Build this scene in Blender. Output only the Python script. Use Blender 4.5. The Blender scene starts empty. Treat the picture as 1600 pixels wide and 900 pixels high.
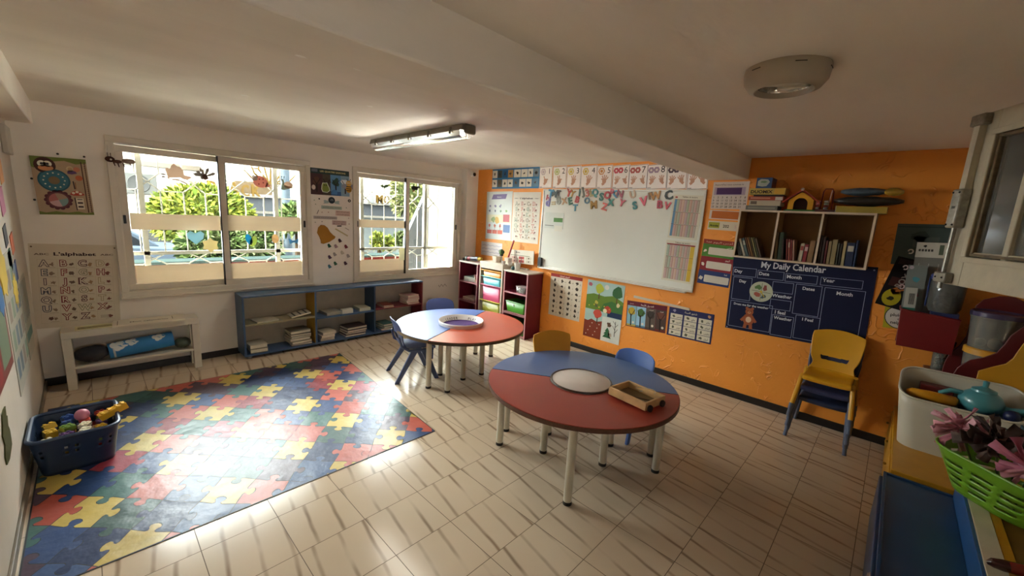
import bpy, math, random
from mathutils import Vector, Matrix
random.seed(7)
S = bpy.context.scene
C = S.collection
PI = math.pi

# ---------------------------------------------------------------- camera
CAM = Vector((0.0, 0.0, 1.53))
FPX = 631.28
RV = Vector((0.691968, -0.719682, 0.056902))      # camera right
DV = Vector((-0.088058, -0.162372, -0.982793))    # camera down
FV = Vector((0.716538, 0.675050, -0.175730))      # camera forward
cd = bpy.data.cameras.new('camera')
cam = bpy.data.objects.new('camera', cd)
C.objects.link(cam)
M3 = Matrix((RV, -DV, -FV)).transposed()
cam.matrix_world = Matrix.Translation(CAM) @ M3.to_4x4()
cd.sensor_width = 36.0
cd.lens = FPX / 1600 * 36
cd.clip_start = 0.02
S.camera = cam

# ---------------------------------------------------------------- sky and exposure
SKY = 20.0
w = bpy.data.worlds.new('sky')
S.world = w
w.use_nodes = True
bgn = w.node_tree.nodes['Background']
bgn.inputs[0].default_value = (0.97, 0.985, 1.0, 1)
bgn.inputs[1].default_value = SKY
S.view_settings.view_transform = 'Standard'
S.view_settings.look = 'None'
S.view_settings.gamma = 1
S.view_settings.use_curve_mapping = False
S.view_settings.exposure = 1.85
S.cycles.max_bounces = 10
S.cycles.diffuse_bounces = 8
S.cycles.transparent_max_bounces = 16
S.cycles.sample_clamp_indirect = 6
S.cycles.caustics_reflective = False
S.cycles.caustics_refractive = False

# room (metres): x along the window wall, y towards it, z up
XL, XR, YB, YF, ZC, ZN = -0.33, 3.99, 4.67, -1.0, 2.15, 2.13

def portal(name, loc, rot, sx, sy):
    l = bpy.data.lights.new(name, 'AREA')
    l.shape = 'RECTANGLE'; l.size = sx; l.size_y = sy
    l.cycles.is_portal = True
    o = bpy.data.objects.new(name, l); C.objects.link(o)
    o.location = loc; o.rotation_euler = rot

portal('sky_portal', (0.93, 4.95, 1.31), (-PI / 2, 0, 0), 1.6, 1.4)
portal('sky_portal', (2.93, 4.95, 1.31), (-PI / 2, 0, 0), 1.7, 1.4)
portal('sky_portal', (0.225, YF - 0.25, 1.05), (PI / 2, 0, 0), 0.28, 0.24)
sl = bpy.data.lights.new('sun', 'SUN'); sl.energy = 34.0; sl.angle = 0.01; sl.color = (1.0, 0.96, 0.88)
so_ = bpy.data.objects.new('sun', sl); C.objects.link(so_)
so_.rotation_euler = Vector((0.9, -0.06, -0.75)).to_track_quat('-Z', 'Y').to_euler()      # along the street: it lights the road and not the room

# ---------------------------------------------------------------- measuring helpers: a photo point on a plane of the room
def ray(u, v):
    return RV * ((u - 800) / FPX) + DV * ((v - 450) / FPX) + FV
def at_x(u, v, x=XR):
    d = ray(u, v); return CAM + d * (x / d.x)
def at_y(u, v, y=YB):
    d = ray(u, v); return CAM + d * (y / d.y)
def at_z(u, v, z=0.0):
    d = ray(u, v); return CAM + d * ((z - CAM.z) / d.z)

# ---------------------------------------------------------------- materials
def lin(h):
    f = lambda c: c / 12.92 if c <= 0.04045 else ((c + 0.055) / 1.055) ** 2.4
    if not isinstance(h, str): return tuple(f(c / 255) for c in h) + (1,)
    h = h.lstrip('#')
    return tuple(f(int(h[i:i + 2], 16) / 255) for i in (0, 2, 4)) + (1,)
MATS = {}
def nodes_of(m):
    m.use_nodes = True
    nt = m.node_tree
    return nt, nt.nodes['Principled BSDF']
def mat(hexc, rough=0.55, metal=0.0, var=0.10, scale=9.0, bump=0.0, bscale=60.0, coat=0.0, spec=0.5):
    """plain coloured surface whose tone wanders a little with procedural noise"""
    key = (hexc, rough, metal, var, scale, bump, bscale, coat, spec)
    if key in MATS: return MATS[key]
    m = bpy.data.materials.new('paint')
    nt, b = nodes_of(m)
    N, L = nt.nodes, nt.links
    b.inputs['Roughness'].default_value = rough
    b.inputs['Metallic'].default_value = metal
    b.inputs['Coat Weight'].default_value = coat
    b.inputs['Specular IOR Level'].default_value = spec
    tc = N.new('ShaderNodeTexCoord')
    nz = N.new('ShaderNodeTexNoise'); nz.inputs['Scale'].default_value = scale; nz.inputs['Detail'].default_value = 3
    L.new(tc.outputs['Object'], nz.inputs['Vector'])
    rp = N.new('ShaderNodeValToRGB')
    c = lin(hexc)
    rp.color_ramp.elements[0].position = 0.25; rp.color_ramp.elements[1].position = 0.75
    rp.color_ramp.elements[0].color = tuple(x * (1 - var) for x in c[:3]) + (1,)
    rp.color_ramp.elements[1].color = tuple(min(1, x * (1 + var)) for x in c[:3]) + (1,)
    L.new(nz.outputs['Fac'], rp.inputs[0]); L.new(rp.outputs[0], b.inputs['Base Color'])
    if bump:
        n2 = N.new('ShaderNodeTexNoise'); n2.inputs['Scale'].default_value = bscale; n2.inputs['Detail'].default_value = 4
        L.new(tc.outputs['Object'], n2.inputs['Vector'])
        bp = N.new('ShaderNodeBump'); bp.inputs['Strength'].default_value = bump; bp.inputs['Distance'].default_value = 0.01
        L.new(n2.outputs['Fac'], bp.inputs['Height']); L.new(bp.outputs[0], b.inputs['Normal'])
    MATS[key] = m
    return m
def flat(hexc, rough=0.6):
    return mat(hexc, rough, var=0.05, spec=0.25)
def glowing(hexc, strength):
    m = bpy.data.materials.new('lit_tube'); nt, b = nodes_of(m)
    b.inputs['Base Color'].default_value = lin(hexc); b.inputs['Emission Color'].default_value = lin(hexc); b.inputs['Emission Strength'].default_value = strength
    nz = nt.nodes.new('ShaderNodeTexNoise'); nz.inputs['Scale'].default_value = 3
    ml = nt.nodes.new('ShaderNodeMath'); ml.operation = 'MULTIPLY_ADD'; ml.inputs[1].default_value = strength * 0.1; ml.inputs[2].default_value = strength * 0.95
    nt.links.new(nz.outputs['Fac'], ml.inputs[0]); nt.links.new(ml.outputs[0], b.inputs['Emission Strength'])
    return m
def clear_glass(name, tint='#F4F8F6', gloss=0.08, rough=0.0, haze=0.0):
    m = bpy.data.materials.new(name); m.use_nodes = True
    nt = m.node_tree; N, L = nt.nodes, nt.links
    N.remove(N['Principled BSDF'])
    t = N.new('ShaderNodeBsdfTransparent'); t.inputs[0].default_value = lin(tint)
    g = N.new('ShaderNodeBsdfGlossy'); g.inputs['Roughness'].default_value = rough
    d = N.new('ShaderNodeBsdfDiffuse'); d.inputs[0].default_value = lin('#D8D6CC')
    fr = N.new('ShaderNodeFresnel'); fr.inputs[0].default_value = 1.0 + gloss * 4
    nz = N.new('ShaderNodeTexNoise'); nz.inputs['Scale'].default_value = 2.5
    ml = N.new('ShaderNodeMath'); ml.operation = 'MULTIPLY'; ml.inputs[1].default_value = haze * 2
    L.new(nz.outputs['Fac'], ml.inputs[0])
    m1 = N.new('ShaderNodeMixShader'); m2 = N.new('ShaderNodeMixShader')
    L.new(ml.outputs[0], m1.inputs[0]); L.new(t.outputs[0], m1.inputs[1]); L.new(d.outputs[0], m1.inputs[2])
    L.new(fr.outputs[0], m2.inputs[0]); L.new(m1.outputs[0], m2.inputs[1]); L.new(g.outputs[0], m2.inputs[2])
    L.new(m2.outputs[0], N['Material Output'].inputs[0])
    return m
def thin_sheet(hexc, share=0.35):
    """paper or film that lets some light through"""
    m = bpy.data.materials.new('film'); m.use_nodes = True
    nt = m.node_tree; N, L = nt.nodes, nt.links
    N.remove(N['Principled BSDF'])
    d = N.new('ShaderNodeBsdfDiffuse'); t = N.new('ShaderNodeBsdfTranslucent')
    nz = N.new('ShaderNodeTexNoise'); nz.inputs['Scale'].default_value = 4; nz.inputs['Detail'].default_value = 5
    rp = N.new('ShaderNodeValToRGB'); c = lin(hexc)
    rp.color_ramp.elements[0].color = tuple(x * 0.9 for x in c[:3]) + (1,)
    rp.color_ramp.elements[1].color = c
    L.new(nz.outputs['Fac'], rp.inputs[0])
    L.new(rp.outputs[0], d.inputs[0]); L.new(rp.outputs[0], t.inputs[0])
    mx = N.new('ShaderNodeMixShader'); mx.inputs[0].default_value = share
    L.new(d.outputs[0], mx.inputs[1]); L.new(t.outputs[0], mx.inputs[2])
    L.new(mx.outputs[0], N['Material Output'].inputs[0])
    return m

# ---------------------------------------------------------------- object helpers
OFF = {}
def tag(o, label=None, cat=None, group=None, kind=None):
    if label: o['label'] = label
    if cat: o['category'] = cat
    if group: o['group'] = group
    if kind: o['kind'] = kind
    return o
def thing(name, label, cat, loc=(0, 0, 0), rz=0.0, group=None, kind=None):
    o = bpy.data.objects.new(name, None); C.objects.link(o)
    o.empty_display_size = 0.1
    o.location = loc; o.rotation_euler = (0, 0, rz)
    OFF[o] = Vector(loc)
    return tag(o, label, cat, group, kind)
def copy_tree(o, parent=None):
    c = o.copy(); C.objects.link(c)
    if parent: c.parent = parent
    OFF[c] = OFF.get(o, Vector())
    for ch in list(o.children): copy_tree(ch, c)
    return c
def dup(o, loc, rz=None, label=None, group=None):
    c = copy_tree(o)
    c.location = loc; OFF[c] = Vector(loc)
    if rz is not None: c.rotation_euler = (0, 0, rz)
    tag(c, label, None, group)
    return c

TXT = {}
def text_geo(s, bold=0.0):
    k = (s, bold)
    if k not in TXT:
        cu = bpy.data.curves.new('lettering', 'FONT'); cu.body = s; cu.size = 1; cu.resolution_u = 2; cu.offset = bold
        ob = bpy.data.objects.new('lettering', cu)
        me = ob.to_mesh()
        vs = [(v.co.x, v.co.y) for v in me.vertices]; fs = [tuple(p.vertices) for p in me.polygons]
        ob.to_mesh_clear(); bpy.data.objects.remove(ob); bpy.data.curves.remove(cu)
        x0 = min((v[0] for v in vs), default=0); x1 = max((v[0] for v in vs), default=1)
        y0 = min((v[1] for v in vs), default=0); y1 = max((v[1] for v in vs), default=1)
        TXT[k] = (vs, fs, x0, x1, y0, y1)
    return TXT[k]

class MB:
    def __init__(s):
        s.v = []; s.f = []; s.mi = []; s.mats = []
    def m(s, mt):
        if mt not in s.mats: s.mats.append(mt)
        return s.mats.index(mt)
    def face(s, pts, mt):
        n = len(s.v); s.v += [Vector(p) for p in pts]
        s.f.append(tuple(range(n, n + len(pts)))); s.mi.append(s.m(mt))
    def add(s, vs, fs, mt):
        n = len(s.v); s.v += [Vector(p) for p in vs]; k = s.m(mt)
        for f in fs:
            s.f.append(tuple(i + n for i in f)); s.mi.append(k)
    def box(s, a, b, mt, M=None):
        x0, y0, z0 = (min(a[i], b[i]) for i in range(3)); x1, y1, z1 = (max(a[i], b[i]) for i in range(3))
        vs = [Vector(p) for p in ((x0, y0, z0), (x1, y0, z0), (x1, y1, z0), (x0, y1, z0), (x0, y0, z1), (x1, y0, z1), (x1, y1, z1), (x0, y1, z1))]
        if M: vs = [M @ p for p in vs]
        s.add(vs, [(0, 3, 2, 1), (4, 5, 6, 7), (0, 1, 5, 4), (1, 2, 6, 5), (2, 3, 7, 6), (3, 0, 4, 7)], mt)
    def loft(s, rings, mt, cap0=True, cap1=True, closed=True):
        n = len(rings[0]); vs = [p for r in rings for p in r]; fs = []
        for i in range(len(rings) - 1):
            for j in range(n if closed else n - 1):
                a = i * n + j; b = i * n + (j + 1) % n
                fs.append((a, b, b + n, a + n))
        if cap0: fs.append(tuple(reversed(range(n))))
        if cap1: fs.append(tuple(range((len(rings) - 1) * n, len(rings) * n)))
        s.add(vs, fs, mt)
    def tube(s, path, r, mt, n=8, cap=True, close=False):
        path = [Vector(p) for p in path]; rings = []
        rs = r if isinstance(r, (list, tuple)) else [r] * len(path)
        up = None
        for i, p in enumerate(path):
            if close: t = path[(i + 1) % len(path)] - path[i - 1]
            else: t = path[min(i + 1, len(path) - 1)] - path[max(i - 1, 0)]
            t.normalize()
            if up is None:
                up = Vector((0, 0, 1)) if abs(t.z) < 0.9 else Vector((1, 0, 0))
            a = t.cross(up).normalized(); b = a.cross(t).normalized(); up = b
            rings.append([p + (a * math.cos(2 * PI * k / n) + b * math.sin(2 * PI * k / n)) * rs[i] for k in range(n)])
        if close: rings.append(rings[0]); cap = False
        s.loft(rings, mt, cap, cap)
    def lathe(s, prof, c, mt, n=24, axis='Z', sx=1.0, sy=1.0, cap=False):
        c = Vector(c); rings = []
        for r, z in prof:
            ring = []
            for k in range(n):
                a = 2 * PI * k / n; x, y = r * math.cos(a) * sx, r * math.sin(a) * sy
                ring.append(c + (Vector((x, y, z)) if axis == 'Z' else Vector((z, x, y)) if axis == 'X' else Vector((x, z, y))))
            rings.append(ring)
        s.loft(rings, mt, cap, cap)
    def cyl(s, c, r, h, mt, n=20, axis='Z'):
        s.lathe([(r, 0), (r, h)], c, mt, n, axis, cap=True)
    def prism(s, pts, d, mt):
        """polygon (3d points) pushed along vector d"""
        d = Vector(d); a = [Vector(p) for p in pts]
        s.loft([a, [p + d for p in a]], mt)
    def ball(s, c, r, mt, n=12, m=8, sc=(1, 1, 1)):
        c = Vector(c); rings = []
        for i in range(m + 1):
            t = PI * (0.02 + 0.96 * i / m) - PI / 2
            rings.append([c + Vector((math.cos(t) * math.cos(2 * PI * k / n) * r * sc[0], math.cos(t) * math.sin(2 * PI * k / n) * r * sc[1], math.sin(t) * r * sc[2])) for k in range(n)])
        s.loft(rings, mt)
    def build(s, name, parent=None, loc=None, bevel=0.0, seg=2, smooth=35, solid=0.0, sub=0, kind=None):
        off = OFF.get(parent, Vector()) if parent is not None else Vector(loc or (0, 0, 0))
        me = bpy.data.meshes.new(name)
        me.from_pydata([tuple(p - off) for p in s.v], [], s.f)
        for mt in s.mats: me.materials.append(mt)
        me.polygons.foreach_set('material_index', s.mi)
        me.polygons.foreach_set('use_smooth', [smooth > 0] * len(s.f))
        me.update()
        if smooth > 0 and smooth < 180: me.set_sharp_from_angle(angle=math.radians(smooth))
        o = bpy.data.objects.new(name, me); C.objects.link(o)
        if parent is not None:
            o.parent = parent
        else:
            o.location = off
        OFF[o] = off
        if solid:
            md = o.modifiers.new('thickness', 'SOLIDIFY'); md.thickness = solid; md.offset = 0
        if bevel:
            md = o.modifiers.new('soft_edges', 'BEVEL'); md.width = bevel; md.segments = seg; md.limit_method = 'ANGLE'; md.angle_limit = math.radians(40)
            md.harden_normals = False
        if sub:
            md = o.modifiers.new('rounding', 'SUBSURF'); md.levels = sub; md.render_levels = sub
        if kind: o['kind'] = kind
        return o

def part(parent, name, f, label=None, **kw):
    mb = MB(); f(mb); o = mb.build(name, parent, **kw)
    if label: o['label'] = label
    return o
def single(name, label, cat, f, loc=(0, 0, 0), group=None, kind=None, **kw):
    mb = MB(); f(mb); o = mb.build(name, None, loc, **kw)
    return tag(o, label, cat, group, kind)
def ring_rect(mb, frame, a0, b0, a1, b1, w, d0, d1, mt):
    """a rectangular frame in a wall plane: frame=(origin,right,up,normal)"""
    for (p, q, r_, t) in ((a0, b0, a1, b0 + w), (a0, b1 - w, a1, b1), (a0, b0 + w, a0 + w, b1 - w), (a1 - w, b0 + w, a1, b1 - w)):
        wbox(mb, frame, p, q, r_, t, d0, d1, mt)
def wbox(mb, frame, a0, b0, a1, b1, d0, d1, mt):
    O, R, U, N = frame
    vs = [O + R * a + U * b + N * d for d in (d0, d1) for a, b in ((a0, b0), (a1, b0), (a1, b1), (a0, b1))]
    mb.add(vs, [(0, 3, 2, 1), (4, 5, 6, 7), (0, 1, 5, 4), (1, 2, 6, 5), (2, 3, 7, 6), (3, 0, 4, 7)], mt)
V = Vector
WB = (V((0, YB, 0)), V((1, 0, 0)), V((0, 0, 1)), V((0, -1, 0)))        # window wall
WR = (V((XR, 0, 0)), V((0, -1, 0)), V((0, 0, 1)), V((-1, 0, 0)))       # orange wall
WL = (V((XL, 0, 0)), V((0, 1, 0)), V((0, 0, 1)), V((1, 0, 0)))         # left wall

class Sheet:
    """a flat printed thing in a wall plane; printing is given in 0..1 across and up"""
    def __init__(s, frame, px, back='#EFEBE0', thick=0.003, rough=0.45, lift=0.0, rect=True):
        O, R, U, N = frame
        P = []
        for (u, v) in px:            # tl, tr, br, bl
            d = ray(u, v); t = (O - CAM).dot(N) / d.dot(N); P.append(CAM + d * t)
        tl, tr, br, bl = P
        c = (tl + tr + br + bl) / 4
        rx = ((tr - tl) + (br - bl)) / 2; uy = ((tl - bl) + (tr - br)) / 2
        s.w = rx.length; s.h = uy.length
        ang = math.atan2(rx.dot(U), rx.dot(R)) * 0.5 + math.atan2(-uy.dot(R), uy.dot(U)) * 0.5
        s.R = R * math.cos(ang) + U * math.sin(ang); s.U = U * math.cos(ang) - R * math.sin(ang); s.N = N
        s.o = c - s.R * s.w / 2 - s.U * s.h / 2 + N * lift
        s.t = thick; s.mb = MB(); s.lay = 1
        wbox(s.mb, (s.o, s.R, s.U, N), 0, 0, s.w, s.h, 0.0005, thick, mat(back, max(rough, .55), var=0.04, spec=0.2))
    def p(s, a, b, l):
        return s.o + s.R * (a * s.w) + s.U * (b * s.h) + s.N * (s.t + 0.00035 * l)
    def poly(s, pts, c, l=1):
        s.mb.face([s.p(a, b, l) for a, b in pts], c if not isinstance(c, str) else flat(c, 0.5))
    def rect(s, a0, b0, a1, b1, c, l=1):
        s.poly([(a0, b0), (a1, b0), (a1, b1), (a0, b1)], c, l)
    def box_line(s, a0, b0, a1, b1, wd, c, l=2):
        wx = wd / s.w; wy = wd / s.h
        s.rect(a0, b0, a1, b0 + wy, c, l); s.rect(a0, b1 - wy, a1, b1, c, l); s.rect(a0, b0, a0 + wx, b1, c, l); s.rect(a1 - wx, b0, a1, b1, c, l)
    def disc(s, a, b, r, c, l=2, n=20, sx=1.0, sy=1.0, rot=0.0):
        pts = []
        for k in range(n):
            x, y = r * math.cos(2 * PI * k / n) * sx, r * math.sin(2 * PI * k / n) * sy
            pts.append((a + (x * math.cos(rot) - y * math.sin(rot)) / s.w, b + (x * math.sin(rot) + y * math.cos(rot)) / s.h))
        s.poly(pts, c, l)
    def bar(s, a0, b0, a1, b1, wd, c, l=2):
        x0, y0, x1, y1 = a0 * s.w, b0 * s.h, a1 * s.w, b1 * s.h
        L = math.hypot(x1 - x0, y1 - y0) or 1; nx, ny = -(y1 - y0) / L * wd / 2, (x1 - x0) / L * wd / 2
        s.poly([((x0 + nx) / s.w, (y0 + ny) / s.h), ((x0 - nx) / s.w, (y0 - ny) / s.h), ((x1 - nx) / s.w, (y1 - ny) / s.h), ((x1 + nx) / s.w, (y1 + ny) / s.h)], c, l)
    def blob(s, a, b, r, c, l=2, seed=0, n=11, j=0.45, sx=1.0, sy=1.0):
        rg = random.Random(seed); pts = []
        for k in range(n):
            q = r * (1 - j * rg.random())
            pts.append((a + q * math.cos(2 * PI * k / n) * sx / s.w, b + q * math.sin(2 * PI * k / n) * sy / s.h))
        s.poly(pts, c, l)
    def text(s, t, a, b, h, c, al='c', bold=0.0, l=3, wid=None, rot=0.0):
        """h: cap height in metres; (a, b): place of the baseline; wid: full width in metres"""
        vs, fs, x0, x1, y0, y1 = text_geo(t, bold)
        k = h / 0.69; kx = k
        if wid: kx = wid / max(x1 - x0, 1e-3)
        W = (x1 - x0) * kx; sh = {'c': -W / 2, 'l': 0, 'r': -W}[al]
        mt = c if not isinstance(c, str) else flat(c, 0.5)
        pts = []
        for x, y in vs:
            X, Y = (x - x0) * kx + sh, y * k
            if rot: X, Y = X * math.cos(rot) - Y * math.sin(rot), X * math.sin(rot) + Y * math.cos(rot)
            pts.append(s.p(a + X / s.w, b + Y / s.h, l))
        s.mb.add(pts, fs, mt)
    def done(s, name, label, cat, group=None, parent=None):
        if parent is not None: return s.mb.build(name, parent, smooth=0)
        loc = s.o + s.R * s.w / 2
        o = s.mb.build(name, None, loc, smooth=0)
        return tag(o, label, cat, group)
# ================================================================ SETTING
def mapped(nt, src, sc=(1, 1, 1), loc=(0, 0, 0), rot=(0, 0, 0)):
    mp = nt.nodes.new('ShaderNodeMapping'); mp.inputs['Scale'].default_value = sc; mp.inputs['Location'].default_value = loc; mp.inputs['Rotation'].default_value = rot
    nt.links.new(src, mp.inputs['Vector']); return mp.outputs[0]
def mth(nt, op, a, b=None, c=None):
    n = nt.nodes.new('ShaderNodeMath'); n.operation = op
    for i, x in enumerate((a, b, c)):
        if x is None: continue
        if isinstance(x, (int, float)): n.inputs[i].default_value = x
        else: nt.links.new(x, n.inputs[i])
    return n.outputs[0]
def mixc(nt, f, a, b):
    n = nt.nodes.new('ShaderNodeMix'); n.data_type = 'RGBA'
    for k, x in ((0, f), (6, a), (7, b)):
        if isinstance(x, (int, float)): n.inputs[k].default_value = x
        elif isinstance(x, tuple): n.inputs[k].default_value = x
        else: nt.links.new(x, n.inputs[k])
    return n.outputs[2]

def floor_mat():
    m = bpy.data.materials.new('veined_tiles'); nt, b = nodes_of(m); N, L = nt.nodes, nt.links
    tc = N.new('ShaderNodeTexCoord')
    TX, TY = 0.3045, 0.297
    P = mapped(nt, tc.outputs['Object'], (1 / TX, 1 / TY, 1), (-0.226 / TX, -0.218 / TY, 0))
    fl = N.new('ShaderNodeVectorMath'); fl.operation = 'FLOOR'; L.new(P, fl.inputs[0])
    fr = N.new('ShaderNodeVectorMath'); fr.operation = 'FRACTION'; L.new(P, fr.inputs[0])
    wn = N.new('ShaderNodeTexWhiteNoise'); wn.noise_dimensions = '2D'; L.new(fl.outputs[0], wn.inputs['Vector'])
    sp = N.new('ShaderNodeSeparateXYZ'); L.new(fr.outputs[0], sp.inputs[0])
    ex = mth(nt, 'MINIMUM', sp.outputs[0], mth(nt, 'SUBTRACT', 1.0, sp.outputs[0]))
    ey = mth(nt, 'MINIMUM', sp.outputs[1], mth(nt, 'SUBTRACT', 1.0, sp.outputs[1]))
    e = mth(nt, 'MINIMUM', ex, ey)
    grout = mth(nt, 'LESS_THAN', e, 0.0055)
    # veins: long streaks running slightly off the room's length, shifted on every tile
    so = N.new('ShaderNodeSeparateXYZ'); L.new(tc.outputs['Object'], so.inputs[0])
    nz = N.new('ShaderNodeTexNoise'); nz.inputs['Scale'].default_value = 4; nz.inputs['Detail'].default_value = 2
    L.new(tc.outputs['Object'], nz.inputs['Vector'])
    tilt = mth(nt, 'MULTIPLY_ADD', wn.outputs['Value'], 0.10, 0.10)
    s = mth(nt, 'SUBTRACT', so.outputs[0], mth(nt, 'MULTIPLY', so.outputs[1], tilt))
    s = mth(nt, 'ADD', s, mth(nt, 'MULTIPLY', nz.outputs['Fac'], 0.02))
    s = mth(nt, 'ADD', s, mth(nt, 'MULTIPLY', wn.outputs['Value'], 0.3))
    wv = mth(nt, 'ABSOLUTE', mth(nt, 'SINE', mth(nt, 'MULTIPLY', s, PI / 0.118)))
    line = N.new('ShaderNodeMapRange'); line.inputs[1].default_value = 0.0; line.inputs[2].default_value = 0.40; line.inputs[3].default_value = 1.0; line.inputs[4].default_value = 0.0
    line.interpolation_type = 'SMOOTHERSTEP'
    L.new(wv, line.inputs[0])
    n2 = N.new('ShaderNodeTexNoise'); n2.inputs['Scale'].default_value = 4.3; n2.inputs['Detail'].default_value = 2
    L.new(mapped(nt, tc.outputs['Object'], (1.6, 0.7, 1)), n2.inputs['Vector'])
    am = N.new('ShaderNodeMapRange'); am.inputs[1].default_value = 0.36; am.inputs[2].default_value = 0.62
    L.new(n2.outputs['Fac'], am.inputs[0])
    vein = mth(nt, 'MULTIPLY', line.outputs[0], mth(nt, 'MULTIPLY_ADD', am.outputs[0], 0.62, 0.06))
    vc = mixc(nt, mth(nt, 'FRACT', mth(nt, 'MULTIPLY', wn.outputs['Value'], 7.3)), lin((104, 68, 44)), lin((104, 84, 62)))
    base = mixc(nt, nz.outputs['Fac'], lin((206, 188, 164)), lin((194, 174, 148)))
    col = mixc(nt, vein, base, vc)
    col = mixc(nt, grout, col, lin('#6B5B4A'))
    L.new(col, b.inputs['Base Color'])
    b.inputs['Roughness'].default_value = 0.13
    L.new(mth(nt, 'MULTIPLY_ADD', grout, 0.6, 0.17), b.inputs['Roughness'])
    b.inputs['Specular IOR Level'].default_value = 0.38
    bp = N.new('ShaderNodeBump'); bp.inputs['Strength'].default_value = 0.25; bp.inputs['Distance'].default_value = 0.002
    L.new(mth(nt, 'SUBTRACT', 1.0, grout), bp.inputs['Height']); L.new(bp.outputs[0], b.inputs['Normal'])
    return m

def plaster(hexc, name, ridge=0.0, stroke=0.3, dirt='#8F8069', rough=0.8):
    m = bpy.data.materials.new(name); nt, b = nodes_of(m); N, L = nt.nodes, nt.links
    tc = N.new('ShaderNodeTexCoord'); o = tc.outputs['Object']
    n1 = N.new('ShaderNodeTexNoise'); n1.inputs['Scale'].default_value = 1.7; n1.inputs['Detail'].default_value = 6
    L.new(mapped(nt, o, (0.6, 1.6, 1.3)), n1.inputs['Vector'])
    r = N.new('ShaderNodeMapRange'); r.inputs[1].default_value = 0.42; r.inputs[2].default_value = 0.8; r.inputs[4].default_value = 0.22
    L.new(n1.outputs['Fac'], r.inputs[0])
    L.new(mixc(nt, r.outputs[0], lin(hexc), lin(dirt)), b.inputs['Base Color'])
    b.inputs['Roughness'].default_value = rough
    n2 = N.new('ShaderNodeTexNoise'); n2.inputs['Scale'].default_value = 14; n2.inputs['Detail'].default_value = 5
    L.new(mapped(nt, o, (0.5, 3, 2)), n2.inputs['Vector'])
    h = mth(nt, 'MULTIPLY', n2.outputs['Fac'], stroke)
    if ridge:
        n3 = N.new('ShaderNodeTexNoise'); n3.inputs['Scale'].default_value = 7; n3.inputs['Detail'].default_value = 1.5; n3.inputs['Distortion'].default_value = 1.2
        L.new(o, n3.inputs['Vector'])
        rd = mth(nt, 'ABSOLUTE', mth(nt, 'SUBTRACT', n3.outputs['Fac'], 0.5))
        k = N.new('ShaderNodeMapRange'); k.inputs[1].default_value = 0.0; k.inputs[2].default_value = 0.03; k.inputs[3].default_value = 1; k.inputs[4].default_value = 0
        L.new(rd, k.inputs[0])
        n4 = N.new('ShaderNodeTexNoise'); n4.inputs['Scale'].default_value = 5; L.new(o, n4.inputs['Vector'])
        g = N.new('ShaderNodeMapRange'); g.inputs[1].default_value = 0.5; g.inputs[2].default_value = 0.62; L.new(n4.outputs['Fac'], g.inputs[0])
        h = mth(nt, 'ADD', h, mth(nt, 'MULTIPLY', mth(nt, 'MULTIPLY', k.outputs[0], g.outputs[0]), ridge))
    bp = N.new('ShaderNodeBump'); bp.inputs['Strength'].default_value = 0.45; bp.inputs['Distance'].default_value = 0.012
    L.new(h, bp.inputs['Height']); L.new(bp.outputs[0], b.inputs['Normal'])
    return m

M_WALL = plaster('#EAE3D8', 'white_plaster', 0, 0.25)
M_CEIL = plaster('#E9E2D6', 'ceiling_plaster', 0, 0.5)
M_ORANGE = plaster((232, 147, 54), 'orange_plaster', 2.6, 0.35, '#BE681C', 0.5)
M_BASE = mat('#1B1716', 0.35, var=0.3)

def struct(name, f, **kw):
    return single(name, None, None, f, kind='structure', **kw)
struct('floor', lambda b: b.box((XL - 0.2, YF - 0.2, -0.1), (XR + 0.2, YB + 0.2, 0), floor_mat()))
def f_ceil(b):
    b.box((XL - 0.2, 1.2, ZC), (XR + 0.2, YB + 0.2, ZC + 0.15), M_CEIL)
    b.box((XL - 0.2, YF - 0.2, ZN), (XR + 0.2, 1.2, ZC + 0.15), M_CEIL)
struct('ceiling', f_ceil)
def f_beam(b):
    pts = [(1.105, 1.30), (1.035, 1.365)]
    b.loft([[V((x, y0, 1.952)), V((x, y1, 1.952)), V((x, y1, ZC + 0.02)), V((x, y0, ZC + 0.02))] for x, y0, y1 in ((XL - 0.05, 1.115, 1.305), (XR + 0.02, 1.036, 1.365))], M_CEIL)
struct('ceiling_beam', f_beam, bevel=0.008)
struct('ceiling_beam', lambda b: b.box((XL - 0.02, YF, 1.987), (-0.2, YB + 0.01, ZC + 0.02), M_CEIL), bevel=0.008)

# window openings (outer edge of the white casing)
W1 = (0.160, 0.660, 1.705, 1.976)
W2 = (2.172, 0.645, 3.764, 1.985)
INS = 0.035
def f_wallb(b):
    y0, y1 = YB, YB + 0.2
    xs = [XL - 0.2, W1[0] + INS, W1[2] - INS, W2[0] + INS, W2[2] - INS, XR + 0.2]
    for i, x in enumerate(xs[:-1]):
        if i in (1, 3):
            w_ = W1 if i == 1 else W2
            b.box((x, y0, -0.05), (xs[i + 1], y1, w_[1] + INS), M_WALL); b.box((x, y0, w_[3] - INS), (xs[i + 1], y1, ZC + 0.1), M_WALL)
        else: b.box((x, y0, -0.05), (xs[i + 1], y1, ZC + 0.1), M_WALL)
struct('wall_back', f_wallb)
struct('wall_right', lambda b: b.box((XR, YF - 0.2, -0.05), (XR + 0.2, YB + 0.2, ZC + 0.1), M_ORANGE))
struct('wall_left', lambda b: b.box((XL - 0.2, YF - 0.2, -0.05), (XL, YB + 0.2, ZC + 0.1), plaster((196, 186, 172), 'dimmed_plaster', 0, 0.25)))  # white plaster darkened to offset strong window light on this wall
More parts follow.
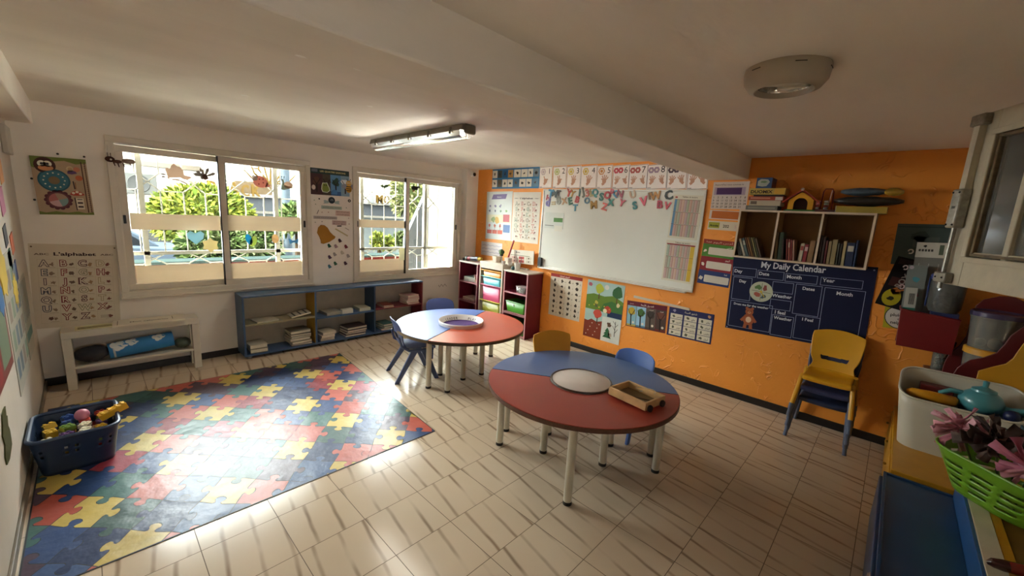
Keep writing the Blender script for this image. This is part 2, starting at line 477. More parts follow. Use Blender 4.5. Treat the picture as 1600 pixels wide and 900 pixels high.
def f_wallf(b):
    D = (0.1, 0.35, 0.94, 1.16)        # unseen opening added behind the camera, sized for the fill light it lets in
    b.box((XL - 0.2, YF - 0.2, -0.05), (D[0], YF, ZC + 0.1), M_WALL); b.box((D[1], YF - 0.2, -0.05), (XR + 0.2, YF, ZC + 0.1), M_WALL)
    b.box((1.15, YF - 0.01, -0.05), (1.82, -0.60, ZC + 0.1), M_WALL)
    b.box((D[0], YF - 0.2, -0.05), (D[1], YF, D[2]), M_WALL); b.box((D[0], YF - 0.2, D[3]), (D[1], YF, ZC + 0.1), M_WALL)
struct('wall_front', f_wallf)
struct('wall_pilaster', lambda b: b.box((3.785, 4.55, 0), (XR + 0.01, YB + 0.01, ZC + 0.02), M_WALL), bevel=0.006)
struct('baseboard_back', lambda b: b.box((XL, YB - 0.014, 0), (3.785, YB, 0.062), M_BASE), bevel=0.003)
struct('baseboard_right', lambda b: b.box((XR - 0.014, YF, 0), (XR, 4.55, 0.062), M_BASE), bevel=0.003)
struct('baseboard_left', lambda b: b.box((XL, YF, 0), (XL + 0.012, YB, 0.05), mat('#6E6250', 0.5, var=0.3)), bevel=0.003)
M_FRAME = mat('#D5CCBB', 0.4, var=0.05)

M_GLASS = clear_glass('window_glass')
M_FILM = thin_sheet((222, 210, 190), 0.28)
M_BLACK = mat('#15130F', 0.4)
M_IRON = mat((128, 125, 116), 0.6, var=0.06, spec=0.0)
def window(name, W, xm, films, latches, xs):
    x0, z0, x1, z1 = W
    root = thing(name, None, None, (x0, YB, z0), kind='structure')
    F = (V((0, YB, 0)), V((1, 0, 0)), V((0, 0, 1)), V((0, -1, 0)))
    def fr(b):
        ring_rect(b, F, x0, z0, x1, z1, 0.046, -0.03, 0.022, M_FRAME)
        ring_rect(b, F, x0 + 0.04, z0 + 0.04, x1 - 0.04, z1 - 0.04, 0.012, -0.12, 0.012, M_FRAME)
        ring_rect(b, F, x0 + 0.03, z0 + 0.03, x1 - 0.03, z1 - 0.03, 0.022, -0.2, -0.03, M_FRAME)
        b.box((x0 - 0.01, YB - 0.03, z0 - 0.012), (x1 + 0.01, YB, z0 + 0.006), M_FRAME)
    part(root, 'window_frame', fr, bevel=0.004)
    a0, a1, c0, c1 = x0 + 0.05, x1 - 0.05, z0 + 0.05, z1 - 0.06
    for i, (p, q, d0, d1) in enumerate(((a0, xm + 0.03, -0.065, -0.035), (xm - 0.035, a1, -0.032, 0.004))):
        sash = part(root, 'sash', lambda b: ring_rect(b, F, p, c0, q, c1, 0.052, d0, d1, M_FRAME), bevel=0.004)
        g0, g1, h0, h1 = p + 0.05, q - 0.05, c0 + 0.05, c1 - 0.05
        part(sash, 'pane', lambda b: wbox(b, F, g0, h0, g1, h1, d0 + 0.013, d0 + 0.017, M_GLASS))
        for (f0, f1) in films[i]:
            part(sash, 'privacy_film', lambda b: wbox(b, F, g0 + 0.004, f0, g1 - 0.004, f1, d0 + 0.018, d0 + 0.0195, M_FILM), label='beige paper band across the glass')
        u0 = (p + 0.012) if i == 0 else (q - 0.03)
        part(sash, 'latch', lambda b: wbox(b, F, u0, latches[i] - 0.035, u0 + 0.018, latches[i] + 0.035, d1 - 0.002, d1 + 0.012, M_BLACK), bevel=0.003, label='black sliding latch')
        sl = (q - 0.006) if i == 0 else (p - 0.004)
        part(sash, 'seal', lambda b: wbox(b, F, sl, c0, sl + 0.009, c1, d0 + 0.002, d1 + 0.001, M_BLACK), label='black rubber seal')
    def grille(b):
        y = YB + 0.27; zt, zb = z1 + 0.06, z0 - 0.1
        zu, zl, zr = at_y(265, 273, y).z, at_y(290, 301, y).z, at_y(290, 395, y).z
        T = 0.0065
        def bar(p, q, r=T): b.tube([(p[0], y, p[1]), (q[0], y, q[1])], r, M_IRON, 6)
        n = len(xs)
        for i in range(n):
            x = xs[i]
            bar((x, zt), (x, zu)); bar((x, zl), (x, zr)); bar((x, zr - 0.10), (x, zb))
            if i + 1 < n:
                xn = xs[i + 1]
                if i % 2 == 0:
                    bar((x, zu), (xn, zu)); bar((x, zl), (xn, zl)); bar((x, zr - 0.10), (xn, zr - 0.10))
                else:
                    bar((x, zu), (xn, zl)); bar((x, zl), (xn, zu))
                    bar((x, zr - 0.10), (xn, zr)); bar((x, zr), (xn, zr - 0.10))
        for px in (xs[0] - 0.4, xs[1] + 0.035, xs[-2] - 0.05, xs[-1] + 0.3):
            b.box((px - 0.02, y - 0.012, zb), (px + 0.02, y + 0.03, zt), M_IRON)
        b.box((xs[0] - 0.4, y - 0.012, zr - 0.012), (xs[-1] + 0.3, y + 0.012, zr + 0.02), M_IRON)
    part(root, 'security_grille', grille, label='white bent iron bars outside the glass')
    return root
G = lambda u, y=YB + 0.27: at_y(u, 320, y).x
zz = lambda u, v: at_y(u, v, YB + 0.03).z
gx0 = G(214); gst = (G(322) - G(214)) / 3
window('window_1', W1, at_y(353, 350).x, ([(zz(215, 359), zz(210, 333)), (zz(220, 447), zz(218, 416))], [(zz(420, 361), zz(420, 338)), (zz(420, 436), zz(420, 409))]),
       (at_y(198, 343).z, at_y(475, 350).z), [gx0 + gst * k for k in range(-1, 9)])
gx0 = G(581); gst = (G(636) - G(581)) / 3
window('window_2', W2, at_y(637.5, 350).x, ([(zz(600, 356), zz(600, 344)), (zz(600, 425), zz(600, 405))], []),
       (at_y(560, 350).z, at_y(708, 355).z), [gx0 + gst * k for k in range(-2, 7)])

# ================================================================ OUTSIDE, seen through the panes
GZ = -0.72
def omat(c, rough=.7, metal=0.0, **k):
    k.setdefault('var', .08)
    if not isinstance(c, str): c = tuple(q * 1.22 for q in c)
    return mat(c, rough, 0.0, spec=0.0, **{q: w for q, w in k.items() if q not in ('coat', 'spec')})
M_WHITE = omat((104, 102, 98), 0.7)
struct('street', lambda b: b.box((-14, 5.0, GZ - 0.1), (24, 40, GZ), omat((36, 36, 35), 0.9, var=0.2)))
struct('terrace', lambda b: b.box((-6, YB + 0.2, GZ), (9, 5.74, 0.42), omat('#D9D4C6', 0.8, var=0.12)))  # slab put in and kept bright to bounce sunlight onto the ceiling
def leaves(b, c, r, n, cols, size, seed=1, low=-0.7):
    rg = random.Random(seed); c = V(c)
    ms = [omat(x, 0.6, var=0.25, scale=3) for x in cols]
    b.ball(c, 1, ms[-1], 12, 8, (r[0] * 0.82, r[1] * 0.82, r[2] * 0.82))
    for _ in range(n):
        d = V((rg.gauss(0, 1), rg.gauss(0, 1), rg.gauss(0, 1))).normalized()
        if d.z < low: continue
        q = 0.8 + 0.26 * rg.random()
        p = c + V((d.x * r[0], d.y * r[1], d.z * r[2])) * q
        a = V((rg.gauss(0, 1), rg.gauss(0, 1), rg.gauss(0, 1))).normalized()
        t = (d + a * 0.7).normalized(); s_ = t.cross(a).normalized()
        L_ = size * (0.7 + 0.6 * rg.random())
        b.face([p, p + t * L_ * 0.5 + s_ * L_ * 0.22, p + t * L_, p + t * L_ * 0.5 - s_ * L_ * 0.22], ms[min(len(ms) - 1, int(rg.random() * len(ms)))])
def shrub(name, label, cat, u, v, rpx, y, cols, n, size, seed, hz=1.0, group=None):
    p = at_y(u, v, y); k = p.y / FPX * 1.05
    r = (rpx * k, rpx * k * 0.42, rpx * k * hz)
    root = thing(name, label, cat, (p.x, y, GZ), group=group)
    part(root, 'foliage', lambda b: leaves(b, p, r, n, cols, size, seed), smooth=0)
    part(root, 'stem', lambda b: b.tube([(p.x, y, GZ), (p.x + 0.03, y, p.z)], [0.07, 0.04], omat((24, 19, 14), 0.8)))
DARK = [(32, 42, 20), (46, 56, 30), (20, 28, 14), (58, 64, 42)]
LIME = [(52, 56, 17), (64, 66, 26), (38, 46, 16), (46, 52, 22)]
shrub('tree', 'round yellow green clipped tree seen in the left sash of the left window', 'tree', 320, 340, 47, 8.3, LIME, 5200, 0.11, 3, 0.72)
shrub('shrub', 'dark leafy shrub behind the lower middle of the left window', 'shrub', 330, 388, 28, 6.5, DARK, 1900, 0.10, 4, 0.9)
shrub('shrub', 'broad green shrub behind the left half of the right sash of the left window', 'shrub', 390, 385, 33, 7.25, DARK, 2200, 0.10, 5, 0.95)
shrub('shrub', 'small green plant near the right edge of the left window', 'shrub', 462, 345, 15, 6.45, DARK, 600, 0.13, 6, 1.1)
shrub('tree', 'tall airy yellow green tree seen through the right window', 'tree', 648, 305, 40, 14.2, [(40, 40, 22), (50, 49, 32), (30, 34, 17)], 2400, 0.2, 8, 1.2)
shrub('shrub', 'lime green cone shrub behind the left sash of the right window', 'shrub', 591, 378, 7, 7.6, LIME, 500, 0.1, 9, 1.6, 'lime cone shrubs')
shrub('shrub', 'shorter lime cone shrub, right of the taller one behind the right window', 'shrub', 607, 382, 6, 7.6, LIME, 500, 0.1, 10, 1.4, 'lime cone shrubs')
shrub('shrub', 'light leafy shrub at the edge of the left sash of the right window', 'shrub', 625, 375, 8, 8.6, [(36, 40, 22), (46, 50, 32), (28, 34, 16)], 500, 0.1, 11, 1.3)

# parked car
def f_car():
    y = 13.2; rear = at_y(298, 380, y).x; top = at_y(225, 356, y).z
    L_, Wd = 4.3, 1.7; gz = top - 1.42
    root = thing('car', 'silver blue saloon car parked in the street, seen through the left window', 'car', (rear - L_ / 2, y + Wd / 2, gz))
    M = omat((25, 29, 33), 0.5, 0.0, var=0.04, spec=0.2); gl = omat((9, 10, 11), 0.12, var=0.1)
    X = lambda t: rear - t * L_
    body = [(0, .42), (0.005, .75), (0.02, .92), (.17, .97), (.28, 1.0), (.36, 1.0), (.70, .96), (.88, .86), (.985, .72), (1, .45), (.97, .3), (.86, .3), (.82, .22), (.18, .22), (.12, .3), (.03, .3)]
    def fb(b):
        rings = []
        for k, ins in ((0, 0.09), (0.12, 0.0), (0.88, 0.0), (1, 0.09)):
            rings.append([V((X(t * (1 - ins * .3) + ins * .15), y + k * Wd, gz + z - (ins * 0.4 if z > .9 else 0))) for t, z in body])
        b.loft(rings, M)
    part(root, 'body', fb, bevel=0.03)
    cab = [(.14, .96), (.27, 1.36), (.36, 1.42), (.52, 1.42), (.60, 1.36), (.73, .95)]
    part(root, 'roof', lambda b: b.loft([[V((X(t), y + k * Wd, gz + z)) for t, z in cab] for k in (0.1, 0.9)], M), bevel=0.02)
    for pts in ([(.19, .99), (.285, 1.32), (.41, 1.35), (.41, .99)], [(.43, .99), (.43, 1.35), (.53, 1.35), (.59, 1.3), (.68, .99)]):
        part(root, 'side_window', lambda b: b.prism([V((X(t), y + 0.165, gz + z)) for t, z in pts], (0, -0.012, 0), gl))
    for t in (.17, .82):
        w_ = part(root, 'wheel', lambda b: b.lathe([(0.0, 0), (.2, 0), (.3, 0.01), (.31, .05), (.31, .16), (.2, .2), (0, .2)], (X(t), y - 0.01, gz + .31), omat((20, 20, 19), .8), 20, 'Y'))
        part(w_, 'hub_cap', lambda b: b.lathe([(0, -0.015), (.17, -0.012), (.19, 0.02)], (X(t), y - 0.012, gz + .31), omat((34, 34, 34), .3, .6), 16, 'Y'))
    part(root, 'tail_light', lambda b: b.box((X(0.012), y - 0.005, gz + .78), (X(.075), y + .1, gz + .9), omat((38, 6, 8), .3)), bevel=0.01, label='red tail light')
    part(root, 'number_plate', lambda b: b.box((X(-0.004), y + .6, gz + .62), (X(.01), y + 1.1, gz + .73), omat((44, 44, 42), .5)))
f_car()

# buildings across the street
def f_build():
    y = 18.5
    a = at_y(190, 240, y); r = at_y(340, 240, y)
    root = thing('building', 'white building with a metal shutter across the street, left window', 'building', (a.x, y, GZ))
    x0, x1 = a.x - 4, at_y(316, 300, y).x
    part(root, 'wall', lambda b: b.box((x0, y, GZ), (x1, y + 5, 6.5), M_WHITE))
    s0, s1 = at_y(224, 330, y), at_y(262, 318, y)
    def sh(b):
        z1 = s1.z; n = 22
        for k in range(n):
            za, zb = GZ + (z1 - GZ) * k / n, GZ + (z1 - GZ) * (k + 0.8) / n
            b.box((s0.x, y - 0.05, za), (s1.x, y, zb), omat((29, 29, 28), .6))
    part(root, 'shutter', sh)
    c = at_y(215, 287, y)
    ac = part(root, 'air_conditioner', lambda b: b.box((c.x - .45, y - .35, c.z - .33), (c.x + .45, y, c.z + .33), omat((38, 38, 36), .5)), bevel=0.02)
    part(ac, 'fan_grille', lambda b: b.lathe([(0.02, 0), (.24, 0), (.27, -.02), (.29, 0)], (c.x, y - .36, c.z), omat((29, 29, 28), .6), 20, 'Y'))
    part(root, 'cornice', lambda b: b.box((x0, y - .25, at_y(250, 262, y).z), (x1, y, at_y(250, 262, y).z + .16), omat((50, 46, 40), .7)))
f_build()
def f_shop():
    y = 16.2
    L0 = at_y(334, 320, y); Rr = at_y(660, 330, y)
    root = thing('building', 'shop front with grey fascia and gold letter sign seen through both windows', 'building', (L0.x, y, GZ))
    part(root, 'wall', lambda b: b.box((L0.x, y + .4, GZ), (Rr.x + 1, y + 1.5, 6.2), omat((96, 92, 84), .7)))
    zt, zb = at_y(420, 309, y).z, at_y(420, 330, y).z
    part(root, 'fascia', lambda b: b.box((L0.x, y - .1, zb), (Rr.x, y + .5, zt), omat((25, 26, 27), .6)), label='grey fascia board')
    part(root, 'shop_window', lambda b: b.box((L0.x + .3, y + .3, GZ + .3), (Rr.x - .3, y + .42, zb - .1), omat((36, 38, 37), .15)))
    part(root, 'ledge', lambda b: b.box((L0.x, y - .25, zt), (Rr.x, y + .1, zt + .09), omat((56, 55, 52), .6)))
    part(root, 'orange_panel', lambda b: b.box((at_y(372, 300, y).x, y + .3, zt + .1), (at_y(432, 300, y).x, y + .41, zt + .5), omat((40, 33, 24), .6)))
    gold = omat((36, 27, 11), .5)
    for ch, u0, u1, v0, v1 in (('B', 324, 338, 283, 302), ('L', 342, 354, 286, 305), ('A', 357, 373, 285, 306), ('C', 377, 388, 289, 307), ('K', 393, 408, 289, 309), ('M', 587, 597, 305, 318), ('O', 599, 608, 306, 318), ('O', 610, 617, 307, 318)):
        p, q = at_y(u0, v1, y - .2), at_y(u1, v0, y - .2)
        vs, fs, x0, x1, y0, y1 = text_geo(ch, 0.02)
        def fl(b):
            for d in (0, .1):
                b.add([V((p.x + (X_ - x0) / (x1 - x0) * (q.x - p.x), y - .2 - d, p.z + (Y_ - y0) / (y1 - y0) * (q.z - p.z))) for X_, Y_ in vs], fs, gold)
        part(root, 'sign_letter', fl, smooth=0)
    c = at_y(424, 288, y - .2)
    def lotus(b):
        for k in range(-3, 4):
            a = k * 0.36; R = .95
            p0 = c + V((math.sin(a) * .1, 0, 0)); tip = c + V((math.sin(a) * R, 0, math.cos(a) * R))
            s_ = V((math.cos(a), 0, -math.sin(a))) * .2; md = (p0 + tip) / 2 + V((0, 0, .08))
            b.tube([p0, md + s_, tip, md - s_, p0], .03, gold, 5)
    part(root, 'lotus_emblem', lotus)
    p = at_y(579.5, 311, y - .25)
    part(root, 'round_sign', lambda b: b.cyl((p.x, y - .3, p.z), .17, .08, omat((50, 50, 49), .5), 20, 'Y'))
f_shop()
def f_pole():
    p = at_y(446, 300, 8.0)
    root = thing('street_pole', 'pale blue street pole near the right edge of the left window', 'pole', (p.x, 8.0, GZ))
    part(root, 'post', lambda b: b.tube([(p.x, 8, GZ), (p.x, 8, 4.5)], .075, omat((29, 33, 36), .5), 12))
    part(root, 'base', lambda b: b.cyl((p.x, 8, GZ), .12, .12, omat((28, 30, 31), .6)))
f_pole()
def f_terr():
    a, q = at_y(180, 412, 5.75), at_y(668, 405, 5.75)
    root = thing('planter', 'low red planter wall with white coping outside the windows', 'planter', ((a.x + q.x) / 2, 5.9, GZ))
    x0, x1 = a.x - .4, at_y(662, 400, 5.75).x
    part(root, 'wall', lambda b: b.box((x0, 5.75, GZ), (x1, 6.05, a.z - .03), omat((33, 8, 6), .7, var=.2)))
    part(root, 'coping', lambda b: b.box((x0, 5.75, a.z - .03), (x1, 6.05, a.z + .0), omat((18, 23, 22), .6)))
f_terr()
def f_stair():
    y = 5.7
    P = [at_y(u, v, y) for u, v in ((634, 448), (634, 372), (666, 302), (690, 302), (690, 448))]
    tag(single('sheet_wall', None, None, lambda b: b.prism(P, (0, .08, 0), omat((41, 42, 43), .6, bump=.3, bscale=6)), loc=(P[2].x, y, GZ)), 'white slanted canvas screen outside the right sash of the right window', 'screen')
f_stair()
struct('wall_terrace', lambda b: b.box((at_y(684, 350, 5.3).x, YB + .2, GZ), (6.5, 5.6, 4), omat((46, 44, 38), .8)))
# ================================================================ RUG, TABLES, CHAIRS
def f_rug():
    P = [V((-0.31, 2.175, 0)), V((1.583, 2.156, 0)), V((1.735, 4.075, 0)), V((-0.298, 4.14, 0))]
    prof = [(0, 0), (.22, -.02), (.36, -.03), (.42, .0), (.41, .06), (.36, .12), (.36, .19), (.42, .245), (.5, .262), (.58, .245), (.64, .19), (.64, .12), (.59, .06), (.58, .0), (.64, -.03), (.78, -.02), (1, 0)]
    rg = random.Random(5)
    E1, E2, O0 = V((.129, -.134, 0)), V((.127, .150, 0)), V((-.62, 2.45, 0))      # the print runs diagonally across the mat
    n0, n1, m0, m1 = -9, 16, -3, 17
    H = {}; W_ = {}
    for i in range(n0, n1 + 1):
        for j in range(m0, m1 + 1):
            s_ = rg.choice((-1, 1)); H[i, j] = [(i + t, j + s_ * h * .95) for t, h in prof]
            s_ = rg.choice((-1, 1)); W_[i, j] = [(i + s_ * h * .95, j + t) for t, h in prof]
    def clip(poly):
        for k in range(4):
            a, c = P[k], P[(k + 1) % 4]; e = c - a
            ins = lambda p: e.x * (p.y - a.y) - e.y * (p.x - a.x) - .006 * e.length
            out = []
            for q in range(len(poly)):
                p0, p1 = poly[q - 1], poly[q]; d0, d1 = ins(p0), ins(p1)
                if (d0 >= 0) != (d1 >= 0): out.append(p0.lerp(p1, d0 / (d0 - d1)))
                if d1 >= 0: out.append(p1)
            poly = out
            if len(poly) < 3: return []
        return poly
    cols = [(190, 166, 84), (42, 66, 110), (164, 74, 60), (50, 80, 74), (138, 48, 54), (34, 50, 88), (178, 88, 72), (74, 54, 68), (56, 80, 122), (150, 58, 70), (60, 98, 92)]
    ms = [mat(c, 0.36, var=0.10, scale=14, bump=0.7, bscale=8, spec=0.34) for c in cols]
    dark = mat('#1E2027', 0.5)
    def f(b):
        T = 0.003
        b.loft([[p + V((0, 0, z)) for p in P] for z in (0.0004, T)], dark)
        for i in range(n0, n1):
            for j in range(m0, m1):
                poly = H[i, j][:-1] + W_[i + 1, j][:-1] + list(reversed(H[i, j + 1]))[:-1] + list(reversed(W_[i, j]))[:-1]
                cx, cy = i + .5, j + .5
                pts = clip([O0 + E1 * (cx + (x - cx) * .98) + E2 * (cy + (y - cy) * .98) for x, y in poly])
                if len(pts) < 3: continue
                k = (3, 1, 4, 7, 2, 5, 8, 10, 9, 6)[(i * 3 + j * 7 + (i * j) % 4) % 10]
                if (i + 2 * j) % 5 == 0: k = 0
                pts = [p for q, p in enumerate(pts) if (p - pts[q - 1]).length > 1e-5]
                b.face([p + V((0, 0, T + .0006)) for p in pts], ms[k])
    o = single('play_mat', 'large vinyl floor mat printed with coloured jigsaw pieces', 'mat', f, (0.68, 3.13, 0), smooth=0)
f_rug()

M_LEG = mat('#C9C4B4', 0.3, 0.25, var=0.05)
M_RUB = mat('#171513', 0.6)
R_T, R_H, Z_T = 0.612, 0.207, 0.475
def half_table(name_label, c, ang, hexc, edge, legs, where):
    """half a round table: straight side on local x, round side towards +y"""
    root = thing('half_table', name_label, 'table', (c[0], c[1], 0), ang, 'half round tables')
    off = OFF[root]
    g = 0.005; n = 36
    def outline(R, r, inset=0.0):
        o_ = []
        a0 = math.asin(min(1, g / R)); a1 = math.asin(min(1, g / r))
        for k in range(n + 1):
            t = a0 + (PI - 2 * a0) * k / n; o_.append((R * math.cos(t), R * math.sin(t)))
        for k in range(n + 1):
            t = PI - a1 - (PI - 2 * a1) * k / n; o_.append((r * math.cos(t), r * math.sin(t)))
        return o_
    A = outline(R_T, R_H)
    top = part(root, 'table_top', lambda b: b.loft([[off + V((x, y, z)) for x, y in A] for z in (Z_T - 0.004, Z_T)], mat(hexc, 0.33, var=0.07, scale=5, bump=0.04, bscale=200)), smooth=30)
    B = outline(R_T + 0.004, R_H - 0.002)
    part(root, 'edge_band', lambda b: b.loft([[off + V((x, y, z)) for x, y in B] for z in (Z_T - 0.028, Z_T - 0.0042)], mat(edge, 0.5, var=0.2, scale=40)), smooth=30)
    for x, y in legs:
        l = part(root, 'leg', lambda b: b.tube([off + V((x, y, 0.018)), off + V((x, y, Z_T - 0.028))], 0.0235, M_LEG, 16))
        part(l, 'foot', lambda b: b.cyl(off + V((x, y, 0.0)), 0.0245, 0.02, M_RUB, 16), label='black rubber foot')
    return root
NT = (2.19, 1.385); a_n = math.atan2(0.857, -0.515)        # red half faces the camera
LR = [(-.51, .13), (.5, .138), (0, .585), (-.185, .16), (.2, .14), (0.01, .245)]
LBk = [(-.5, .05), (.5, .05), (.03, .57), (.235, .09), (-.2, .1)]
half_table('red half of the near round table, a wooden tray car on it', NT, a_n, '#9C382B', '#5A3826', LR, 'near')
half_table('blue half of the near round table, on its wall side', NT, a_n + PI, '#526A98', '#5A3826', LBk, 'near')
FT = (2.435, 2.95); a_f = math.atan2(-0.416, -0.909)
half_table('red half of the far round table, on its right', FT, a_f, '#B04C34', '#4A3A28', LR, 'far')
half_table('blue half of the far round table, glaring with window light', FT, a_f + PI, '#4A68A4', '#6B5A40', LBk, 'far')
def f_insert(b):
    b.lathe([(0, 0.0), (.196, 0), (.196, .006), (.19, .009), (0, .009)], (NT[0], NT[1], Z_T + 0.0), mat('#CFC4BC', .35, var=.06), 48)
    b.lathe([(.188, .006), (.1945, .0115), (.200, .006)], (NT[0], NT[1], Z_T), mat('#8C8378', .4), 48)
def ins_thing():
    root = thing('centre_disc', 'round white board set in the middle of the near table', 'board', (NT[0], NT[1], Z_T))
    part(root, 'plate', lambda b: b.lathe([(0, -.02), (.2, -.02), (.2, .002), (.193, .006), (0, .006)], (NT[0], NT[1], Z_T), mat('#CFC3BC', .35, var=.06), 48))
    part(root, 'rim', lambda b: b.lathe([(.19, .005), (.1945, .011), (.201, .011), (.204, 0.0)], (NT[0], NT[1], Z_T), mat('#4A3A30', .4), 48), label='dark rim')
ins_thing()
def f_ring():
    c = V((FT[0] + 0.005, FT[1], Z_T)); R0 = 0.212
    root = thing('ring_tray', 'white raised ring bowl with purple floor, lettered rim, on far table', 'bowl', c)
    wh = mat('#DAD6D2', .35)
    part(root, 'ring', lambda b: b.lathe([(R0 - .02, -.018), (R0 + .003, .0), (R0 + .006, .03), (R0, .037), (R0 - .008, .03), (R0 - .03, -.012), (R0 - .04, -.02)], c, wh, 56))
    part(root, 'bowl_floor', lambda b: b.lathe([(0, -.012), (R0 - .025, -.012), (R0 - .025, -.02), (0, -.02)], c, mat((66, 36, 92), .7, spec=.1), 40), label='purple floor of the bowl')
    def let(b, word, a0, step):
        for k, ch in enumerate(word):
            vs, fs, x0, x1, y0, y1 = text_geo(ch, .02)
            a = a0 - k * step
            pts = []
            for x, y in vs:
                hx = (x - (x0 + x1) / 2) * .03; hz = y * .032
                t = a - hx / (R0 - .02); q = hz / .023
                rr = R0 - .0315 + .0235 * (hz / .042 + .1); z = -.0115 + .042 * (hz / .042 * .92 + .1)
                pts.append(c + V(((rr - .0022) * math.cos(t), (rr - .0022) * math.sin(t), z + .001)))
            b.add(pts, fs, mat('#3A2A2A', .6))
    va = math.atan2(c.y, c.x)
    for word, a0 in (('LEADER', va + .92), ('PLAY', va - .42)):
        for k, ch in enumerate(word): part(root, 'letter', lambda b: let(b, ch, a0 - k * .135, .135), smooth=0, label=f'dark capital {ch} inside the rim')
f_ring()
def f_tray():
    P = at_z(998, 614, Z_T + .03)
    c = V((2.335, 1.085, Z_T)); a = math.atan2(-0.62, 0.78)
    P = [at_z(u, v, Z_T + .052) for u, v in ((949, 614), (986, 590), (1040, 612), (1004, 640))]
    c = (P[0] + P[1] + P[2] + P[3]) / 4; ex = (P[3] - P[0]) ; ey = (P[1] - P[0])
    c.z = Z_T; a = math.atan2(ex.y, ex.x)
    root = thing('tray_cart', 'pale wooden pull-along tray on black wheels with a string', 'tray', (c.x, c.y, Z_T), a)
    off = OFF[root]; lx = .125; ly = .092
    wd = mat((204, 166, 114), .5, var=.18, scale=18)
    def at(x, y, z): return off + V((x, y, z))
    part(root, 'tray_floor', lambda b: b.box(at(-lx + .008, -ly + .008, .014), at(lx - .008, ly - .008, .02), mat('#6E5632', .6, var=.2)))
    for s_ in (-1, 1):
        part(root, 'tray_side', lambda b: b.box(at(-lx, s_ * ly - .006, .012), at(lx, s_ * ly + .008, .06), wd), bevel=.002)
        part(root, 'tray_end', lambda b: b.box(at(s_ * lx - .006, -ly - .006, .012), at(s_ * lx + .006, ly + .008, .06), wd), bevel=.002)
    for x, y in ((lx + .014, -ly + .03), (lx + .014, ly - .03), (-lx - .014, -ly + .03), (-lx - .014, ly - .03)):
        part(root, 'wheel', lambda b: b.lathe([(0, -.008), (.018, -.008), (.021, 0), (.018, .008), (0, .008)], at(x, y, .0215), mat('#1D1A18', .6), 18, 'X'))
    part(root, 'string', lambda b: b.tube([at(-.03 + .1 * t + .02 * math.sin(t * 9), .03 + .045 * math.cos(t * 7), .026 + .06 * math.sin(t * 2.6)) for t in [k / 16 for k in range(17)]], .0022, mat('#C9BFA6', .8), 6), label='pale loose string')
    part(root, 'stick', lambda b: b.tube([at(-.07, -.05, .024), at(.08, .03, .024)], .003, mat('#4A3A26', .6), 6))
f_tray()

# ---- preschool chairs; local x is the way the sitter faces
def sheet(b, fn, nu, nv, mt, hole=None):
    vs = [fn(i / nu, j / nv) for j in range(nv + 1) for i in range(nu + 1)]
    fs = []
    for j in range(nv):
        for i in range(nu):
            if hole and hole((i + .5) / nu, (j + .5) / nv): continue
            a = j * (nu + 1) + i; fs.append((a, a + 1, a + nu + 2, a + nu + 1))
    b.add(vs, fs, mt)
def curve(pts, t):
    """smooth point on a 2d polyline"""
    n = len(pts) - 1; x = t * n; i = min(int(x), n - 1); f = x - i
    p0, p1, p2, p3 = pts[max(i - 1, 0)], pts[i], pts[i + 1], pts[min(i + 2, n)]
    return tuple(.5 * (2 * p1[k] + (p2[k] - p0[k]) * f + (2 * p0[k] - 5 * p1[k] + 4 * p2[k] - p3[k]) * f * f + (3 * p1[k] - p0[k] - 3 * p2[k] + p3[k]) * f ** 3) for k in range(len(p1)))
def chair_moulded(label, hexc, loc, rz, group):
    root = thing('child_chair', label, 'chair', (loc[0], loc[1], 0), rz, group)
    o = OFF[root]; m_ = mat(hexc, .38, var=.05, bump=.05, bscale=300)
    hw = .155
    seat = [(.15, .275, 1), (.155, .298, 1), (.11, .303, 1), (.0, .293, 1), (-.09, .296, .95), (-.135, .318, .9)]
    back = [(-.135, .318, .9), (-.155, .36, .8), (-.168, .42, .95), (-.185, .49, 1.06), (-.205, .545, 1.0), (-.214, .565, .9)]
    def fs(u, v):
        x, z, k = curve(seat, v); y = (u - .5) * 2
        return o + V((x, y * hw * k, z + .014 * abs(y) ** 3))
    def fb(u, v):
        x, z, k = curve(back, v); y = (u - .5) * 2
        return o + V((x + .03 * y * y, y * hw * k, z - .03 * y ** 4 * v))
    part(root, 'seat', lambda b: sheet(b, fs, 14, 16, m_), solid=.009, smooth=180, sub=1)
    part(root, 'backrest', lambda b: sheet(b, fb, 14, 16, m_, lambda u, v: .25 < v < .42 and .25 < u < .75), solid=.009, smooth=180, sub=1)
    for s_ in (-1, 1):
        for x0, x1 in ((-.03, -.2), (.05, .17)):
            def leg(b):
                p, q = V((x0, s_ * .14, .285)), V((x1, s_ * .172, 0))
                rings = []
                for t, wx in ((0, .034), (.5, .026), (1, .02)):
                    c_ = o + p.lerp(q, t)
                    rings.append([c_ + V((dx * wx, dy * .011, 0)) for dx, dy in ((-1, -1), (1, -1), (1, 1), (-1, 1))])
                b.loft(rings, m_)
            part(root, 'leg', leg, bevel=.006, smooth=40)
        part(root, 'side_rail', lambda b: b.tube([o + V((x, s_ * .143, z)) for x, z in ((.14, .285), (.05, .282), (-.08, .286), (-.15, .33), (-.175, .42))], [.012, .014, .014, .012, .008], m_, 8))
    return root
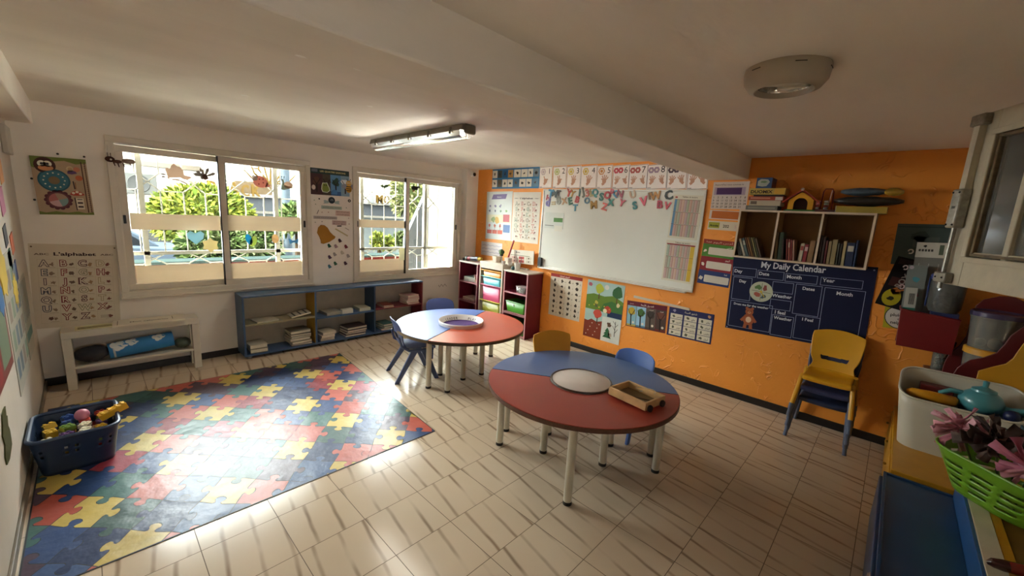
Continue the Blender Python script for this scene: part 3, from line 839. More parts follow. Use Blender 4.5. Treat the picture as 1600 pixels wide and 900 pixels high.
def chair_plastic(label, hexc, legc, footc, loc, rz, group, z0=0.0, foot=True):
    root = thing('stacking_chair', label, 'chair', (loc[0], loc[1], z0), rz, group)
    o = OFF[root]; m_ = mat(hexc, .35, var=.05, bump=.05, bscale=300); lm = mat(legc, .4); fm = mat(footc, .45)
    hw = .143
    seat = [(.15, .285, 1), (.16, .31, 1), (.12, .318, 1), (.0, .305, 1), (-.1, .306, 1), (-.135, .33, 1)]
    back = [(-.135, .33, .97), (-.147, .36, .9), (-.155, .39, .9), (-.163, .44, 1.03), (-.183, .52, 1.1), (-.2, .59, 1.13), (-.212, .632, 1.1)]
    def fs(u, v):
        x, z, k = curve(seat, v); y = (u - .5) * 2
        return o + V((x, y * hw * k, z + .006 * abs(y) ** 3))
    def fb(u, v):
        x, z, k = curve(back, v); y = (u - .5) * 2
        return o + V((x + .022 * y * y, y * hw * k, z - .03 * y ** 2 * v))
    part(root, 'seat', lambda b: sheet(b, fs, 12, 16, m_), solid=.009, smooth=180, sub=1)
    part(root, 'backrest', lambda b: sheet(b, fb, 60, 72, m_, lambda u, v: abs(v - .48 + .07 * (1 - (2 * u - 1) ** 2)) < .05 and .2 < u < .8), solid=.009, smooth=180)
    for s_ in (-1, 1):
        for x0, x1, z1 in ((.12, .185, .30), (-.11, -.175, .31)):
            def leg(b):
                p, q = o + V((x0, s_ * .15, z1)), o + V((x1, s_ * .172, .08))
                b.tube([p + V((-.02 if x0 > 0 else .02, 0, .012)), p, p.lerp(q, .5), q], [.012, .0155, .0155, .015], lm, 10)
            l = part(root, 'leg', leg)
            def ft(b):
                p, q = o + V((x1 - (x1 - x0) * .06, s_ * .1705, .095)), o + V((x1 + (x1 - x0) * .32, s_ * .179, 0))
                b.tube([p, p.lerp(q, .45), p.lerp(q, .5), q], [.0165, .0155, .0125, .0125], fm, 10)
            part(l, 'leg_extension', ft, label='grey blue lower leg')
    return root
BL = '#3A4A72'
chair_moulded('blue moulded chair with splayed legs, left of the far table', '#44527A', (2.03, 3.13), math.radians(-17), 'moulded chairs around the round tables')
def toward(p, c): return math.atan2(c[1] - p[1], c[0] - p[0])
def chair_at(u, v, c, z=.56, back=.19):
    p = at_z(u, v, z); d = V((c[0] - p.x, c[1] - p.y, 0)).normalized()
    return (p.x + d.x * back, p.y + d.y * back)
q = chair_at(687, 467, FT)
chair_moulded('blue moulded chair behind the far table, by the low shelf', '#50629A', q, toward(q, FT), 'moulded chairs around the round tables')
q = chair_at(1000, 550, NT)
chair_moulded('bright blue moulded chair at the wall side of the near table', '#5272B4', q, toward(q, NT) + .12, 'moulded chairs around the round tables')
q = chair_at(866, 521, NT, .61)
chair_plastic('yellow chair pushed in behind the near table', '#DB9A26', '#C98A1E', '#C98A1E', q, toward(q, NT) + .1, 'yellow plastic chairs')
sx, sy = 3.765, .225
for k, (hx, lg, lb) in enumerate((('#2B3350', '#4A5874', 'lowest chair of the stack by the orange wall, dark blue seat'), ('#31375A', '#4A5874', 'middle chair of the stack by the orange wall, dark blue seat'), ('#D0981F', '#D0981F', 'yellow chair with slotted back, topmost of the stack by the orange wall'))):
    chair_plastic(lb, hx, lg, '#56617A', (sx - .012 * k, sy), PI, 'chairs stacked by the orange wall', z0=.086 * k)

# ================================================================ LOW BLUE SHELF AND ITS PAPERS
def f_low():
    yf, yb = 4.40, 4.652
    x0 = at_y(377, 464, yf).x; x1 = at_y(661, 440, yf).x; zt = at_y(377, 464, yf).z
    d1 = at_y(494, 500, yf).x; d2 = at_y(586, 490, yf).x
    bl = mat('#3E5878', .4, var=.12); ye = mat('#B8902E', .5); ma = mat('#6E1F28', .5); wh = mat('#B9AE98', .6)
    root = thing('low_shelf', 'long low blue open shelf under the windows, yellow and maroon inside', 'shelf', ((x0 + x1) / 2, (yf + yb) / 2, 0))
    T = .018
    part(root, 'top_board', lambda b: b.box((x0, yf, zt - T), (x1, yb, zt), bl), bevel=.002)
    part(root, 'side_panel', lambda b: b.box((x0, yf, .03), (x0 + T, yb, zt - T), bl), bevel=.002)
    part(root, 'side_panel', lambda b: b.box((x1 - T, yf, .03), (x1, yb, zt - T), ma), bevel=.002, label='maroon end panel')
    part(root, 'bottom_board', lambda b: b.box((x0 + T, yf, .03), (x1 - T, yb, .03 + T), bl), bevel=.002)
    part(root, 'back_board', lambda b: b.box((x0 + T, yb - .006, .048), (x1 - T, yb, zt - T), wh))
    part(root, 'divider', lambda b: (b.box((d1 - T / 2, yf, .048), (d1 + T / 2, yb - .006, zt - T), bl), b.box((d1 - T / 2 - .002, yf + .004, .048), (d1 - T / 2, yb - .006, zt - T), ye)), label='blue divider faced with yellow on its left')
    part(root, 'divider', lambda b: b.box((d2 - T / 2, yf, .048), (d2 + T / 2, yb - .006, zt - T), mat('#2F4560', .45)), bevel=.001)
    zs = [at_y(382, 510, yf).z, at_y(540, 492, yf).z, at_y(625, 479, yf).z]
    for (a, q_, z, m_) in ((x0 + T, d1 - T / 2 - .002, zs[0], mat('#8E8467', .5)), (d1 + T / 2, d2 - T / 2, zs[1], bl), (d2 + T / 2, x1 - T, zs[2], ma)):
        part(root, 'shelf_board', lambda b: b.box((a, yf + .003, z - T / 2), (q_, yb - .006, z + T / 2), m_), bevel=.001)
    for x in (x0 + .05, (x0 + x1) / 2, x1 - .05):
        part(root, 'foot', lambda b: b.cyl((x, yf + .05, 0), .025, .03, mat('#9A9A98', .3, .6)))
    zs = [z + T / 2 for z in zs]; zf = .048
    G1 = 'papers and magazines on the low blue shelf'
    rg = random.Random(3)
    def stack(name, label, cat, x, y, z, w_, d_, n, th, cols, group=None, skew=.012):
        cur = z
        for k in range(n):
            a = rg.uniform(-.12, .12) if n > 1 else 0; h = th * rg.uniform(.8, 1.2)
            cx, cy = x + rg.uniform(-skew, skew), y + rg.uniform(-skew, skew)
            col = cols[k % len(cols)]
            def f(b):
                M = Matrix.Translation((cx, cy, cur)) @ Matrix.Rotation(a, 4, 'Z')
                b.box((-w_ / 2, -d_ / 2, 0.0003), (w_ / 2, d_ / 2, h * .16), mat(col, .5), M); b.box((-w_ / 2, -d_ / 2, h * .84), (w_ / 2, d_ / 2, h), mat(col, .5), M)
                b.box((-w_ / 2 + .002, -d_ / 2 + .002, h * .16), (w_ / 2 - .002, d_ / 2 - .003, h * .84), mat('#CFC6B2', .8, var=.2, scale=200), M)
            pos = 'lowest' if k == 0 else 'topmost' if k == n - 1 else ('second', 'third', 'fourth', 'fifth')[k - 1] + ' up'
            single(name, label + (', ' + pos + ' in its pile' if n > 1 else ''), cat, f, (cx, cy, cur), group)
            cur += h + .0006
        return cur
    X = lambda u, v=500: at_y(u, v, 4.47).x
    stack('booklet', 'thick booklet at the lower left of the low blue shelf', 'book', X(402), 4.50, zf, .15, .17, 2, .045, ['#6F6A58', '#B7AE98'], G1)
    stack('magazine', 'magazine in the lower left bay by the yellow divider', 'magazine', X(466), 4.52, zf, .2, .19, 6, .026, ['#5A5448', '#8C8674', '#A8A08A', '#6F7A6E'], G1, .02)
    def paper(b):
        for k, (dx, a, c_) in enumerate(((-.11, .12, '#C9BFA6'), (.03, -.05, '#B5AD98'))):
            M = Matrix.Translation((X(435) + dx, 4.52, zs[0] + .001)) @ Matrix.Rotation(a, 4, 'Z') @ Matrix.Rotation(-.02 + .05 * k, 4, 'Y')
            b.box((-.085, -.1, 0), (.085, .1, .012 + .01 * k), mat(c_, .7), M)
    def lone(name, label, cat, x, y, z, w_, d_, h, col, a=0.0, tilt=0.0, stripes=None):
        def f(b):
            M = Matrix.Translation((x, y, z + abs(math.sin(tilt)) * w_ / 2)) @ Matrix.Rotation(a, 4, 'Z') @ Matrix.Rotation(tilt, 4, 'Y')
            b.box((-w_ / 2, -d_ / 2, 0), (w_ / 2, d_ / 2, h), mat(col, .6, var=.12), M)
            if stripes:
                for t in (-.3, 0, .3):
                    b.box((t * w_ - .008, -d_ * .4, h), (t * w_ + .008, d_ * .4, h + .001), mat(stripes, .6), M)
        single(name, label, cat, f, (x, y, z), G1)
    lone('drawing_sheet', 'loose grey drawing sheets on the upper left board of the low shelf', 'paper', X(415), 4.51, zs[0], .20, .19, .012, '#B6AC95', .1)
    lone('album', 'tilted white album with three dark bars, beside the yellow divider', 'album', X(470), 4.515, zs[0], .19, .18, .012, '#C6BDA8', -.05, -.18, '#3A3830')
    lone('paper_ream', 'grey ream of paper on the blue upper board', 'paper', X(520), 4.53, zs[1], .17, .2, .03, '#A9A28F', .05)
    lone('card_box', 'small white card box standing on the blue upper board', 'box', X(540, 480), 4.44, zs[1], .125, .05, .05, '#CFC8BA')
    lone('folder', 'pale folder with green trim lying right on the blue upper board', 'folder', X(569, 480), 4.53, zs[1], .13, .2, .035, '#B9B59C', -.06)
    stack('booklet', 'white booklet in the lower middle bay, at its left', 'book', X(510, 520), 4.50, zf, .15, .17, 3, .034, ['#B8AF9A', '#C9C0AC'], G1)
    stack('picture_album', 'dark maroon album in the lower middle bay', 'album', X(553, 510), 4.5, zf, .24, .18, 4, .024, ['#3B2A2C', '#5C3638', '#4A3B3A'], G1, .012)
    stack('exercise_book', 'pink exercise book in the maroon bay', 'book', X(641, 470), 4.50, zs[2], .17, .2, 6, .019, ['#C98E8C', '#B9787A', '#D6AEA6'], G1, .008)
    stack('folder', 'orange folder left of the pink exercise books', 'folder', X(603, 480), 4.5, zs[2], .13, .2, 2, .016, ['#A8522E', '#8E3F30'], G1)
    stack('folder', 'teal folder in the lower right bay of the low shelf', 'folder', X(603, 510), 4.5, zf, .14, .2, 3, .026, ['#3F6A62', '#6E8F84'], G1)
f_low()
def f_bin():
    p = at_y(682, 474, 4.5)
    root = thing('bucket', 'dark teal plastic bin on the floor between low shelf and maroon shelf', 'bin', (3.28, 4.52, 0))
    part(root, 'body', lambda b: b.lathe([(0, 0), (.085, 0), (.11, .3), (.116, .3), (.116, .315), (.104, .315), (.08, .01), (0, .01)], (3.28, 4.52, 0), mat('#1E4A4C', .4), 24))
    part(root, 'rim', lambda b: b.tube([V((3.28 + .117 * math.cos(t), 4.52 + .117 * math.sin(t), .31)) for t in [k * PI / 14 for k in range(28)]], .006, mat('#1B4244', .4), 6, close=True))
f_bin()

# ================================================================ WHITE BENCH
def f_bench():
    x0, x1, yf, yb = -.205, .63, 4.448, 4.652
    zt = at_y(94, 521, yf).z
    m_ = mat('#CFC7B6', .4, var=.06)
    root = thing('tv_bench', 'white low bench with a lower shelf under the alphabet poster', 'bench', ((x0 + x1) / 2, (yf + yb) / 2, 0))
    part(root, 'top_board', lambda b: b.box((x0, yf, zt - .052), (x1, yb, zt), m_), bevel=.002)
    for x in (x0, x1 - .052):
        for y in (yf, yb - .052):
            part(root, 'leg', lambda b: b.box((x, y, 0), (x + .052, y + .052, zt - .052), m_), bevel=.002)
    zs = at_y(200, 562, yf + .01).z
    part(root, 'shelf_board', lambda b: b.box((x0 + .052, yf + .006, zs - .012), (x1 - .052, yb - .006, zs + .008), m_), bevel=.002)
    zs += .008
    def f(b):
        M = Matrix.Translation((-.0, 4.53, zt + .001)) @ Matrix.Rotation(.0, 4, 'Z')
        b.box((-.13, -.06, 0), (.13, .06, .006), mat('#D8CFA0', .6), M)
        for k in range(3): b.box((-.115, -.048 + k * .024, .006), (.115 - .02 * k, -.036 + k * .024, .007), mat('#7A6C2C', .6), M)
    single('label_card', 'pale yellow lettered card lying at the left of the white bench', 'card', f, (0, 4.53, zt))
    sh = Sheet((V((0, 4.545, zt + .001)), V((1, 0, 0)), V((0, 1, 0)), V((0, 0, 1))), [(183, 504), (288, 491), (284, 499), (170, 515)], '#D9D0BE', .012)
    sh.text('Mon calendrier', .5, .35, .028, '#4A3A2E', 'c', .02)
    sh.rect(.06, .1, .07, .8, '#6B5D49'); sh.rect(.82, .3, .83, .8, '#6B5D49')
    sh.done('calendar_board', 'long white lettered board lying on the white bench', 'board')
    # rolled sky-blue cloth and bags on the lower shelf
    def roll():
        a, q_ = V((.04, 4.53, zs + .066)), V((.45, 4.54, zs + .10))
        root = thing('rolled_mat', 'rolled sky blue mat printed with white clouds, on the bench shelf', 'mat', (.25, 4.535, zs))
        blu = mat('#2F7FB8', .6, var=.12)
        part(root, 'roll', lambda b: b.tube([a, a.lerp(q_, .3), a.lerp(q_, .7), q_], [.062, .066, .066, .064], blu, 24))
        for t, s_, an in ((.16, .045, -2.4), (.36, .036, -2.2), (.76, .034, -2.3)):
            def cl(b):
                c_ = a.lerp(q_, t)
                for du, da, r in ((0, 0, 1), (.7, .15, .75), (-.75, .1, .7), (.1, .35, .7), (-.3, -.3, .6)):
                    pts = []
                    for k in range(12):
                        x = (du + r * .8 * math.cos(k * PI / 6)) * s_; al = an + (da + r * .5 * math.sin(k * PI / 6)) * s_ / .055 * 1.4
                        pts.append(c_ + V((x, math.cos(al) * .0675, math.sin(al + PI) * .0675)))
                    b.face(pts, mat('#D8DAD6', .6))
            part(root, 'cloud_print', cl, smooth=0, label='white cloud print')
        part(root, 'band', lambda b: b.tube([a.lerp(q_, .06) , a.lerp(q_, .09)], [.066, .066], mat('#B9BDC0', .5), 24))
    roll()
    def bag(name, label, c, s_, col, seed):
        rg = random.Random(seed)
        def f(b):
            rings = []
            for i in range(9):
                t = i / 8; rr = math.sin(PI * (.06 + .88 * t)) ** .5
                rings.append([V(c) + V(((t - .5) * 2 * s_[0], math.cos(k * PI / 8) * s_[1] * rr * rg.uniform(.85, 1), s_[2] + math.sin(k * PI / 8) * s_[2] * rr * rg.uniform(.75, 1))) for k in range(16)])
            b.loft(rings, mat(col, .7, var=.3, bump=.4, bscale=30))
        single(name, label, 'bag', f, c, smooth=180)
    bag('bag', 'dark crumpled bag at the left of the bench shelf', (-.055, 4.53, zs), (.095, .09, .07), '#2A2A2E', 1)
    bag('cloth_bundle', 'folded grey green cloth at the right of the bench shelf', (.515, 4.54, zs), (.055, .08, .05), '#545E4C', 2)
f_bench()

# ================================================================ LAUNDRY BASKET OF TOY BRICKS
def rounded(cx, cy, hx, hy, r, n=5):
    o = []
    for (sx_, sy_, a0) in ((1, 1, 0), (-1, 1, PI / 2), (-1, -1, PI), (1, -1, 1.5 * PI)):
        for k in range(n + 1):
            a = a0 + PI / 2 * k / n; o.append((cx + sx_ * (hx - r) + r * math.cos(a), cy + sy_ * (hy - r) + r * math.sin(a)))
    return o
def resample(P, n):
    L = [0]
    for i in range(len(P)): a, b = P[i], P[(i + 1) % len(P)]; L.append(L[-1] + math.hypot(b[0] - a[0], b[1] - a[1]))
    o = []
    for k in range(n):
        s_ = L[-1] * k / n; i = max(j for j in range(len(P)) if L[j] <= s_); f = (s_ - L[i]) / max(L[i + 1] - L[i], 1e-9)
        a, b = P[i], P[(i + 1) % len(P)]; o.append((a[0] + (b[0] - a[0]) * f, a[1] + (b[1] - a[1]) * f))
    return o
def basket(name, label, c, hx, hy, h, taper, col, rows, n, hole, rim=.012, r=.05, rough=.4, lipw=.007):
    root = thing(name, label, 'basket', c)
    m_ = mat(col, rough, var=.06)
    def ring(t):
        k = taper + (1 - taper) * t
        return [V((x, y, c[2] + .004 + t * (h - .004))) for x, y in resample(rounded(c[0], c[1], hx * k, hy * k, r), n)]
    def wall(b):
        rings = [ring(j / rows) for j in range(rows + 1)]
        vs = [p for rg_ in rings for p in rg_]; fs = []
        for j in range(rows):
            for i in range(n):
                if hole(i, j): continue
                a = j * n + i; q_ = j * n + (i + 1) % n; fs.append((a, q_, q_ + n, a + n))
        b.add(vs, fs, m_)
    part(root, 'wall', wall, solid=.004, smooth=50)
    part(root, 'base', lambda b: b.prism([p + V((0, 0, -.004)) for p in ring(0)], (0, 0, .004), m_))
    part(root, 'rim', lambda b: b.tube([p + V((0, 0, -.004)) for p in ring(1.0)], lipw, m_, 8, close=True))
    return root
BC = (-.14, 3.265, 0.004)
basket('laundry_basket', 'dark blue plastic laundry basket full of toy bricks on the play mat', BC, .172, .20, .225, .82, '#1F3350', 14, 100, lambda i, j: j in (7, 9) and i % 10 in (1, 4), lipw=.011)
def f_bricks():
    rg = random.Random(11)
    names = {'#D9B13A': 'yellow', '#DDD6BE': 'white', '#C9A83C': 'mustard', '#2E4F8E': 'blue', '#B03A30': 'red', '#6F8F3C': 'green', '#5A3A6B': 'purple', '#C9C2A4': 'cream', '#23304F': 'navy'}
    cols = ['#DDD6BE', '#2E4F8E', '#D9B13A', '#B03A30', '#5A3A6B', '#C9A83C', '#23304F', '#6F8F3C', '#C9C2A4', '#DDD6BE', '#2E4F8E', '#B03A30']
    nx, ny = 4, 5; cw, chh = .068, .072
    for i in range(nx):
        for j in range(ny):
            x, y = BC[0] + (i - 1.5) * cw, BC[1] + (j - 2) * chh
            zc = BC[2] + .009
            hh = .122
            for lv in range(3):
                col = cols[(i * 5 + j * 3 + lv * 4) % len(cols)]
                lx, ly = rg.uniform(.02, .026), rg.uniform(.022, .027)
                if lv == 0: lx, ly, th = .024, .026, hh
                else: th = rg.choice((.02, .028, .034))
                a = rg.uniform(-.12, .12) if lv else 0; tl = 0
                if lv == 2 and rg.random() < .25: continue
                tl = rg.uniform(-.28, .28) if lv == 2 else 0
                px, py = (BC[0] + (x - BC[0]) * .84, BC[1] + (y - BC[1]) * .84) if lv == 0 else (x, y)
                M = Matrix.Translation((px, py, zc + abs(tl) * .02)) @ Matrix.Rotation(a * (4 if lv == 2 else 1), 4, 'Z') @ Matrix.Rotation(tl, 4, 'X') @ Matrix.Rotation(tl * .7, 4, 'Y')
                def f(b):
                    b.box((-lx, -ly, 0), (lx, ly, th), mat(col, .35), M)
                    if lv:
                        for dx in (-1, 1):
                            for dy in (-1, 1):
                                b.lathe([(.008, 0), (.008, .005), (0, .005)], M @ V((dx * lx * .5, dy * ly * .5, th)), mat(col, .35), 10)
                lvl = ('in the bottom layer', 'in the second layer', 'on top')[lv]
                ordn = ('front row', 'second row', 'middle row', 'fourth row', 'back row')[j]
                coln = ('far left', 'left of middle', 'right of middle', 'far right')[i]
                single('toy_brick', f'{names[col]} toy brick {lvl} of the laundry basket, {ordn}, {coln}', 'toy brick', f, (x, y, zc), 'toy bricks in the laundry basket', smooth=0)
                zc += th + (.0056 if lv else .0004)
    zt = BC[2] + .20
    single('ball', 'pink ball resting on the toy bricks in the laundry basket', 'ball', lambda b: b.ball((-.115, 3.36, zt + .01), .034, mat('#C77A94', .3), 20, 12), (-.115, 3.36, zt - .024), smooth=180)
    def yb(b):
        M = Matrix.Translation((.03, 3.26, zt + .018)) @ Matrix.Rotation(.25, 4, 'Z') @ Matrix.Rotation(-.3, 4, 'Y')
        b.box((-.075, -.022, 0), (.055, .022, .036), mat('#D9A92C', .35), M)
        for dx in (-.055, -.02, .015, .042):
            for dy in (-.011, .011): b.lathe([(.009, 0), (.009, .006), (0, .006)], M @ V((dx, dy, .036)), mat('#D9A92C', .35), 12)
    single('toy_brick', 'long yellow studded brick jutting over the right rim of the laundry basket', 'toy brick', yb, (.03, 3.26, zt), 'toy bricks in the laundry basket', smooth=30)
f_bricks()
# ================================================================ WALL DISPLAYS
# Arabic letters in their joined forms: isolated, final, initial, medial
AR = {}
def _ar(ch, base, n): AR[ch] = tuple(chr(base + k) if k < n else None for k in range(4))
for ch, base, n in (('ا', 0xFE8D, 2), ('أ', 0xFE83, 2), ('ب', 0xFE8F, 4), ('ة', 0xFE93, 2), ('ت', 0xFE95, 4), ('ج', 0xFE9D, 4), ('ح', 0xFEA1, 4), ('خ', 0xFEA5, 4), ('د', 0xFEA9, 2), ('ر', 0xFEAD, 2), ('ز', 0xFEAF, 2), ('س', 0xFEB1, 4), ('ش', 0xFEB5, 4), ('ص', 0xFEB9, 4), ('ع', 0xFEC9, 4), ('غ', 0xFECD, 4), ('ف', 0xFED1, 4), ('ك', 0xFED9, 4), ('ل', 0xFEDD, 4), ('م', 0xFEE1, 4), ('ن', 0xFEE5, 4), ('ه', 0xFEE9, 4), ('و', 0xFEED, 2), ('ي', 0xFEF1, 4), ('ء', 0xFE80, 1), ('ئ', 0xFE89, 4)):
    _ar(ch, base, n)
def arabic(s):
    out = []
    for k, ch in enumerate(s):
        if ch not in AR: out.append(ch); continue
        iso, fin, ini, med = AR[ch]
        prev = k > 0 and s[k - 1] in AR and AR[s[k - 1]][2] is not None
        nxt = k + 1 < len(s) and s[k + 1] in AR and AR[s[k + 1]][1] is not None and ini is not None
        out.append((med if nxt else fin) if prev and fin else (ini if nxt else iso))
    return ''.join(reversed(out))

DK = '#3A2A2A'
# ---- window wall
def board():
    sh = Sheet(WB, [(46, 243), (134.4, 249.6), (146.4, 335), (61.6, 335.6)], (172, 148, 120), .014)
    w_, h_ = sh.w, sh.h
    g = '#6E7A36'
    sh.poly([(0, 1), (1, 1), (1, .93), (.8, .9), (.6, .95), (.35, .92), (.12, .9), (.05, .8), (0, .82)], g)
    sh.poly([(0, 0), (1, 0), (1, .05), (.85, .03), (.7, .06), (.5, .035), (.3, .06), (.12, .035), (0, .06)], g)
    sh.disc(.24, .855, .055, '#4A2A22', 2, sy=1.05); sh.disc(.19, .88, .022, '#E6DFC8', 3); sh.disc(.29, .88, .022, '#E6DFC8', 3); sh.disc(.19, .88, .008, DK, 4); sh.disc(.29, .88, .008, DK, 4); sh.disc(.25, .81, .035, '#C98A5C', 3, sx=1.1, sy=.6)
    sh.disc(.36, .60, .083, '#2C5A66', 2, n=32); sh.disc(.36, .60, .073, '#3A6E7C', 3, n=32); sh.disc(.36, .60, .029, '#7E6A4A', 4)
    for k in range(12): sh.disc(.36 + math.cos(k * PI / 6) * .054 / w_, .60 + math.sin(k * PI / 6) * .054 / h_, .005, '#D6D2B8', 5, n=8)
    for k in range(14): sh.disc(.38 + math.cos(k * PI / 7) * .06 / w_, .26 + math.sin(k * PI / 7) * .06 / h_, .015, '#5A2A32', 2, n=10)
    sh.disc(.38, .26, .06, '#6A3A3C', 3, n=28)
    for k, c_ in enumerate(('#A98C74', '#B06A64', '#C9A0A0', '#7E9A94')):
        a0 = k * PI / 2 + .3; sh.poly([(.38, .26)] + [(.38 + math.cos(a0 + t * PI / 12) * .05 / w_, .26 + math.sin(a0 + t * PI / 12) * .05 / h_) for t in range(7)], c_, 4)
    sh.poly([(.62, .76), (.66, .8), (.72, .79), (.78, .77), (.8, .74), (.7, .72), (.62, .73)], '#6B4A6E', 2); sh.disc(.68, .815, .02, '#C9B28C', 2); sh.disc(.68, .815, .012, '#B8946C', 3); sh.disc(.8, .81, .018, '#C07A5C', 2); sh.disc(.82, .66, .02, '#B5603C', 2)
    sh.bar(.71, .46, .7, .6, .007, DK); sh.bar(.73, .46, .735, .58, .005, '#8A5A3A')
    sh.poly([(.6, .36), (.64, .41), (.72, .435), (.82, .41), (.88, .36), (.8, .345), (.68, .345)], '#A83A2C', 2)
    for a, b in ((.67, .39), (.74, .41), (.8, .38)): sh.disc(a, b, .009, '#E0D6C0', 3, n=10)
    sh.rect(.7, .1, .84, .3, '#D6CDB6', 2); sh.rect(.72, .13, .82, .16, DK, 3); sh.rect(.72, .2, .82, .23, DK, 3); sh.rect(.72, .27, .82, .285, DK, 3); sh.bar(.69, .08, .68, .31, .006, DK)
    sh.bar(.9, .04, .9, .95, .006, '#4A2A22'); sh.bar(.965, .04, .965, .95, .004, '#4A2A22')
    for k in range(24): sh.bar(.94, .06 + k * .037, .975, .06 + k * .037, .003, '#4A2A22')
    sh.done('activity_board', 'wooden activity board with owl, blue dial and flower dial above the alphabet poster', 'board')
board()
def pins(pts, wall):
    for k, (u, v) in enumerate(pts):
        p = at_y(u, v, YB)
        single('wall_plug', ('black wall plug dot above the wooden activity board, left one', 'black wall plug dot above the wooden activity board, right one', 'black wall plug dot beside the upper left edge of the activity board', 'black wall plug dot beside the lower left edge of the activity board')[k], 'plug', lambda b: b.lathe([(.0075, 0), (.0075, -.006), (.003, -.008), (0, -.008)], (p.x, p.y, p.z), mat('#24201C', .6), 12, 'Y'), p)
pins([(90, 240.5), (131.5, 245), (49.5, 279), (54, 312)], WB)

def alpha_poster(sh, cols, title_h=.024):
    w_, h_ = sh.w, sh.h
    sh.text("L'alphabet", .5, .865, title_h, '#3A2226', 'c', .03, wid=w_ * .48)
    for a in (.13, .87): sh.text('ABC', a, .87, title_h * .55, '#5A4436', 'c', .02, wid=w_ * .16)
    g0, g1, h0, h1 = .08, .93, .06, .82
    letters = list('ABCDEFGHIJKLMNOPQRSTUVWX') + ['', 'Y', 'Z', '#']
    for r in range(8): sh.bar(g0, h0 + (h1 - h0) * r / 7, g1, h0 + (h1 - h0) * r / 7, .0012, '#B5A68E', 1)
    for c_ in range(5): sh.bar(g0 + (g1 - g0) * c_ / 4, h0, g0 + (g1 - g0) * c_ / 4, h1, .0012, '#B5A68E', 1)
    cw, chh = (g1 - g0) / 4, (h1 - h0) / 7
    for i, L_ in enumerate(letters):
        a = g0 + cw * (i % 4); b = h1 - chh * (i // 4 + 1)
        if L_ and L_ != '#':
            sh.text(L_, a + cw * .32, b + chh * .26, chh * h_ * .64, cols[i % len(cols)], 'c', .075, 2)
            sh.text(L_, a + cw * .32, b + chh * .26, chh * h_ * .64, '#D8CCB6', 'c', .0, 4)
        elif L_ == '#':
            for k in range(9): sh.bar(a + cw * (.2 + .07 * k), b + chh * .2, a + cw * (.2 + .07 * k), b + chh * .55, .002, '#6A5E50', 2)
        else: sh.blob(a + cw * .5, b + chh * .5, chh * h_ * .25, '#6A4A3E', 2, i)
        sh.blob(a + cw * .72, b + chh * .45, chh * h_ * .26, ('#8A7460', '#6E5848', '#A0805E', '#7A4A40')[i % 4], 2, i + 40, 12, .7)
        sh.bar(a + cw * .45, b + chh * .12, a + cw * .9, b + chh * .12, .0022, '#8A7C6A', 2)
sh = Sheet(WB, [(40, 380.5), (181.5, 383), (189.5, 506), (57.5, 511.7)], '#CFC3AE', .003)
alpha_poster(sh, ['#6A5A5E', '#7A2E34', '#5A3036', '#A89878', '#54545E', '#8A3A38', '#8E8A70', '#7A2A36'])
for a in (.03, .97): sh.disc(a, .965, .006, '#6A5A44', 3, 12)
sh.done('alphabet_poster', 'large faded alphabet poster on the window wall above the white bench', 'poster')

sh = Sheet(WB, [(484.4, 261.5), (545.3, 268), (546, 307), (485.4, 303.6)], '#2C3F3C', .003)
for k, (a0, a1, c_) in enumerate(((0, .30, '#4A2F30'), (.30, .5, '#4E4438'), (.5, .77, '#5E8CB4'), (.77, 1, '#7F9CB0'))):
    sh.rect(a0, 0, a1, .8, c_, 1)
    ca = (a0 + a1) / 2
    sh.bar(ca, .1, ca, .45, .014, '#2A201C', 2); sh.blob(ca, .52, .055, ('#5A3A2E', '#4A3C30', '#2F4A3A', '#E0E4E6')[k], 2, k, 13, .5)
    for t in (-1, 1): sh.bar(ca, .4, ca + t * .09, .62, .007, '#2A201C', 3)
sh.rect(.5, 0, .77, .16, '#3A5E8A', 2); sh.disc(.07, .27, .02, '#D8CCC0', 3, sy=1.3)
sh.text('LES QUATRE SAISONS', .57, .87, .017, '#D9C98A', 'c', .02, wid=sh.w * .66); sh.rect(.03, .86, .18, .97, '#6A6E78', 2)
sh.done('seasons_poster', 'dark poster of the four seasons between the two windows', 'poster')

def cut(name, label, cat, u, v, f, group=None, lift=.006, frame=WB):
    """small figure cut from card, stuck flat on the wall at a photo point; f(b, P) draws with P(x, y, layer)"""
    O, R, U, N = frame
    d = ray(u, v); c = CAM + d * ((O - CAM).dot(N) / d.dot(N))
    b = MB()
    def P(x, y, l=0): return c + R * x + U * y + N * (lift + .0004 * l)
    f(b, P); o = b.build(name, None, c, smooth=0)
    return tag(o, label, cat, group)
PAPER = {}; HANGING = [False]
def pad(b, P, pts, c, l=0, th=.004):
    A = [P(x, y, l) for x, y in pts]; n = (P(0, 0, 1) - P(0, 0, 0)).normalized()
    if HANGING[0] and c not in PAPER: PAPER[c] = thin_sheet(c, .12)
    if HANGING[0]: b.face(A, PAPER[c])
    else: b.prism([p - n * th for p in A], n * th, flat(c, .6))
def circ(x, y, r, n=16, sx=1, sy=1, rot=0):
    o = []
    for k in range(n):
        a, b = math.cos(2 * PI * k / n) * r * sx, math.sin(2 * PI * k / n) * r * sy
        o.append((x + a * math.cos(rot) - b * math.sin(rot), y + a * math.sin(rot) + b * math.cos(rot)))
    return o
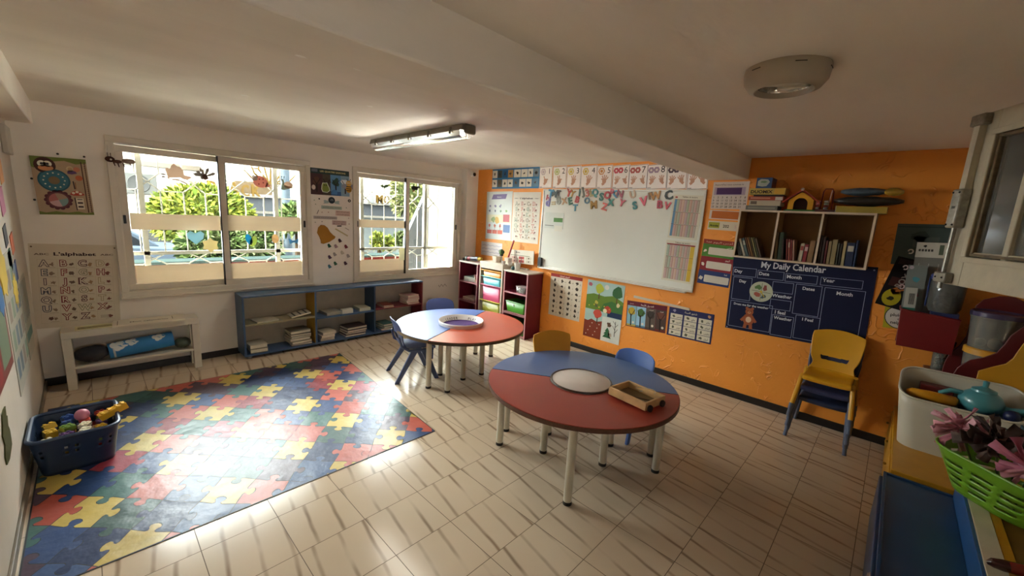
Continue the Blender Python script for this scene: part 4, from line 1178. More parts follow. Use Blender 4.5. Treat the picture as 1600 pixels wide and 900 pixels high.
def bee(b, P):
    for s_ in (-1, 1): pad(b, P, circ(s_ * .045, -.005, .035, 16, 1, .8), '#8A8E98', 0)
    pad(b, P, circ(0, -.03, .034, 18, 1, 1.3), '#C9942C', 1)
    for y in (-.055, -.035, -.012): pad(b, P, [(-.03, y), (.03, y), (.03, y + .01), (-.03, y + .01)], '#3A2A1A', 2, .002)
    pad(b, P, circ(0, .03, .03), '#D2A24A', 2); pad(b, P, circ(-.012, .035, .008, 10), '#F2EEE0', 3, .002); pad(b, P, circ(.012, .035, .008, 10), '#F2EEE0', 3, .002)
    pad(b, P, circ(-.012, .035, .004, 8), '#221A14', 4, .002); pad(b, P, circ(.012, .035, .004, 8), '#221A14', 4, .002)
    for s_ in (-1, 1): pad(b, P, [(s_ * .01, .055), (s_ * .016, .055), (s_ * .024, .08), (s_ * .018, .08)], '#3A2A1A', 2, .002)
cut('paper_bee', 'striped paper bee stuck at the right edge of the dark seasons poster', 'decoration', 544.5, 291, bee, lift=.009)
def bug(b, P):
    pad(b, P, [(-.03, -.05), (.02, -.055), (.05, -.03), (.045, .0), (.03, .03), (.02, .055), (-.005, .05), (-.03, .05), (-.04, .02), (-.045, -.02)], '#D0D4B8', 0); pad(b, P, [(-.025, -.045), (.018, -.048), (.042, -.026), (.036, .0), (.02, .03), (.014, .048), (-.005, .044), (-.025, .042), (-.032, .02), (-.036, -.02)], '#7E8A3E', 1)
    pad(b, P, circ(-.008, .025, .006, 8), '#2A2A1A', 2, .002); pad(b, P, circ(.012, .025, .006, 8), '#2A2A1A', 2, .002)
cut('paper_frog', 'olive green paper creature stuck on the dark seasons poster', 'decoration', 508, 293, bug, lift=.009)
def bluebird(b, P):
    pad(b, P, [(-.035, -.025), (.03, -.028), (.035, .005), (.01, .03), (-.02, .02)], '#4A7CB0', 0)
cut('paper_drop', 'small blue paper shape at the lower middle of the seasons poster', 'decoration', 522, 300, bluebird, lift=.009)
def badge(b, P):
    pad(b, P, circ(0, 0, .036, 24), '#1F2A30', 2)
    for s_ in (-1, 1):
        pad(b, P, [(s_ * .03, -.012), (s_ * .075, .0), (s_ * .09, -.012), (s_ * .078, -.022), (s_ * .092, -.04), (s_ * .06, -.038), (s_ * .035, -.034)], '#9FB0AC', 0)
    pad(b, P, [(-.02, -.004), (.02, -.004), (.02, .0), (-.02, .0)], '#A9B0AC', 3, .002)
    pad(b, P, [(-.014, .01), (.014, .01), (.014, .014), (-.014, .014)], '#A9B0AC', 3, .002)
cut('wall_badge', 'round black badge with pale laurel ribbon under the seasons poster', 'decoration', 518, 313, badge)
def strip(name, label, px, c_, txt=None, rows=1):
    sh = Sheet(WB, px, c_, .002)
    if txt:
        for r in range(rows):
            sh.text(txt[r], .5, (rows - 1 - r + .28) / rows, sh.h * .45 / rows, '#8A7A74', 'c', .01, wid=sh.w * .85)
    sh.done(name, label, 'wall sticker', 'word strips between the windows')
strip('word_strip', 'pale green word strip under the round black badge', [(502, 321), (534, 323), (534, 328), (502, 326)], '#9FB0A2', ['JOYEUSES FETES'])
strip('word_strip', 'pink word strip in two lines at the right', [(524.4, 328.6), (547, 330.5), (547, 338.5), (524.4, 336.5)], '#CFB0A2', ['BONNE', 'ANNEE'], 2)
strip('word_strip', 'grey lilac word strip at the left above the gold bell', [(489.8, 337.4), (526.5, 338.4), (526.5, 342.8), (489.8, 342)], '#A8A09C', ['LES CLOCHES'])
strip('word_strip', 'pink lilac word strip right above the gold bell', [(519, 344), (541, 345.6), (541, 352.4), (519, 351)], '#BFA49C', ['JOUR', 'DE'], 2)
def black_tab(b, P): pad(b, P, [(-.025, -.007), (.025, -.005), (.025, .008), (-.025, .006)], '#1C1A18', 0)
cut('wall_tab', 'short black tab right above the gold bell', 'wall sticker', 530, 353.2, black_tab)
def slash(b, P): pad(b, P, [(-.075, .035), (-.06, .045), (.08, -.035), (.07, -.048)], '#BFB28A', 0)
cut('wall_tape', 'pale diagonal strip beside the gold bell', 'wall sticker', 533, 363, slash)
BELL = [(-.5, .05), (-.42, .36), (-.24, .52), (.0, .5), (.2, .36), (.36, .1), (.56, -.08), (.72, -.18), (.66, -.3), (.3, -.5), (-.1, -.62), (-.26, -.58), (-.28, -.4), (-.36, -.2)]
cut('bell_cutout', 'large gold paper bell on the white panel between the windows', 'decoration', 507, 365, lambda b, P: pad(b, P, [(x * .165, y * .185) for x, y in BELL], '#A9782A', 0), lift=.009)
for u, v, c_, nm in ((530.6, 375.6, '#4A2A30', 'dark maroon paper bell, uppermost of the small bells'), (514, 383.6, '#2F6A4E', 'green paper bell, left of the pink one in the upper row'), (524.6, 384.4, '#A88A94', 'dusty pink paper bell in the upper row of small bells'), (540.3, 385, '#7E2832', 'red paper bell at the right of the upper row'), (534.6, 394.4, '#C2B8A6', 'pale cream paper bell in the middle of the small bells'), (522.6, 397, '#A29A96', 'grey paper bell left of the pale cream one'), (514.8, 401.5, '#543A4E', 'dark purple paper bell at the left of the middle row'), (543.7, 399.5, '#9A9490', 'grey paper bell at the far right of the middle row'), (523.6, 411.3, '#2F5E42', 'dark green paper bell in the lowest row'), (539.4, 411, '#4E2E34', 'brown maroon paper bell at the right of the lowest row'), (514.6, 416, '#4A7E8A', 'teal paper bell, lowest of the small bells')):
    cut('bell_cutout', nm, 'decoration', u, v, lambda b, P: pad(b, P, [(x * .036, y * .04) for x, y in BELL], c_, 0), 'small paper bells between the windows')
def ringd(b, P): pad(b, P, circ(0, 0, .017, 18), '#1C1A18', 0); pad(b, P, circ(0, 0, .007, 12), '#C9C0AE', 1, .002)
cut('dot_sticker', 'black ring sticker at the right under the seasons poster', 'wall sticker', 545.6, 313.8, ringd)
cut('dot_sticker', 'small black dot sticker at the left under the seasons poster', 'wall sticker', 498.6, 310.6, lambda b, P: pad(b, P, circ(0, 0, .008, 12), '#1C1A18', 0))
cut('dash_sticker', 'dark slanted dash at the left above the lilac word strip', 'wall sticker', 496.4, 331, lambda b, P: pad(b, P, [(-.012, -.022), (-.008, -.024), (.012, .02), (.008, .022)], '#5A4A44', 0))
cut('dash_sticker', 'thin brown dash right of the gold bell', 'wall sticker', 542, 358, lambda b, P: pad(b, P, [(-.022, .012), (-.02, .016), (.022, -.008), (.02, -.012)], '#6A5444', 0))
for k, (u, v, c_) in enumerate(((491, 312.6, '#8A9A84'), (493, 319, '#9AA08A'), (503, 331.6, '#A88A84'), (513, 331.6, '#B07A70'), (541, 324.8, '#8A9A7C'), (544.5, 341, '#B09A94'), (492.5, 347.3, '#8A8A7C'), (503, 346.3, '#7A7A70'), (545.3, 350, '#9A8A80'))):
    cut('confetti_dot', 'tiny confetti dot among the word strips between the windows', 'wall sticker', u, v, lambda b, P: pad(b, P, circ(0, 0, .006, 10), c_, 0, .002), 'confetti dots between the windows', .004)

# ---- figures hung in the windows
def hang(name, label, u, v, f, y=YB - .03):
    c = at_y(u, v, y); b = MB()
    def P(x, yy, l=0): return c + V((x * .78, -.0006 * l, yy * .78))
    HANGING[0] = True; f(b, P); HANGING[0] = False
    zt = max(p.z for p in b.v); xt = min(b.v, key=lambda p: -p.z).x
    b.tube([V((xt, y, zt - .004)), V((xt, y, min(zt + .06, 1.93)))], .0006, mat('#8A8474', .8), 4)
    o = b.build(name, None, c, smooth=0)
    return tag(o, label, 'decoration', 'paper insects hanging in the windows')
def ant(b, P):
    pad(b, P, circ(-.09, .022, .034, 18, 1.1, .85), '#4A3028', 0); pad(b, P, circ(-.035, .005, .022, 14, 1.6, .8), '#5A3E34', 0); pad(b, P, circ(.05, .018, .036, 18, 1.5, .75), '#6A564A', 0)
    for x, y in ((-.06, -.04), (-.03, -.05), (.01, -.045), (.06, -.022)): pad(b, P, [(x, y), (x + .008, y), (x + .0, .0), (x - .012, .0)], '#4A3028', 0)
    for s_ in (0, .022): pad(b, P, [(-.105 + s_, .045), (-.1 + s_, .045), (-.1 + s_, .085), (-.106 + s_, .085)], '#4A3028', 0)
    pad(b, P, circ(-.082, .02, .009, 10), '#D6CFBE', 1, .002)
hang('paper_ant', 'brown paper ant hanging at the upper left corner of the left window', 191, 254, ant)
def bfly(b, P):
    pad(b, P, [(-.09, .01), (-.1, .05), (-.085, .075), (-.06, .06), (-.045, .1), (-.02, .13), (0, .1), (.03, .095), (.055, .06), (.06, .01), (.1, .0), (.13, -.01), (.1, -.035), (.06, -.04), (.02, -.02), (-.04, -.03), (-.08, -.035)], '#B59478', 0)
    pad(b, P, [(-.09, -.02), (-.06, -.045), (.0, -.04), (.05, -.06), (.09, -.085), (.07, -.09), (.02, -.06), (-.04, -.055), (-.085, -.045)], '#8E7058', 1)
    for y in (-.0, -.028): pad(b, P, circ(-.12, y, .012, 8, 1.6, .7), '#5A4A40', 0)
hang('paper_butterfly', 'big tan paper butterfly hanging in the left window', 277, 274, bfly)
def dfly(b, P):
    for a, L_ in ((1.95, .1), (1.2, .11), (2.5, .1), (2.95, .11), (.45, .12), (-2.6, .05), (-.6, .04)):
        ca, sa = math.cos(a), math.sin(a)
        pad(b, P, [(-sa * .008, ca * .008), (sa * .008, -ca * .008), (ca * L_ * .8 + sa * .017, sa * L_ * .8 - ca * .017), (ca * L_, sa * L_), (ca * L_ * .8 - sa * .017, sa * L_ * .8 + ca * .017)], '#5E5248', 0)
    pad(b, P, circ(0, -.005, .028, 14, .9, 1.2), '#5A3E34', 1)
hang('paper_dragonfly', 'thin brown paper dragonfly left of the middle stile of the left window', 320, 276, dfly)
def lady(b, P):
    pad(b, P, circ(.0, 0, .075, 22, 1.15, .95, -.35), '#A8604E', 0); pad(b, P, [(.05, -.07), (.115, -.045), (.07, .0)], '#A8604E', 0)
    pad(b, P, circ(-.065, .04, .034, 14), '#B5A498', 1)
    for x, y in ((-.01, .03), (.03, -.01), (-.02, -.03), (.03, .035)): pad(b, P, circ(x, y, .009, 8), '#6A2E28', 2, .002)
    for s_ in (-.08, -.045): pad(b, P, [(s_, .06), (s_ + .005, .06), (s_ + .002, .1), (s_ - .004, .1)], '#4A3A32', 0)
hang('paper_ladybird', 'red round paper ladybird hanging in the right sash of the left window', 407, 284, lady)
def snail(b, P):
    pad(b, P, circ(.02, .0, .05, 20, 1.1, .9), '#A88A70', 1); pad(b, P, [(-.07, -.06), (-.06, -.01), (-.05, .03), (-.065, .06), (-.05, .075), (-.03, .05), (-.03, .0), (.06, -.025), (.1, -.012), (.085, -.03), (.02, -.05), (-.04, -.068)], '#5E6250', 0)
    for s_ in (-.065, -.035): pad(b, P, [(s_, .06), (s_ + .006, .06), (s_ + .01, .1), (s_ + .004, .1)], '#4A4A40', 0); pad(b, P, circ(s_ + .007, .1, .008, 8), '#4A4A40', 0)
hang('paper_snail', 'paper snail with tan shell at the right of the left window', 448, 289, snail)
def bat(b, P): pad(b, P, [(-.1, .02), (-.05, .01), (-.03, .03), (.0, .005), (.03, .03), (.07, .03), (.08, .05), (.07, -.01), (.03, -.02), (.01, -.05), (.0, -.02), (-.03, -.025), (-.06, -.005)], '#3E4A2C', 0)
hang('paper_moth', 'small dark green paper moth in the left sash of the right window', 600, 291, bat)
def beetle(b, P):
    pad(b, P, circ(-.02, .0, .04, 16, 1.5, .8), '#2A2622', 0); pad(b, P, [(.02, -.03), (.05, -.03), (.05, .0), (.07, .015), (.085, .0), (.095, .02), (.08, .04), (.04, .035), (.01, .02)], '#2A2622', 0); pad(b, P, circ(-.035, -.045, .02, 12, 1.4, .7), '#7A4A3A', 1)
hang('paper_beetle', 'dark paper beetle in the right sash of the right window', 649, 294, beetle)
# window clings low on the glass
def cling(name, label, u, v, pts, c_):
    c = at_y(u, v, YB + .012); b = MB()
    b.prism([c + V((x, 0, y)) for x, y in pts], (0, -.0015, 0), thin_sheet(c_, .3))
    tag(b.build(name, None, c, smooth=0), label, 'window sticker', 'stickers on the lower panes')
heart = [(0, -.06), (.05, -.01), (.06, .03), (.035, .055), (0, .035), (-.035, .055), (-.06, .03), (-.05, -.01)]
cling('window_sticker', 'pale blue heart sticker low on the left sash of the left window', 306, 371, [(x * 1.1, y * 1.1) for x, y in heart], '#B8D8DE')
cling('window_sticker', 'pale yellow flower sticker low near the middle stile of the left window', 329, 383, [(math.cos(t * PI / 6) * (.07 if t % 2 else .05), math.sin(t * PI / 6) * (.07 if t % 2 else .05)) for t in range(12)], '#E0D6B0')
cling('window_sticker', 'bright blue bird sticker on the right sash of the left window', 389, 374, circ(0, 0, .05, 14, .55, 1.1, .3), '#4FB0CE')
cling('window_sticker', 'pale green bird sticker right of the bright blue one', 396, 377, circ(0, 0, .05, 14, .6, 1.1, -.3), '#C2CE86')
cling('window_sticker', 'pink and yellow bird sticker further right on the left window', 430, 373, circ(0, 0, .045, 14, .7, 1.1), '#E0C8A0')
cling('window_sticker', 'small blue butterfly sticker at the right edge of the left window', 459, 377, [(-.05, .03), (-.01, .005), (0, .012), (.01, .005), (.05, .03), (.04, -.03), (.0, -.01), (-.04, -.03)], '#6FA8C8')
cling('window_sticker', 'square cream sticker low on the left sash of the right window', 629, 397, [(-.05, -.08), (.05, -.08), (.05, .08), (-.05, .08)], '#D8D6BC')

# ---- left wall
def lw(name, label, y0, y1, z0, z1, c_, deco=None, cat='card', group=None, rot=0, th=.003):
    b = MB(); c = V((XL, (y0 + y1) / 2, (z0 + z1) / 2)); hy, hz = (y1 - y0) / 2, (z1 - z0) / 2
    def P(a, d, l=0): return c + V((th + .0004 * l, a * hy * math.cos(rot) - d * hz * math.sin(rot), a * hy * math.sin(rot) + d * hz * math.cos(rot)))
    A = [P(a, d) for a, d in ((-1, -1), (1, -1), (1, 1), (-1, 1))]
    b.prism([p - V((th - .0004, 0, 0)) for p in A], (th - .0004, 0, 0), flat(c_, .5))
    if deco:
        for (pts, cc, l) in deco: b.face([P(a, d, l) for a, d in pts], flat(cc, .5))
    return tag(b.build(name, None, c, smooth=0), label, cat, group)
LWp = lambda u, v: at_x(u, v, XL)
def lwq(name, label, u0, v0, u1, v1, c_, **k):
    p, q = LWp(u0, v0), LWp(u1, v1)
    return lw(name, label, min(p.y, q.y), max(p.y, q.y), min(p.z, q.z), max(p.z, q.z), c_, **k)
GW = 'coloured cards on the left wall'
for nm, u, v, s_, c_ in (('pink square card uppermost of the cards on the left wall', 2.5, 314, .09, '#B86A8A'), ('black square card on the left wall', 8, 368, .07, '#23222A'), ('orange square card right of the black one on the left wall', 18.5, 380, .07, '#D0683A'), ('green square card below the orange one on the left wall', 15, 408, .075, '#2F7A5E'), ('navy square card lowest of the square cards on the left wall', 24, 425, .075, '#2C4478'), ('orange edge card at the frame edge high on the left wall', 0.5, 268, .08, '#D08A4A')):
    p = LWp(u, v); lw('square_card', nm, p.y - s_, p.y + s_, p.z - s_ * .85, p.z + s_ * .85, c_, group=GW, rot=.15)
def petal(n, a, b_): return [((a if k % 2 else b_) * math.cos(PI * k / n), (a if k % 2 else b_) * math.sin(PI * k / n)) for k in range(2 * n)]
def lcut(name, label, u, v, pts, s_, c_, group=None):
    c = LWp(u, v); b = MB(); b.prism([c + V((.0006, x * s_, y * s_)) for x, y in pts], (.004, 0, 0), flat(c_, .5))
    tag(b.build(name, None, c, smooth=0), label, 'decoration', group)
lcut('paper_sun', 'yellow paper sun on the left wall under the navy card', 23, 453, petal(9, 1, .68), .11, '#D6B83C')
lcut('paper_flower', 'large yellow paper shape at the frame edge of the left wall', 3, 425, petal(7, 1, .8), .14, '#D8B944')
lcut('paper_flower', 'blue paper shape below the large yellow one on the left wall', 0, 468, petal(6, 1, .8), .09, '#2F6AA0')
lcut('hand_print', 'dark olive paper hand low on the left wall above the laundry basket', 8, 679, [(-1, -1), (-.2, -1.1), (.9, -.9), (1, -.2), (.75, .1), (1, .5), (.7, .6), (.9, 1), (.4, 1.05), (-.2, 1), (-.5, .6), (-.9, .3), (-.7, -.2), (-1.1, -.6)], .1, '#4A4A26')
p0, p1 = LWp(3, 455), LWp(27, 588)
def redp(pts): return pts
lw('red_poster', 'red brown lettered poster on the left wall near the frame edge', 2.35, 3.28, .62, 1.10, '#7A3A30', [([(-.95, .55), (.95, .55), (.95, .9), (-.95, .9)], '#B58A3A', 1), ([(-.9, -.9), (.2, -.9), (.2, .4), (-.9, .4)], '#8E2E2A', 1), ([(.3, -.8), (.9, -.8), (.9, .4), (.3, .4)], '#6A7A62', 1)] + [([(-.8 + .35 * k, -.5), (-.62 + .35 * k, -.5), (-.55 + .35 * k, .2), (-.73 + .35 * k, .2)], '#D6C8A8', 2) for k in range(3)], 'poster')
lw('map_poster', 'pale grey poster of drawings on the left wall behind the red poster', 3.34, 3.92, .40, 1.16, '#A9A596', [([(-.8 + .5 * i, -.8 + .42 * j), (-.45 + .5 * i, -.8 + .42 * j), (-.45 + .5 * i, -.5 + .42 * j), (-.8 + .5 * i, -.5 + .42 * j)], ('#6A7A86', '#7E8E7A', '#8A7A6E', '#5E6A72')[(i * 3 + j) % 4], 1) for i in range(4) for j in range(4)], 'poster')
lw('map_poster', 'tall pale chart nearest the corner on the left wall', 3.98, 4.36, .42, .95, '#A8A596', [([(-.8 + .4 * i, -.1), (-.6 + .4 * i, -.1), (-.6 + .4 * i, .9), (-.8 + .4 * i, .9)], '#6E7068', 1) for i in range(5)] + [([(-.9, -.6), (.9, -.6), (.9, -.35), (-.9, -.35)], '#4E7A72', 1)], 'poster')
lw('note_sheet', 'pale green note sheet high on the left wall', 2.62, 2.95, 1.5, 1.68, '#C9D0B4')
p = LWp(4, 218)
tag(single('junction_box', None, None, lambda b: b.box((XL, p.y - .12, p.z - .09), (XL + .03, p.y + .12, p.z + .09), mat('#B5AD9E', .5)), loc=(XL, p.y, p.z - .09), bevel=.006), 'grey junction box high on the left wall under the beam', 'box')

# ---- orange wall: charts
def chart_animals():
    sh = Sheet(WR, [(770, 264), (843.7, 261.6), (842, 295), (769, 294.3)], '#3F7CA8', .003)
    cells = [(0, .12, 1, 'w'), (.12, .23, 1, '#4A4A42'), (.23, .35, 1, '#2F5E86'), (.35, .47, 1, '#B58A4A'), (.48, .63, 1, 'w'), (.63, .77, 1, 'w'), (.77, .88, 1, 'w'), (.88, .99, 1, '#7A8A92'),
             (0, .12, 0, 'w'), (.12, .23, 0, '#5A5A4A'), (.23, .35, 0, 'w'), (.35, .47, 0, 'w'), (.47, .6, 0, '#4A6E8A'), (.6, .74, 0, 'w'), (.74, .86, 0, 'w'), (.86, .99, 0, '#6A8AA0')]
    for k, (a0, a1, r, c_) in enumerate(cells):
        b0 = .08 + .47 * r; sh.rect(a0 + .006, b0, a1 - .004, b0 + .38, '#E2DCCB' if c_ == 'w' else c_, 1)
        sh.blob((a0 + a1) / 2, b0 + .19, .028, '#3A342E' if k % 3 else '#5A4A3A', 2, k, 11, .75)
    sh.done('animal_chart', 'blue chart of animal pictures high in the corner of the orange wall', 'poster')
chart_animals()
def hand(sh, a, b, s_, n, c_, mir=1):
    w_, h_ = sh.w, sh.h
    sh.disc(a, b, s_ * .34, c_, 2, 14, 1, 1.1)
    order = [1, 2, 3, 4, 0] if n < 5 else [0, 1, 2, 3, 4]
    up = set(order[:n])
    for k in range(5):
        ang = (2.5, 1.85, 1.57, 1.3, 1.0)[k]; L_ = (.62, .85, .92, .86, .7)[k] * s_
        if k not in up: L_ = s_ * .42
        ca, sa = math.cos(ang) * mir, math.sin(ang)
        sx_ = (k - 2) * -.13 * s_ * mir * -1 if k else 0
        sh.bar(a + (ca * .1 * s_ + sx_ * .6) / w_, b + sa * .1 * s_ / h_, a + (ca * L_ + sx_) / w_, b + sa * L_ / h_, s_ * .17, c_, 3)
    sh.bar(a - .02 / w_ * mir, b - s_ * .2 / h_, a - s_ * .1 * mir / w_, b - s_ * .55 / h_, s_ * .42, c_, 2)
def number_cards():
    xs = [(843.5, 863.3), (864.5, 885.5), (886.2, 908), (908.2, 933), (933.4, 957), (958, 984), (983, 1012.6), (1011.4, 1043), (1042.6, 1074), (1074.6, 1107.4)]
    dc = ['#C9B4BE', '#B9C274', '#D9C24A', '#D6B83A', '#D08A4A', '#C04A56', '#B8605A', '#A890A4', '#5A4A56', '#8A7A8A']
    nm = 'one two three four five six seven eight nine ten'.split()
    for k in range(10):
        u0, u1 = xs[k]; t = lambda u: 260.6 - (u - 843) * .0205; bt = lambda u: 293.9 + (u - 843) * .0085
        sh = Sheet(WR, [(u0, t(u0)), (u1, t(u1)), (u1 - .8, bt(u1)), (u0 - .8, bt(u0))], '#F2EAE4', .003)
        sh.box_line(.02, .015, .98, .985, .003, '#2E2A28', 1)
        h_ = sh.h
        n = k + 1
        if n <= 5: sh.disc(.3, .76, .042, dc[k], 2, 6); sh.disc(.3, .76, .03, '#E6DCCE', 3, 6); sh.disc(.3, .76, .018, dc[k], 4, 6)
        else:
            for a in (.2, .47): sh.disc(a, .78, .033, dc[k], 2, 6); sh.disc(a, .78, .012, '#E6DCCE', 3, 6)
        sh.text(str(n), .78 if n < 10 else .74, .66, .062, '#1E1A1A', 'c', .0, wid=None)
        sk = '#C99A80'
        if n <= 5: hand(sh, .5, .32, .075, n, sk)
        else: hand(sh, .27, .34, .058, 5, sk); hand(sh, .74, .34, .058, n - 5, sk, -1)
        sh.rect(.06, .05, .24, .07, '#3A3432', 2)
        sh.done('number_card', f'white card with number {n}, hands and dice, above the whiteboard', 'card', 'number cards above the whiteboard')
number_cards()
# pair of charts left of the whiteboard
sh = Sheet(WR, [(761.7, 299), (800.3, 299.8), (799.2, 376.5), (758.3, 372.5)], '#CFD2CC', .003)
sh.poly([(.2, .84), (.75, .85), (.8, .95), (.26, .94)], '#6E5A86'); sh.text('Saisons', .5, .875, .02, '#E0DCE0')
sh.rect(.04, .36, .97, .52, '#D8D2B0'); sh.rect(.68, .38, .92, .53, '#B85A5E', 2); sh.blob(.3, .42, .05, '#8FA06A', 2, 3); sh.blob(.45, .4, .06, '#D0A85A', 2, 6)
for k in range(3): sh.rect(.06 + .21 * k, .12, .25 + .21 * k, .2, '#C4604E', 2); sh.bar(.155 + .21 * k, .18, .155 + .21 * k, .3, .006, '#6A4A3A', 2); sh.blob(.155 + .21 * k, .29, .028, '#B5604A', 3, k)
sh.rect(.7, .16, .95, .32, '#5A74A0', 2)
for k in range(4): sh.blob(.14 + .22 * k, .6, .024, ('#5A6270', '#5A6270', '#6A8A6A', '#7AA05E')[k], 2, k + 9, 9, .6)
for k in range(3): sh.blob(.16 + .2 * k, .7, .03, '#7E7690', 2, k + 20, 9, .6)
sh.done('weather_chart', 'pale chart with purple heading and little trees, leftmost on orange wall', 'poster')
sh = Sheet(WR, [(801.3, 299.8), (846.3, 300.8), (839.7, 381.7), (800.0, 376.8)], '#D9CFBE', .003)
alpha_poster(sh, ['#6A7A6A', '#B05A5A', '#7A6A5E', '#B5564E', '#8A9A86', '#C06A60'], .02)
sh.done('alphabet_chart', 'small alphabet chart between the weather chart and the whiteboard', 'poster')
sh = Sheet(WR, [(752.6, 376.5), (785, 381), (784, 402), (751.5, 398)], '#CFC8C4', .002)
for r in range(3): sh.poly([(.05 + .1 * k, .75 - .25 * r + (.05 if k % 2 else 0)) for k in range(10)] + [(.95 - .1 * k, .72 - .25 * r + (0 if k % 2 else .05)) for k in range(10)], '#8E8AA0', 1)
sh.done('drawing_sheet', 'white drawing sheet behind the pots on the drawer unit', 'paper')

# ---- whiteboard
def whiteboard():
    fr = Sheet(WR, [(850, 293), (1105, 300), (1083, 457), (842.5, 416.5)], '#B9BBAE', .012, .18)
    root = thing('whiteboard', 'large white dry wipe board covered with letter magnets on the orange wall', 'whiteboard', fr.o + fr.R * fr.w / 2)
    F = (fr.o, fr.R, fr.U, fr.N)
    b = MB(); wbox(b, F, .012, .012, fr.w - .012, fr.h - .012, .004, .012, mat('#DEDED4', .10, var=.03, scale=3, coat=.6))
    b.build('surface', root)
    b = MB(); ring_rect(b, F, 0, 0, fr.w, fr.h, .018, .0005, .02, mat('#CFCBC0', .35, .2)); b.build('frame', root, bevel=.003)
    b = MB(); wbox(b, F, .02, -.012, fr.w * .97, .004, .004, .055, mat('#CFCBC0', .4)); b.build('pen_tray', root, bevel=.003)
    return fr
WBD = whiteboard()
def on_board(u, v, lift=.014):
    d = ray(u, v); return CAM + d * ((XR - lift) / d.x)
def magnets():
    L_ = [('T', 861, 303, 20, '#2F7AA0', 'blue'), ('M', 867, 302.5, 16, '#3E4A44', 'dark'), ('T', 873, 302.5, 16, '#4A4438', 'brown black'), ('Y', 889.5, 301.5, 18, '#B84A3A', 'red'), ('Y', 895, 302.5, 16, '#A8823A', 'mustard'), ('I', 906, 301, 18, '#4A6A62', 'grey green'), ('J', 911, 301, 18, '#6A6A5E', 'grey'), ('3', 918, 301.5, 18, '#B86A5A', 'coral'), ('L', 925, 301, 18, '#A89A6A', 'sand'), ('Q', 930, 301.5, 17, '#4A8A8A', 'teal'),
          ('S', 940, 307.5, 19, '#2F6A62', 'dark teal'), ('O', 949.5, 305, 18, '#A8323A', 'crimson'), ('P', 956.5, 301.5, 18, '#C05A6A', 'pink red'), ('Q', 962.5, 303, 15, '#3A8AB0', 'sky blue'), ('N', 969, 302.5, 18, '#8A3A4A', 'plum'), ('U', 989, 304, 18, '#B89A7E', 'tan'), ('F', 1016.5, 306, 17, '#7A5A3A', 'brown'), ('W', 1024.5, 306, 19, '#B07A2E', 'ochre'), ('C', 1045, 305, 22, '#23302C', 'black green'),
          ('H', 857, 309, 13, '#B0323A', 'red'), ('d', 856.5, 316, 19, '#5A4A8E', 'violet'), ('=', 865, 317.5, 16, '#B5A078', 'beige'), ('8', 873, 313, 20, '#8A8A7A', 'grey'), ('X', 882, 314, 15, '#B5926A', 'tan'), ('E', 891.5, 314, 18, '#2F5E4A', 'dark green'), ('B', 902.5, 312, 16, '#A83A3A', 'dark red'), ('O', 917.5, 313.5, 15, '#5A7A8A', 'slate blue'), ('M', 928, 320, 19, '#A8823A', 'gold'), ('T', 899, 324.5, 16, '#4A8AA0', 'light blue'),
          ('Z', 945, 323, 17, '#C0503E', 'orange red'), ('X', 954.5, 316, 17, '#2F7A6E', 'sea green'), ('Y', 972, 317, 17, '#B04A56', 'rose'), ('S', 992, 321, 19, '#2F7A7A', 'teal blue'), ('V', 1006, 314.5, 22, '#D0586A', 'bright pink'), ('B', 1031.5, 319.5, 19, '#A83246', 'raspberry'), ('V', 1043, 321.5, 18, '#B8505A', 'rose pink')]
    rg = random.Random(4)
    rows = lambda v: 'top row' if v < 309 else 'lower row'
    for k, (ch, u, v, px, c_, cn) in enumerate(L_):
        c = on_board(u, v); hgt = px / FPX * V((c - CAM)).dot(FV) * .62 * .95
        vs, fs, x0, x1, y0, y1 = text_geo(ch, .045)
        a = rg.uniform(-.35, .35)
        b = MB(); k_ = hgt / .69
        R, U, N = WBD.R, WBD.U, WBD.N
        for d in (0, .007):
            pts = []
            for x, y in vs:
                X, Y = (x - (x0 + x1) / 2) * k_, (y - (y0 + y1) / 2) * k_
                X, Y = X * math.cos(a) - Y * math.sin(a), X * math.sin(a) + Y * math.cos(a)
                pts.append(c + R * X + U * Y + N * d)
            b.add(pts, fs, mat(c_, .35))
        # sides
        from collections import Counter
        ec = Counter()
        for f in fs:
            for i in range(len(f)): ec[(f[i], f[(i + 1) % len(f)])] += 1
        n = len(vs)
        for (i, j) in list(ec):
            if (j, i) not in ec:
                b.f.append((i, j, j + n, i + n)); b.mi.append(0)
        o = b.build('letter_magnet', None, c, smooth=0)
        hor = 'left end' if u < 880 else 'left part' if u < 935 else 'middle' if u < 985 else 'right part' if u < 1025 else 'right end'
        nm = {'=': 'equals sign', '8': 'double ring', '3': 'figure three', 'd': 'small letter d'}.get(ch, 'letter ' + ch)
        tag(o, f'{cn} {nm} magnet, {rows(v)}, {hor} of the whiteboard', 'magnet', 'letter magnets on the whiteboard')
magnets()
